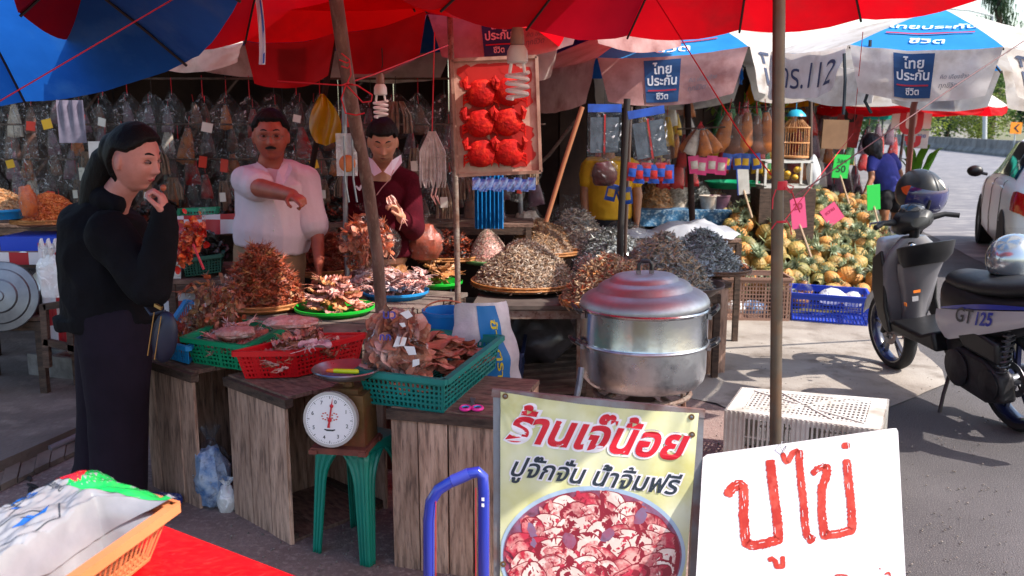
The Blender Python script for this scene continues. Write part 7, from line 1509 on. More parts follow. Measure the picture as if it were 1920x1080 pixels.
b.cap(D(205, 440, 3.46), el_, .05, .042, 14); b.cap(el_, wr_, .042, .026, 14)
hand(b, wr_, D(303, 360, 3.36) - wr_, D(280, 352, 3.36) - wr_, 1.0, (1.15, 1.0, .9, .85), .75, .05)
fused(b, 'body', skinF, t, .0042, 3)
H.features(t, hairM, lipF, (.004, -.001), .55, sides=(-1, 1))
hl = lambda a, e: .017 if e > (42 if abs(a) < 25 else 42 - (abs(a) - 25) * .5 if abs(a) < 80 else 15 if abs(a) < 104 else 15 - (abs(a) - 104) * 2) else -.014
def wx(bb):
    M_ = lambda v: H.c + H.M @ (Vector(v) * H.k)
    bb.ell(M_((0, .085, .01)), (.062, .06, .075), H.M, 18); bb.tube([M_((0, .08, .02)), M_((0, .125, -.03)), M_((-.01, .15, -.12)), M_((-.02, .16, -.24)), M_((-.03, .14, -.34))], [.04, .052, .05, .04, .018], 14)
H.hair('hair', hairM, t, hl, .0015, wx)
b = MB(); blk = mat('jacket_black', '#0d0b0f', .9, '#131116', 8, spec=.15, bump=.3, bs=60)
# jacket: torso, hood, near sleeve, far sleeve
b.tube([D(212, 392, 3.6), D(200, 425, 3.6), D(200, 480, 3.6), D(208, 545, 3.6), D(214, 600, 3.6)], [.115, .165, .178, .182, .19], 24); b.ell(D(165, 420, 3.62), (.10, .13, .085), None, 18)
b.tube([D(228, 385, 3.50), D(200, 376, 3.52), D(176, 366, 3.62), D(186, 362, 3.74), D(226, 372, 3.72)], [.028, .042, .05, .045, .03], 12)
b.cap(D(205, 438, 3.44), D(285, 543, 3.36), .088, .072, 18); b.cap(D(285, 543, 3.36), D(306, 425, 3.35), .07, .047, 18); b.cap(D(306, 425, 3.35), D(308, 402, 3.345), .05, .042, 18); b.cap(D(205, 440, 3.76), D(240, 560, 3.75), .08, .06, 16)
b.ell(D(152, 500, 3.62), (.06, .14, .16), None, 16); b.tube([D(195, 585, 3.6), D(198, 608, 3.6)], [.185, .178], 24)
fused(b, 'jacket', blk, t, .008, 3, wr=.010, wrs=7, seed=4, stretch=(1, 1, .8))
b = MB(); tro = mat('trousers_plum', '#221925', .9, '#1a131d', 5, spec=.15, bump=.2, bs=40)
for dd, x0 in ((-.085, 8), (.095, -14)):
    lo_ = D(205 + x0 * 1.6, 935, 3.6 + dd); b.tube([D(213, 590, 3.6 + dd * .5), D(214 + x0 * .5, 660, 3.6 + dd), D(213 + x0, 770, 3.6 + dd), D(212 + x0 * 1.4, 870, 3.6 + dd), Vector((lo_.x, lo_.y, .06))], [.15, .135, .112, .108, .115], 22)
fused(b, 'trousers', tro, t, .009, 5, wr=.005, wrs=5, seed=9, stretch=(1.4, 1.4, .5))
b = MB(); 
for dd in (-.085, .1): q = D(206, 930, 3.6 + dd); b.cap((q.x - .02, q.y, .018), (q.x + .2, q.y - .05, .018), .045, .045, 16)
b.v = [(x, y, min(z, .03)) for x, y, z in b.v]; b.build('slippers', mat('slipper_blue', '#2a3f8c', .6, '#d8dce8', 60, lo=.6, hi=.66), t, world=True)
b = MB(); q = D(306, 352, 3.36); b.ell(q, (.012, .006, .012), None, 10); b.build('morsel', M_brn2, t, world=True)
slp = G(322, 950); slt = thing('slipper', 'blue dotted slipper of the woman peeping out beyond the orange basket', 'slipper', slp); b = MB(); b.cap(slp + Vector((-.1, .02, .03)), slp + Vector((.005, 0, .03)), .04, .042, 18); b.v = [(x, y, min(max(z, .01), .045)) for x, y, z in b.v]; b.build('sole', MATS['slipper_blue'], slt, world=True)
b = MB()
for i in range(6):
    for j_ in range(5): b.ell(slp + Vector((-.06 + i * .018, -.028 + j_ * .014, .0455)), (.0025, .0025, .001), None, 6)
b.build('dots', white_pl, slt, world=True)
# navy bag
c = D(309, 632, 3.32); hb = thing('handbag', 'navy shoulder pouch with brass zips at the woman\'s hip', 'handbag', c - Vector((0, 0, .08))); E = Euler((.0, .30, -.5)).to_matrix(); nv_m = mat('bag_navy', '#1d1e38', .5, '#15162a', 8, bump=.15)
b = MB(); b.ell(c, (.06, .03, .105), E, 20); b.v = [tuple(p) for p in b.v]; b.build('pouch', nv_m, hb, world=True); brs = mat('brass_zip', '#c8a468', .3, met=.9)
for o in (-.018, .02): b = MB(); b.tube([c + E @ Vector((o - .025, -.028 + .004 * abs(o), z)) for z in (-.09, -.03, .03, .09)], .0024, 6); b.build('zip', brs, hb, world=True)
b = MB(); b.tube([c + E @ Vector((-.02, 0, .1)), D(283, 590, 3.36), D(262, 560, 3.4)], .006, 6); b.build('strap', nv_m, hb, world=True)
b = MB(); b.box(c + E @ Vector((-.035, -.02, .115)), (.035, .01, .012), E); b.build('clasp', brs, hb, False, world=True)
# ---- man in white shirt ----
t = thing('person', 'man with moustache and glasses in a white short-sleeved shirt, pointing across the trays', 'person', (D(510, 480, 5.1).x, 5.1, .1))
H = Head(D(508, 256, 5.0), 12, 3, 0, 1.08, male=1.0, chub=1.2); b = MB(); H.add(b)
N_ = D(508, 302, 5.06); b.cap(H.c + Vector((0, .03, -.07)), N_, .062, .066, 18); b.cap(N_, D(510, 335, 5.1), .07, .12, 18)
S1, S2 = D(462, 338, 5.08), D(570, 338, 5.1)
b.cap(S1, S2, .07, .07, 16); b.tube([D(512, 340, 5.12), D(512, 400, 5.12), D(506, 470, 5.12), D(506, 520, 5.12)], [.15, .155, .16, .16], 20)
E1 = D(487, 352, 4.82); W1 = D(548, 366, 4.62); b.cap(S1, E1, .05, .045, 14); b.cap(E1, W1, .052, .034, 14)
hand(b, W1, D(576, 381, 4.52) - W1, Vector((0, .1, -1)), 1.02, (.12, 1.2, 1.4, 1.5), .5, .1, left=True)
E2 = D(594, 428, 5.05); W2 = D(598, 490, 4.98); b.cap(S2, E2, .05, .042, 14); b.cap(E2, W2, .042, .03, 14); hand(b, W2, Vector((0, -.05, -1)), Vector((-1, 0, 0)), 1.0, (.4, .4, .5, .5))
for sx in (-1, 1): q = D(506 + sx * 26, 520, 5.12); b.cap(q, (q.x, 5.12, .55), .085, .06, 14); b.cap((q.x, 5.12, .55), (q.x, 5.14, .17), .055, .04, 12); b.cap((q.x, 5.12, .14), (q.x, 4.98, .13), .04, .035, 10)
fused(b, 'body', skinM, t, .005, 3); H.features(t, hairM, lipM, (.001, 0), .42)
H.patch('moustache', hairM, t, -20, 20, -27, -20, .006, lambda u: (.55 + .45 * math.sin(math.pi * u), -2.2 * abs(u - .5) * 2), 20)
H.hair('hair', mat('hair_greyblack', '#0f0d0e', .7, '#1c1919', 40, spec=.15, bump=.5, bs=70), t, lambda a, e: (.013 + .012 * max(0, e / 90)) if (abs(a) < 52 and e > 40) or (abs(a) >= 52 and e > 26 - (abs(a) - 52) * .2 and abs(a) < 100) or (abs(a) >= 100 and e > 14 - (abs(a) - 100) * .6) else -.014, .003)
b = MB()
for sx in (-1, 1): b.tube([H.c + H.M @ (Vector((sx * .033 + .022 * math.cos(k_ * .5236), -.098, .004 + .016 * math.sin(k_ * .5236))) * H.k) for k_ in range(13)], .0015, 5); b.tube([H.c + H.M @ (Vector((sx * .055, -.096, .008)) * H.k), H.c + H.M @ (Vector((sx * .078, -.01, .004)) * H.k)], .0016, 5)
b.tube([H.c + H.M @ (Vector((x, -.099, .008)) * H.k) for x in (-.011, .011)], .0016, 5); b.build('glasses', mat('wire_brown', '#5a4438', .4), t, world=True)
shw = mat('shirt_white', '#cbb9c2', .8, '#bfaab5', 4, bump=.2, bs=50); b = MB()
b.tube([D(512, 318, 5.1), D(514, 345, 5.1), D(514, 390, 5.1), D(512, 430, 5.1), D(508, 462, 5.1)], [.11, .19, .20, .215, .20], 26); b.cap(S1 + Vector((.03, 0, -.01)), S2 - Vector((.03, 0, .01)), .085, .085, 18); b.cap(N_ + Vector((0, .03, -.05)), S1, .07, .085, 16); b.cap(N_ + Vector((0, .03, -.05)), S2, .07, .085, 16); b.cap(S1, D(484, 348, 4.88), .085, .08, 16); b.cap(S1, D(459, 395, 5.08), .07, .055, 14)
b.cap(S2, D(585, 420, 5.06), .082, .085, 16); 
fused(b, 'shirt', shw, t, .008, 2, wr=.011, wrs=5, seed=14, stretch=(1.2, 1.2, .6))
b = MB()
for sx in (-1, 1): b.prism([D(512 + sx * 4, 345, 4.87), D(512 + sx * 10, 318, 4.93), D(512 + sx * 30, 303, 5.02), D(512 + sx * 37, 316, 4.95), D(512 + sx * 22, 345, 4.87)], (0, 0, 0), (0, -.006, 0))
b.build('collar', shw, t, False, world=True)
b = MB()
for y in (352, 378, 405, 432): b.ell(D(513, y, 4.875 - .0008 * (y - 350) * .3), (.005, .003, .005), None, 8)
b.build('buttons', white_pl, t, world=True)
b = MB(); khk = mat('trousers_khaki', '#8a6a52', .8, '#74563f', 6); b.tube([D(506, 440, 5.12), D(506, 500, 5.12)], [.195, .20], 24)
for sx in (-1, 1): b.tube([D(506 + sx * 26, 490, 5.12), (D(506 + sx * 28, 500, 5.12).x, 5.12, .55), (D(506 + sx * 28, 500, 5.12).x, 5.12, .2)], [.12, .095, .085], 16)
fused(b, 'trousers', khk, t, .012, 3, wr=.005, wrs=6)
# ---- boy ----
t = thing('person', 'young man in a maroon sweater and white collar, looking down at his hand', 'person', (D(718, 470, 5.35).x, 5.35, .1))
H = Head(D(718, 266, 5.22), 8, 24, 0, 1.05, male=.5); b = MB(); H.add(b); N_ = D(716, 310, 5.32); b.cap(H.c + Vector((0, .03, -.05)), N_, .055, .06, 16); b.cap(N_, D(716, 345, 5.36), .07, .11, 14)
S1, S2 = D(672, 350, 5.36), D(764, 348, 5.36); b.cap(S1, S2, .07, .07, 14); b.tube([D(716, 345, 5.38), D(716, 440, 5.38), D(716, 490, 5.38)], [.13, .14, .15], 18)
E2 = D(776, 430, 5.2); W2 = D(752, 408, 4.98); b.cap(S2, E2, .048, .04, 12); b.cap(E2, W2, .04, .028, 12); hand(b, W2, Vector((-.25, -.3, .75)), Vector((-1, -.3, -.1)), 1.0, (.9, .95, 1.0, 1.1), .6, .05)
E1 = D(664, 430, 5.3); W1 = D(690, 455, 5.1); b.cap(S1, E1, .048, .04, 12); b.cap(E1, W1, .04, .03, 12); hand(b, W1, Vector((.7, -.4, -.2)), Vector((0, 0, -1)), 1.0)
for sx in (-1, 1): q = D(716 + sx * 22, 500, 5.38); b.cap(q, (q.x, 5.38, .17), .075, .045, 12); b.cap((q.x, 5.38, .14), (q.x, 5.26, .13), .04, .035, 10)
fused(b, 'body', skinB, t, .005, 3); H.features(t, hairM, lipM, (0, -.004), .35)
H.hair('hair', hairM, t, lambda a, e: (.014 + .012 * max(0, e / 90)) if (abs(a) < 55 and e > 34) or (abs(a) >= 55 and abs(a) < 100 and e > 22) or (abs(a) >= 100 and e > 12 - (abs(a) - 100) * .6) else -.014, .003)
mar = mat('sweater_maroon', '#4a0d1a', .95, '#380814', 9, spec=.1, bump=.4, bs=90); b = MB(); b.tube([D(716, 335, 5.36), D(717, 355, 5.37), D(717, 420, 5.37), D(716, 475, 5.37)], [.12, .175, .185, .19], 24); b.cap(N_ + Vector((0, .04, -.04)), S1, .07, .085, 16); b.cap(N_ + Vector((0, .04, -.04)), S2, .07, .085, 16); b.cap(S2, E2, .075, .06, 14); b.cap(E2, W2.lerp(E2, .2), .06, .048, 14); b.cap(S1, E1, .075, .06, 14); b.cap(E1, W1.lerp(E1, .2), .06, .048, 14)
fused(b, 'sweater', mar, t, .008, 3, wr=.008, wrs=6, seed=22)
b = MB(); wc_ = mat('collar_white', '#cfd0dc', .7)
for sx in (-1, 1): b.prism([D(718 + sx * 2, 322, 5.12), D(718 + sx * 18, 300, 5.2), D(718 + sx * 34, 290, 5.3), D(718 + sx * 36, 305, 5.24), D(718 + sx * 16, 330, 5.13)], (0, 0, 0), (0, -.01, 0))
b.build('collar', wc_, t, False, world=True)
b = MB(); stroke(b, [(-.05, .01), (-.03, -.012), (-.02, .012), (0, -.01), (.012, .012), (.03, -.01), (.045, .008)], .012, lambda x, y: D(684, 352, 5.165) + Vector((x, -.0, y))); b.build('chest_print', wc_, t, False, recalc=False, world=True)
b = MB(); b.tube([D(738, 318, 5.12), D(732, 335, 5.13), D(716, 352, 5.14), D(706, 366, 5.15)], .0025, 5); b.build('lanyard', mat('lanyard', '#d0a0a0', .6), t, world=True)
sqh = MB(); sp2 = squid_proto(77, .15, .05); c = D(742, 390, 4.93); E = Euler((R(90), R(60), .2)).to_matrix(); sqh.add([c + E @ Vector(p) for p in sp2.v], sp2.f); solo(sqh, 'dried_squid', 'pale dried squid held up by the young man in maroon', 'dried squid', M_sqP, recalc=False)
# ---- woman in navy at the pineapples ----
t = thing('person', 'woman in a navy T-shirt and black shorts bending over the pineapples, seen from behind', 'person', (D(1668, 440, 11.6).x, 11.6, .004))
b = MB(); hc = D(1636, 272, 11.5); H = Head(hc, 215, 25, 0, 1.05); H.add(b); q = lambda x, y, d=11.6: D(x, y, d)
b.cap(hc + Vector((.03, .02, -.05)), q(1648, 300), .055, .06, 14); b.cap(q(1650, 305), q(1668, 355), .13, .12, 16)
b.cap(q(1634, 300, 11.5), q(1634, 335, 11.4), .045, .04, 12); b.cap(q(1634, 335, 11.4), q(1616, 378, 11.3), .038, .028, 12); hand(b, q(1616, 378, 11.3), Vector((-.4, -.2, -.8)), Vector((0, 0, -1)), 1.0)
b.cap(q(1677, 300, 11.75), q(1688, 325, 11.75), .042, .038, 12); b.cap(q(1688, 325, 11.75), q(1692, 362, 11.7), .036, .028, 12); hand(b, q(1692, 362, 11.7), Vector((0, 0, -1)), Vector((-1, 0, 0)), 1.0)
for (x1, y1, d1), (x2, y2, d2) in (((1660, 365, 11.55), (1658, 400, 11.5)), ((1678, 365, 11.7), (1678, 395, 11.75))):
    k_ = q(x2, y2, d2); b.cap(q(x1, y1, d1), k_, .085, .06, 14); b.cap(k_, (k_.x + (.02 if x1 < 1665 else .12), k_.y, .08), .055, .035, 12); b.cap((k_.x + (.02 if x1 < 1665 else .12), k_.y, .045), (k_.x - .1, k_.y + .08, .035), .038, .03, 10)
fused(b, 'body', skinT, t, .008, 3)
H.hair('hair', mat('hair_greyish', '#17161c', .45, '#34323c', 30, bump=.4, bs=60), t, lambda a, e: .03 if e > -40 or abs(a) > 60 else -.01, .004, lambda bb: bb.cap(hc + Vector((.04, -.03, -.03)), hc + Vector((.06, -.03, -.13)), .075, .06, 14), .009)
b = MB(); b.tube([q(1650, 290), q(1652, 308), q(1662, 335), q(1668, 358)], [.10, .165, .16, .165], 20); b.cap(q(1638, 299, 11.5), q(1634, 315, 11.45), .075, .062, 14); b.cap(q(1672, 298, 11.7), q(1682, 312, 11.75), .075, .06, 14); fused(b, 'tshirt', mat('tshirt_navy', '#40459c', .85, '#343a86', 8), t, .011, 3, wr=.007, wrs=7, seed=31)
b = MB(); b.tube([q(1668, 350), q(1669, 372)], [.165, .17], 18)
for x1, x2, dd in ((1660, 1658, 11.53), (1678, 1678, 11.7)): b.cap(q(x1, 368, dd), q(x2, 385, dd), .105, .098, 14)
fused(b, 'shorts', mat('shorts_black', '#17151a', .8), t, .011, 3, wr=.004)
# ---- person in yellow ----
t = thing('person', 'person in a yellow shirt standing behind the fish heaps, face hidden by packs', 'person', (D(1140, 450, 7.3).x, 7.3, .004)); q = lambda x, y, d=7.3: D(x, y, d)
b = MB(); H = Head(q(1140, 262), 0, 5, 0, 1.0); H.add(b); b.cap(q(1140, 280), q(1140, 300), .05, .06, 12); b.cap(q(1108, 312), q(1180, 312), .06, .06, 12); b.tube([q(1142, 315), q(1142, 420)], [.14, .15], 16)
for sx in (-1, 1): b.cap(q(1144 + sx * 42, 315), q(1146 + sx * 50, 368, 7.25), .045, .04, 12); b.cap(q(1146 + sx * 50, 368, 7.25), q(1146 + sx * 48, 410, 7.2), .038, .028, 12); hand(b, q(1146 + sx * 48, 410, 7.2), Vector((0, -.2, -1)), Vector((-sx, 0, 0)), 1.0); k_ = q(1142 + sx * 18, 440); b.cap(k_, (k_.x, 7.3, .1), .08, .045, 12); b.cap((k_.x, 7.3, .04), (k_.x, 7.15, .035), .038, .03, 10)
fused(b, 'body', skinT, t, .008, 3); H.hair('hair', hairM, t, lambda a, e: .018 if e > 34 or abs(a) > 60 and e > -10 else -.012, .003)
H.features(t, hairM, lipM, (0, 0), .8)
b = MB(); b.tube([q(1142, 302), q(1142, 330), q(1142, 408)], [.14, .185, .185], 22); b.cap(q(1108, 312), q(1176, 312), .075, .075, 14)
for sx in (-1, 1): b.cap(q(1144 + sx * 40, 315), q(1146 + sx * 46, 340, 7.27), .07, .06, 12)
fused(b, 'tshirt', mat('tshirt_yellow', '#d8a41c', .85, '#c08c12', 6), t, .01, 3, wr=.006, wrs=8, seed=35)
b = MB(); b.tube([q(1142, 402), q(1142, 425)], [.18, .18], 18)
for sx in (-1, 1): k_ = q(1142 + sx * 18, 430); b.tube([k_, (k_.x, 7.3, .5), (k_.x, 7.3, .12)], [.11, .09, .08], 14)
fused(b, 'trousers', mat('trousers_black', '#141318', .8), t, .012, 3)
# ================= SCOOTER =================
F_, B_r = G(1676, 690), G(1908, 806); B_r = Vector((2.70, 4.62, 0)); fw = (F_ - B_r); fw.z = 0; WB = fw.length; yaw = math.atan2(fw.y, fw.x)
sco = thing('parked_scooter', 'grey and black scooter with blue wheels parked on its side stand', 'scooter', B_r, yaw, rot=(-.13, 0, yaw))
gry = mat('scooter_grey', '#7a787d', .38, '#706e74', 6, met=.25, coat=.3); silv = mat('scooter_silver', '#c0c0c6', .38, met=.25, coat=.3); blkp = mat('scooter_black', '#151518', .42, '#1d1d20', 20); seatm = mat('seat_black', '#1b1c20', .5, bump=.2, bs=90); rub = mat('tyre', '#17171a', .8, '#222226', 9, bump=.3); blu = mat('rim_blue', '#0f1638', .3, coat=.5); eng = mat('engine', '#232226', .5, '#3a383c', 14, met=.4, bump=.2)
def sil(pts, w_, name, m_, y0=0.0, bev=.02, seg=3, par=None, w2=None):
    """side outline (x, z) given thickness across the scooter, edges rounded"""
    b = MB(); b.prism([(x, y0 - w_, z) for x, z in pts], (0, 0, 0), (0, 2 * w_, 0)); o = b.build(name, m_, par or sco, True); md = o.modifiers.new('b', 'BEVEL'); md.width = bev; md.segments = seg; md.limit_method = 'ANGLE'; md.angle_limit = R(25); return o
def loft(rings, name, m_, par, cap_=True):
    n = len(rings[0]); b = MB(); vs = [p for r_ in rings for p in r_]; fs = [(i * n + k, i * n + (k + 1) % n, (i + 1) * n + (k + 1) % n, (i + 1) * n + k) for i in range(len(rings) - 1) for k in range(n)]
    if cap_: fs += [tuple(range(n)), tuple((len(rings) - 1) * n + k for k in range(n))]
    b.add(vs, fs); return b.build(name, m_, par)
def ering(c, ry, rz_, n=18, pw=2.6, tiltx=0.0):
    o = []
    for k_ in range(n): a = 2 * math.pi * k_ / n; cx, sx = math.cos(a), math.sin(a); q = (abs(cx) ** pw + abs(sx) ** pw) ** (-1 / pw); o.append((c[0] + tiltx * sx * q * rz_, c[1] + cx * q * ry, c[2] + sx * q * rz_))
    return o
def wheel(x, r_, wd, nm, lbl):
    RY = Matrix.Rotation(R(90), 3, 'X'); w_ = thing if False else None; b = MB(); b.lathe([(r_ * .80, -wd / 2 * .8), (r_ * .9, -wd / 2), (r_ * .975, -wd * .3), (r_, 0), (r_ * .975, wd * .3), (r_ * .9, wd / 2), (r_ * .80, wd / 2 * .8)], (x, 0, r_), 48, rot=RY); ty = b.build('tyre', rub, sco)
    b = MB(); b.lathe([(r_ * .81, -wd * .42), (r_ * .77, -wd * .42), (r_ * .72, -wd * .2), (r_ * .72, wd * .2), (r_ * .77, wd * .42), (r_ * .81, wd * .42)], (x, 0, r_), 48, rot=RY); b.build('rim', blu, sco)
    b = MB()
    for k_ in range(5):
        a = k_ * 1.2566 + .3
        for da in (-.12, .12): b.beam((x + .03 * math.cos(a), 0, r_ + .03 * math.sin(a)), (x + r_ * .74 * math.cos(a + da), 0, r_ + r_ * .74 * math.sin(a + da)), .016, .022, up=Vector((0, 1, 0)))
    b.build('spokes', blu, sco, False); b = MB(); b.lathe([(.001, -.05), (.03, -.05), (.035, 0), (.03, .05), (.001, .05)], (x, 0, r_), 20, rot=RY); b.lathe([(.06, -.02), (.095, -.02), (.095, -.024), (.06, -.024)], (x, 0, r_), 30, rot=RY); b.build('hub', steel, sco)
wheel(0, .285, .10, 'rear', ''); wheel(WB, .265, .085, 'front', '')
fx = WB
b = MB()   # front fender
b.grid(lambda u, v: Vector((fx + math.cos(R(168 - 150 * v)) * (.295 + .015 * math.sin(math.pi * v)) , (u - .5) * .125 * (1 - .25 * v), .265 + math.sin(R(168 - 150 * v)) * .30 - .028 * (2 * u - 1) ** 2)), 8, 18); o = b.build('front_fender', silv, sco, recalc=False); md = o.modifiers.new('s', 'SOLIDIFY'); md.thickness = .004
b = MB()
for sy in (-1, 1): b.tube([(fx - .28, sy * .05, .78), (fx - .06, sy * .062, .36), (fx, sy * .065, .265)], [.022, .02, .017], 12)
b.build('fork', blkp, sco)
b = MB(); b.tube([(fx - .26, 0, .72), (fx - .34, 0, 1.0)], .03, 12); b.build('steering_column', blkp, sco)
# leg shield: two skins
sh_ = lambda z: fx - .17 - .19 * max(0, (z - .3)) - .02
rings = []
for z, w_, th in ((.28, .08, .04), (.36, .12, .06), (.5, .155, .075), (.64, .18, .085), (.76, .185, .08), (.86, .15, .07), (.93, .08, .05)): rings.append([(sh_(z) + th * math.sin(a) * (1.5 if math.sin(a) > 0 else .8) * (1 - .3 * abs(math.cos(a))), w_ * math.cos(a), z) for a in [k_ * math.pi / 12 for k_ in range(24)]])
loft(rings, 'leg_shield', gry, sco)
sil([(fx - .06, .92), (fx - .02, .78), (fx - .04, .60), (fx - .10, .44), (fx - .16, .48), (fx - .12, .66), (fx - .17, .9)], .115, 'front_cowl', silv, 0, .04, 4)
for sy in (-1, 1):
    o = sil([(fx - .24, .86), (fx - .13, .80), (fx - .10, .60), (fx - .16, .42), (fx - .24, .34), (fx - .30, .34), (fx - .25, .5), (fx - .27, .7)], .012, 'shield_edge', blkp, sy * .168, .012, 3)
b = MB(); b.grid(lambda u, v: Vector((fx - .335 + .03 * v, .15 - .3 * u, .62 - .24 * v + .02 * math.sin(u * 3.14))), 6, 6); 
sil([(fx - .60, .34), (fx - .26, .34), (fx - .24, .38), (fx - .30, .42), (fx - .62, .40), (fx - .75, .45), (fx - .78, .33)], .165, 'footboard', blkp, 0, .02)
rg = lambda L_: [[(x0 + t_ * math.cos(k_ * math.pi / 12), w_ * math.sin(k_ * math.pi / 12), z - .25 * t_ * math.cos(k_ * math.pi / 12)) for k_ in range(24)] for z, w_, x0, t_ in L_]
loft(rg([(.38, .07, fx - .27, .05), (.5, .08, fx - .29, .06), (.62, .105, fx - .33, .07), (.72, .135, fx - .36, .08), (.79, .15, fx - .39, .08)]), 'inner_panel', gry, sco)
loft(rg([(.77, .13, fx - .42, .08), (.82, .165, fx - .44, .10), (.90, .18, fx - .45, .105), (.905, .16, fx - .45, .09), (.83, .13, fx - .44, .07)]), 'glove_box', blkp, sco)
# handlebar, dash
rings = [ering((fx - .20, 0, .99), .05, .03), ering((fx - .24, 0, 1.0), .10, .065), ering((fx - .30, 0, 1.03), .125, .08), ering((fx - .36, 0, 1.04), .11, .06), ering((fx - .40, 0, 1.03), .06, .03)]; loft(rings, 'handlebar_cover', blkp, sco)
b = MB(); b.lathe([(.001, .0), (.07, 0), (.062, .03), (.03, .045), (.001, .048)], (fx - .31, 0, 1.09), 24, rot=Matrix.Rotation(-.4, 3, 'Y'), sx=.8, sy=1.2); b.build('dash', mat('dash_glass', '#30343a', .1, coat=1.0), sco)
b = MB(); b.ell((fx - .17, 0, .98), (.035, .075, .045)); b.build('headlight', mat('headlight', '#b8c0cc', .1, met=.3, coat=1.0), sco)
for sy in (-1, 1):
    b = MB(); b.tube([(fx - .31, sy * .09, 1.03), (fx - .33, sy * .2, 1.045), (fx - .37, sy * .27, 1.03)], [.022, .016, .016], 12); b.build('grip', black_soft, sco)
    b = MB(); b.tube([(fx - .29, sy * .16, 1.045), (fx - .25, sy * .24, 1.04), (fx - .30, sy * .27, 1.03)], .006, 8); b.build('brake_lever', steel, sco)
b = MB(); b.tube([(fx - .30, -.10, 1.06), (fx - .31, -.12, 1.14)], .008, 8); b.build('mirror_stalk', blkp, sco)

# body
rings = []
for x, zc, ry, rz_ in ((.52, .60, .10, .16), (.42, .60, .145, .17), (.25, .60, .165, .17), (.05, .62, .165, .14), (-.15, .67, .155, .11), (-.32, .72, .13, .085), (-.48, .76, .09, .055), (-.56, .78, .04, .03)): rings.append(ering((x, 0, zc), ry, rz_, 24, 3))
loft(rings, 'rear_body', blkp, sco)
for sy in (-1, 1):   # silver side panel with lettering, blue streak above
    P = lambda x, z, o, sy=sy: Vector((x, sy * ((.168 if x > -.0 else .168 + (x) * .06 if x > -.2 else .156 + (x + .2) * .14) + o - .05 * max(0, (x - .32)) ), z))
    b = MB(); q = lambda u, v: P(.46 - .95 * u, (.60 + .17 * u) - (.16 * (1 - u) ** .8 + .03) * v * (1 if u > .1 else .5 + u * 5), .008 * math.sin(math.pi * v)); b.grid(q, 24, 6); b.build('side_panel', silv, sco, recalc=False)
    b = MB(); b.grid(lambda u, v: P(.40 - .95 * u, .615 + .175 * u + .028 * v * math.sin(math.pi * min(1, u + .1)), .006), 20, 3); b.build('blue_stripe', mat('stripe_blue', '#1c2f9e', .3, coat=.5), sco, recalc=False)
    b = MB(); put_text(b, 'GT', lambda x, y: P(.17 - sy * x * (1 if sy > 0 else 1), .60 + y + .17 * (.23 + sy * x * .5) - .02, .0125), w=.15, bold=.02, slant=.35); b.build('badge', mat('badge_dark', '#3c3c42', .4), sco, False, recalc=False)
    b = MB(); put_text(b, '125', lambda x, y: P(-.0 - sy * x, .635 + y + .17 * sy * x * .9, .0125), w=.13, bold=.03, slant=.35); b.build('badge_number', MATS['stripe_blue'], sco, False, recalc=False)
rings = []
for x, zc, ry, rz_ in ((.50, .755, .07, .02), (.46, .76, .10, .045), (.30, .765, .135, .05), (.10, .775, .15, .05), (-.10, .80, .145, .055), (-.28, .835, .125, .05), (-.40, .85, .09, .035), (-.44, .85, .05, .015)): rings.append(ering((x, 0, zc), ry, rz_, 24, 2.4))
loft(rings, 'seat', seatm, sco)
b = MB(); b.tube([(-.30, .12, .80), (-.42, .11, .86), (-.55, .06, .88), (-.58, 0, .88), (-.55, -.06, .88), (-.42, -.11, .86), (-.30, -.12, .80)], .014, 10); b.build('grab_rail', blkp, sco)
b = MB(); b.ell((-.55, 0, .76), (.03, .08, .035)); b.build('tail_light', mat('tail_red', '#b01018', .2, coat=1.0), sco)
sil([(-.42, .70), (-.56, .60), (-.66, .42), (-.62, .42), (-.50, .58), (-.36, .64)], .07, 'rear_fender', blkp, 0, .01)
# engine, cover, shock, stand, exhaust
sil([(-.10, .20), (.05, .16), (.34, .19), (.42, .26), (.40, .36), (.28, .42), (.05, .40), (-.08, .34)], .045, 'transmission_cover', eng, .115, .02)
sil([(-.08, .40), (.20, .43), (.28, .50), (.12, .56), (-.08, .52)], .05, 'air_filter_box', blkp, .12, .02); sil([(.16, .22), (.5, .26), (.56, .34), (.48, .44), (.2, .46)], .09, 'engine_block', eng, 0, .03)
b = MB(); b.lathe([(.001, .0), (.10, 0), (.105, .012), (.09, .02), (.001, .022)], (.28, .16, .30), 28, rot=Matrix.Rotation(R(-90), 3, 'X')); b.lathe([(.001, .0), (.075, 0), (.08, .012), (.001, .022)], (.0, .16, .28), 28, rot=Matrix.Rotation(R(-90), 3, 'X')); b.build('round_covers', eng, sco)
b = MB(); b.tube([(-.03, .12, .31), (-.15, .12, .66)], .012, 10); b.build('shock_rod', steel, sco)
b = MB(); b.tube([(-.045 - .09 * k_ / 80 + .028 * math.cos(k_ * .7), .12 + .028 * math.sin(k_ * .7), .35 + .27 * k_ / 80) for k_ in range(81)], .006, 6); b.build('spring', mat('spring', '#55565c', .35, met=.6), sco)
b = MB(); b.tube([(.42, .10, .27), (.36, .20, .12), (.33, .25, .012)], [.012, .011, .011], 8); b.box((.33, .26, .012), (.07, .04, .012)); b.build('side_stand', blkp, sco)
b = MB(); b.tube([(.3, -.12, .25), (.0, -.17, .28), (-.3, -.18, .34)], [.03, .05, .055], 14); b.build('exhaust', steel, sco)
b = MB(); b.box((fx - .48, .166, .56), (.028, .003, .02)); b.build('orange_sticker', mat('sticker_orange', '#e87a20', .5), sco, False)
b = MB(); b.lathe([(.001, 0), (.022, 0), (.024, .004), (.001, .012)], (fx - .40, .06, .90), 20, rot=Matrix.Rotation(-.5, 3, 'Y')); b.build('key_ring', mat('chrome', '#e0e2e8', .08, met=1.0), sco)
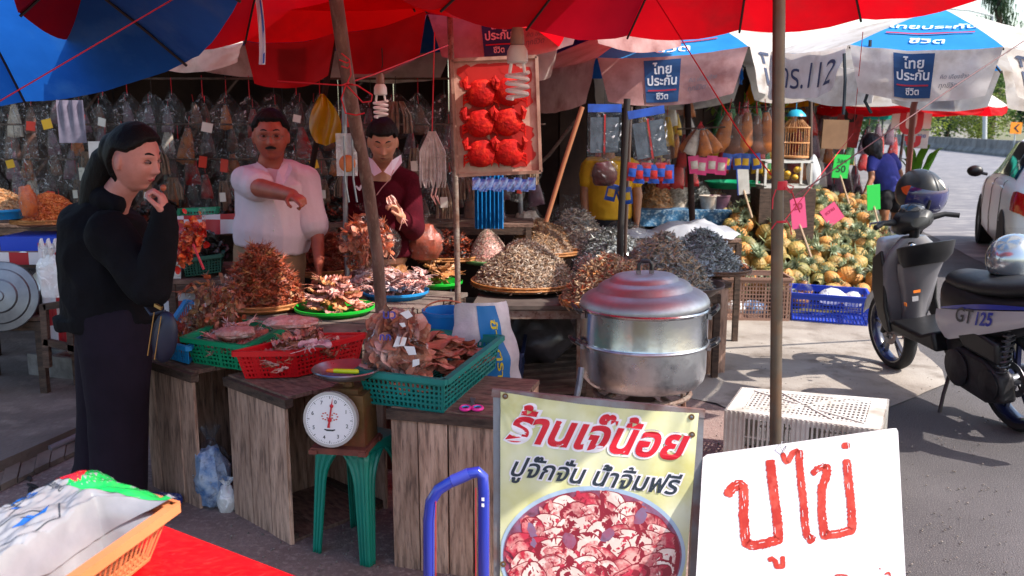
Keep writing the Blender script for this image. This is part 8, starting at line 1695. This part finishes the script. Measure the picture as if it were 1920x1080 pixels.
b = MB(); b.box((fx - .447, .07, .62), (.003, .045, .016)); b.build('sticker', mat('sticker_orange', '#e87a20'), sco, False); b = MB(); b.box((fx - .425, .07, .57), (.003, .04, .03)); b.build('warning_label', mat('label_grey', '#9a9aa0', .5), sco, False)
# ---- helmets ----
def helmet(label, c, r_, yaw_, shell, vis, strap=True, acc=None, tilt=0.0, visor_up=False):
    c = Vector(c); t = thing('helmet', label, 'helmet', c - Vector((0, 0, r_)), 0); E = Euler((tilt, 0, yaw_)).to_matrix(); b = MB()
    def f(u, v, k_=1.0):
        a = 6.2832 * u; e = -.62 + (1.5708 + .62) * v; d = Vector((math.sin(a) * math.cos(e), -math.cos(a) * math.cos(e), math.sin(e)))
        cut = .0
        if abs(((a + math.pi) % 6.2832) - math.pi) < 1.05 and e < .42: d = Vector((math.sin(a) * math.cos(.42), -math.cos(a) * math.cos(.42), math.sin(.42))); 
        return c + E @ Vector((d.x * r_ * .9, d.y * r_ * 1.08, d.z * r_ * .98)) * k_
    b.grid(f, 48, 20); o = b.build('shell', shell, t, recalc=False, world=True); md = o.modifiers.new('s', 'SOLIDIFY'); md.thickness = .012; md.offset = -1
    b = MB(); b.grid(lambda u, v: c + E @ (Vector((math.sin(-1.15 + 2.3 * u) * math.cos(-.45 + .95 * v), -math.cos(-1.15 + 2.3 * u) * math.cos(-.45 + .95 * v), math.sin(-.45 + .95 * v) + (.55 if visor_up else 0)) ) * r_ * 1.08), 18, 8) ; b.build('visor', vis, t, recalc=False, world=True)
    b = MB(); b.ell(c, (r_ * .80, r_ * .92, r_ * .8), E, 20); b.v = [p if p[2] > c.z - r_ * .5 else (p[0], p[1], c.z - r_ * .5) for p in b.v]; b.build('lining', black_soft, t, world=True)
    if acc:
        for k_, (a0, a1, e0, e1) in enumerate(acc[1]): b = MB(); b.grid(lambda u, v: c + E @ (Vector((math.sin(a0 + (a1 - a0) * u) * math.cos(e0 + (e1 - e0) * u * 1.0 + .42 * (v - .5) * math.sin(math.pi * u)) * .9, -math.cos(a0 + (a1 - a0) * u) * math.cos(e0 + (e1 - e0) * u + .42 * (v - .5) * math.sin(math.pi * u)) * 1.08, math.sin(e0 + (e1 - e0) * u + .42 * (v - .5) * math.sin(math.pi * u)) * .98)) * (r_ * 1.008)), 16, 4); b.build('graphic', acc[0][k_ % len(acc[0])], t, recalc=False, world=True)
    if strap: b = MB(); b.tube([c + E @ Vector((r_ * .75, .02, -r_ * .5)), c + E @ Vector((r_ * .78, .0, -r_ * 1.3)), c + E @ Vector((r_ * .7, 0, -r_ * 1.9)), c + E @ Vector((r_ * .6, 0, -r_ * 1.4))], .007, 6); b.build('chin_strap', black_soft, t, world=True)
    return t
org = mat('helmet_orange', '#e2551c', .35, coat=.4); gldw = mat('helmet_white', '#d8cfc0', .35, coat=.4)
helmet('matt black helmet with orange flame stripes hung on the scooter mirror', D(1725, 362, 5.72), .152, .25, mat('helmet_black', '#1d1d1f', .38, '#2a292b', 12), mat('visor_tint', '#2a2c60', .08, coat=1.0), acc=([org, gldw, org, org], [(1.15, 1.9, .5, -.4), (.3, 1.25, .95, .45), (-1.7, -.9, .2, .35), (1.0, 1.5, -.1, .3)]), tilt=.35)
helmet('silver helmet with a raised clear visor resting on the scooter seat', D(1902, 486, 4.78), .14, 1.9, mat('helmet_silver', '#a9b2bc', .18, met=.7, coat=1.0), film('visor_clear', '#ffffff', .28, bs=1.0, bump=.02, cloud_glint=.1), acc=([gldw], [(2.0, 2.7, .1, .5)]), visor_up=True, strap=False)
# ================= CAR =================
hd = Vector((.375, .927, 0)); lf = Vector((-.927, .375, 0)); mid = Vector((5.98, 11.2, 0)) - lf * .80
car = thing('parked_car', 'white hatchback with its left side showing, at the right edge by the road', 'car', mid + Vector((0, 0, .004)), math.atan2(hd.y, hd.x))
wht = mat('car_white', '#f2f2f2', .35, coat=.25); gls = mat('car_glass', '#262b30', .04, coat=1.0, spec=.8)
ST = [(-2.02, .60, .70, .72, .60, .35), (-1.98, .76, .86, .93, .66, .30), (-1.85, .835, .90, 1.12, .66, .24), (-1.62, .865, .93, 1.32, .62, .2), (-1.3, .875, .95, 1.43, .60, .19), (-.8, .88, .95, 1.48, .61, .19), (-.2, .88, .94, 1.49, .62, .19), (.4, .88, .92, 1.43, .60, .19), (.85, .875, .91, 1.24, .58, .19), (1.15, .87, .89, 1.03, .60, .2), (1.5, .85, .84, .93, .62, .22), (1.85, .79, .76, .82, .58, .26), (2.05, .60, .60, .64, .45, .34)]
def cst(x):
    for i in range(len(ST) - 1):
        if ST[i][0] <= x <= ST[i + 1][0]: f = (x - ST[i][0]) / (ST[i + 1][0] - ST[i][0]); return [a + (b_ - a) * f for a, b_ in zip(ST[i], ST[i + 1])]
    return list(ST[0] if x < 0 else ST[-1])
def cprof(x):
    _, w_, bz, rz_, wr__, sz = cst(x); return [(0, sz), (w_ * .9, sz), (w_ * .985, sz + .10), (w_, sz + (bz - sz) * .45), (w_ * .985, bz - .1), (w_ * .955, bz), (w_ * .92, bz + .03), (wr__ + (w_ * .9 - wr__) * .35, bz + (rz_ - bz) * .62), (wr__, rz_ - (rz_ - bz) * .14), (wr__ * .8, rz_ - .02), (0, rz_)]
xs = [-2.02 + 4.07 * i / 44 for i in range(45)]; rings = []
for x in xs: h_ = cprof(x); rings.append([(x, y, z) for y, z in h_] + [(x, -y, z) for y, z in h_[-2:0:-1]])
loft(rings, 'body', wht, car)
def cpt(x, t_, off=.0, sy=1):
    h_ = cprof(x); i = min(len(h_) - 2, int(t_)); f = t_ - i; y = h_[i][0] * (1 - f) + h_[i + 1][0] * f; z = h_[i][1] * (1 - f) + h_[i + 1][1] * f; return Vector((x, sy * (y + off), z + off * .3))
for sy in (-1, 1):
    for x0, x1, c0, c1 in ((.0, .95, 0, .35), (-.95, -.06, 0, 0), (-1.45, -1.0, .2, 0)):
        b = MB(); b.grid(lambda u, v: cpt(x0 + (x1 - x0) * u - (c1 * v * u) + c0 * v * (1 - u), 6.15 + 1.75 * v, .006, sy), 8, 5); b.build('side_window', gls, car, recalc=False)
    for ax in (-1.27, 1.28):
        RY = Matrix.Rotation(R(90), 3, 'X'); b = MB(); b.lathe([(.001, 0), (.345, 0), (.345, .004), (.001, .004)], (ax, sy * (cst(ax)[1] + .002), .33), 32, rot=RY); b.build('wheel_arch', black_soft, car)
        b = MB(); b.lathe([(.2, -.1), (.29, -.1), (.315, -.07), (.315, .07), (.29, .1), (.2, .1)], (ax, sy * .775, .315), 36, rot=RY); b.build('tyre', rub, car)
        b = MB(); b.lathe([(.001, sy * -.085), (.05, sy * -.09), (.19, sy * -.075), (.205, sy * -.09), (.21, sy * -.05)], (ax, sy * .775, .315), 30, rot=RY); b.build('rim', alu, car)
    b = MB(); b.ell((.80, sy * 1.0, 1.0), (.06, .10, .075)); b.tube([(.80, sy * .85, .96), (.80, sy * .95, .98)], .02, 8); b.build('mirror', blkp, car)
    b = MB(); b.grid(lambda u, v: cpt(-1.99 + .3 * u, 3.6 + 1.9 * v * (1 - .4 * u), .006, sy), 6, 5); b.build('tail_light', mat('car_tail', '#c01018', .15, coat=1.0), car, recalc=False)
    for x in (-.03, -.98, .95): b = MB(); b.tube([cpt(x, t_, .002, sy) for t_ in (2, 3, 4, 5, 6)], .004, 4); b.build('door_gap', blkp, car)
    for x in (.1, -.85): b = MB(); b.beam(cpt(x, 4.5, .012, sy), cpt(x - .16, 4.5, .012, sy), .02, .02); b.build('door_handle', wht, car, False)
b = MB(); b.grid(lambda u, v: Vector((-1.995 + .35 * v ** 1.2, (u - .5) * (1.15 - .1 * v), .98 + .34 * v)) + Vector((-.035, 0, .03)), 8, 6); b.build('rear_window', gls, car, recalc=False)
b = MB(); b.box((-2.035, 0, .62), (.02, .5, .12)); b.build('number_plate', white_pl, car, False)
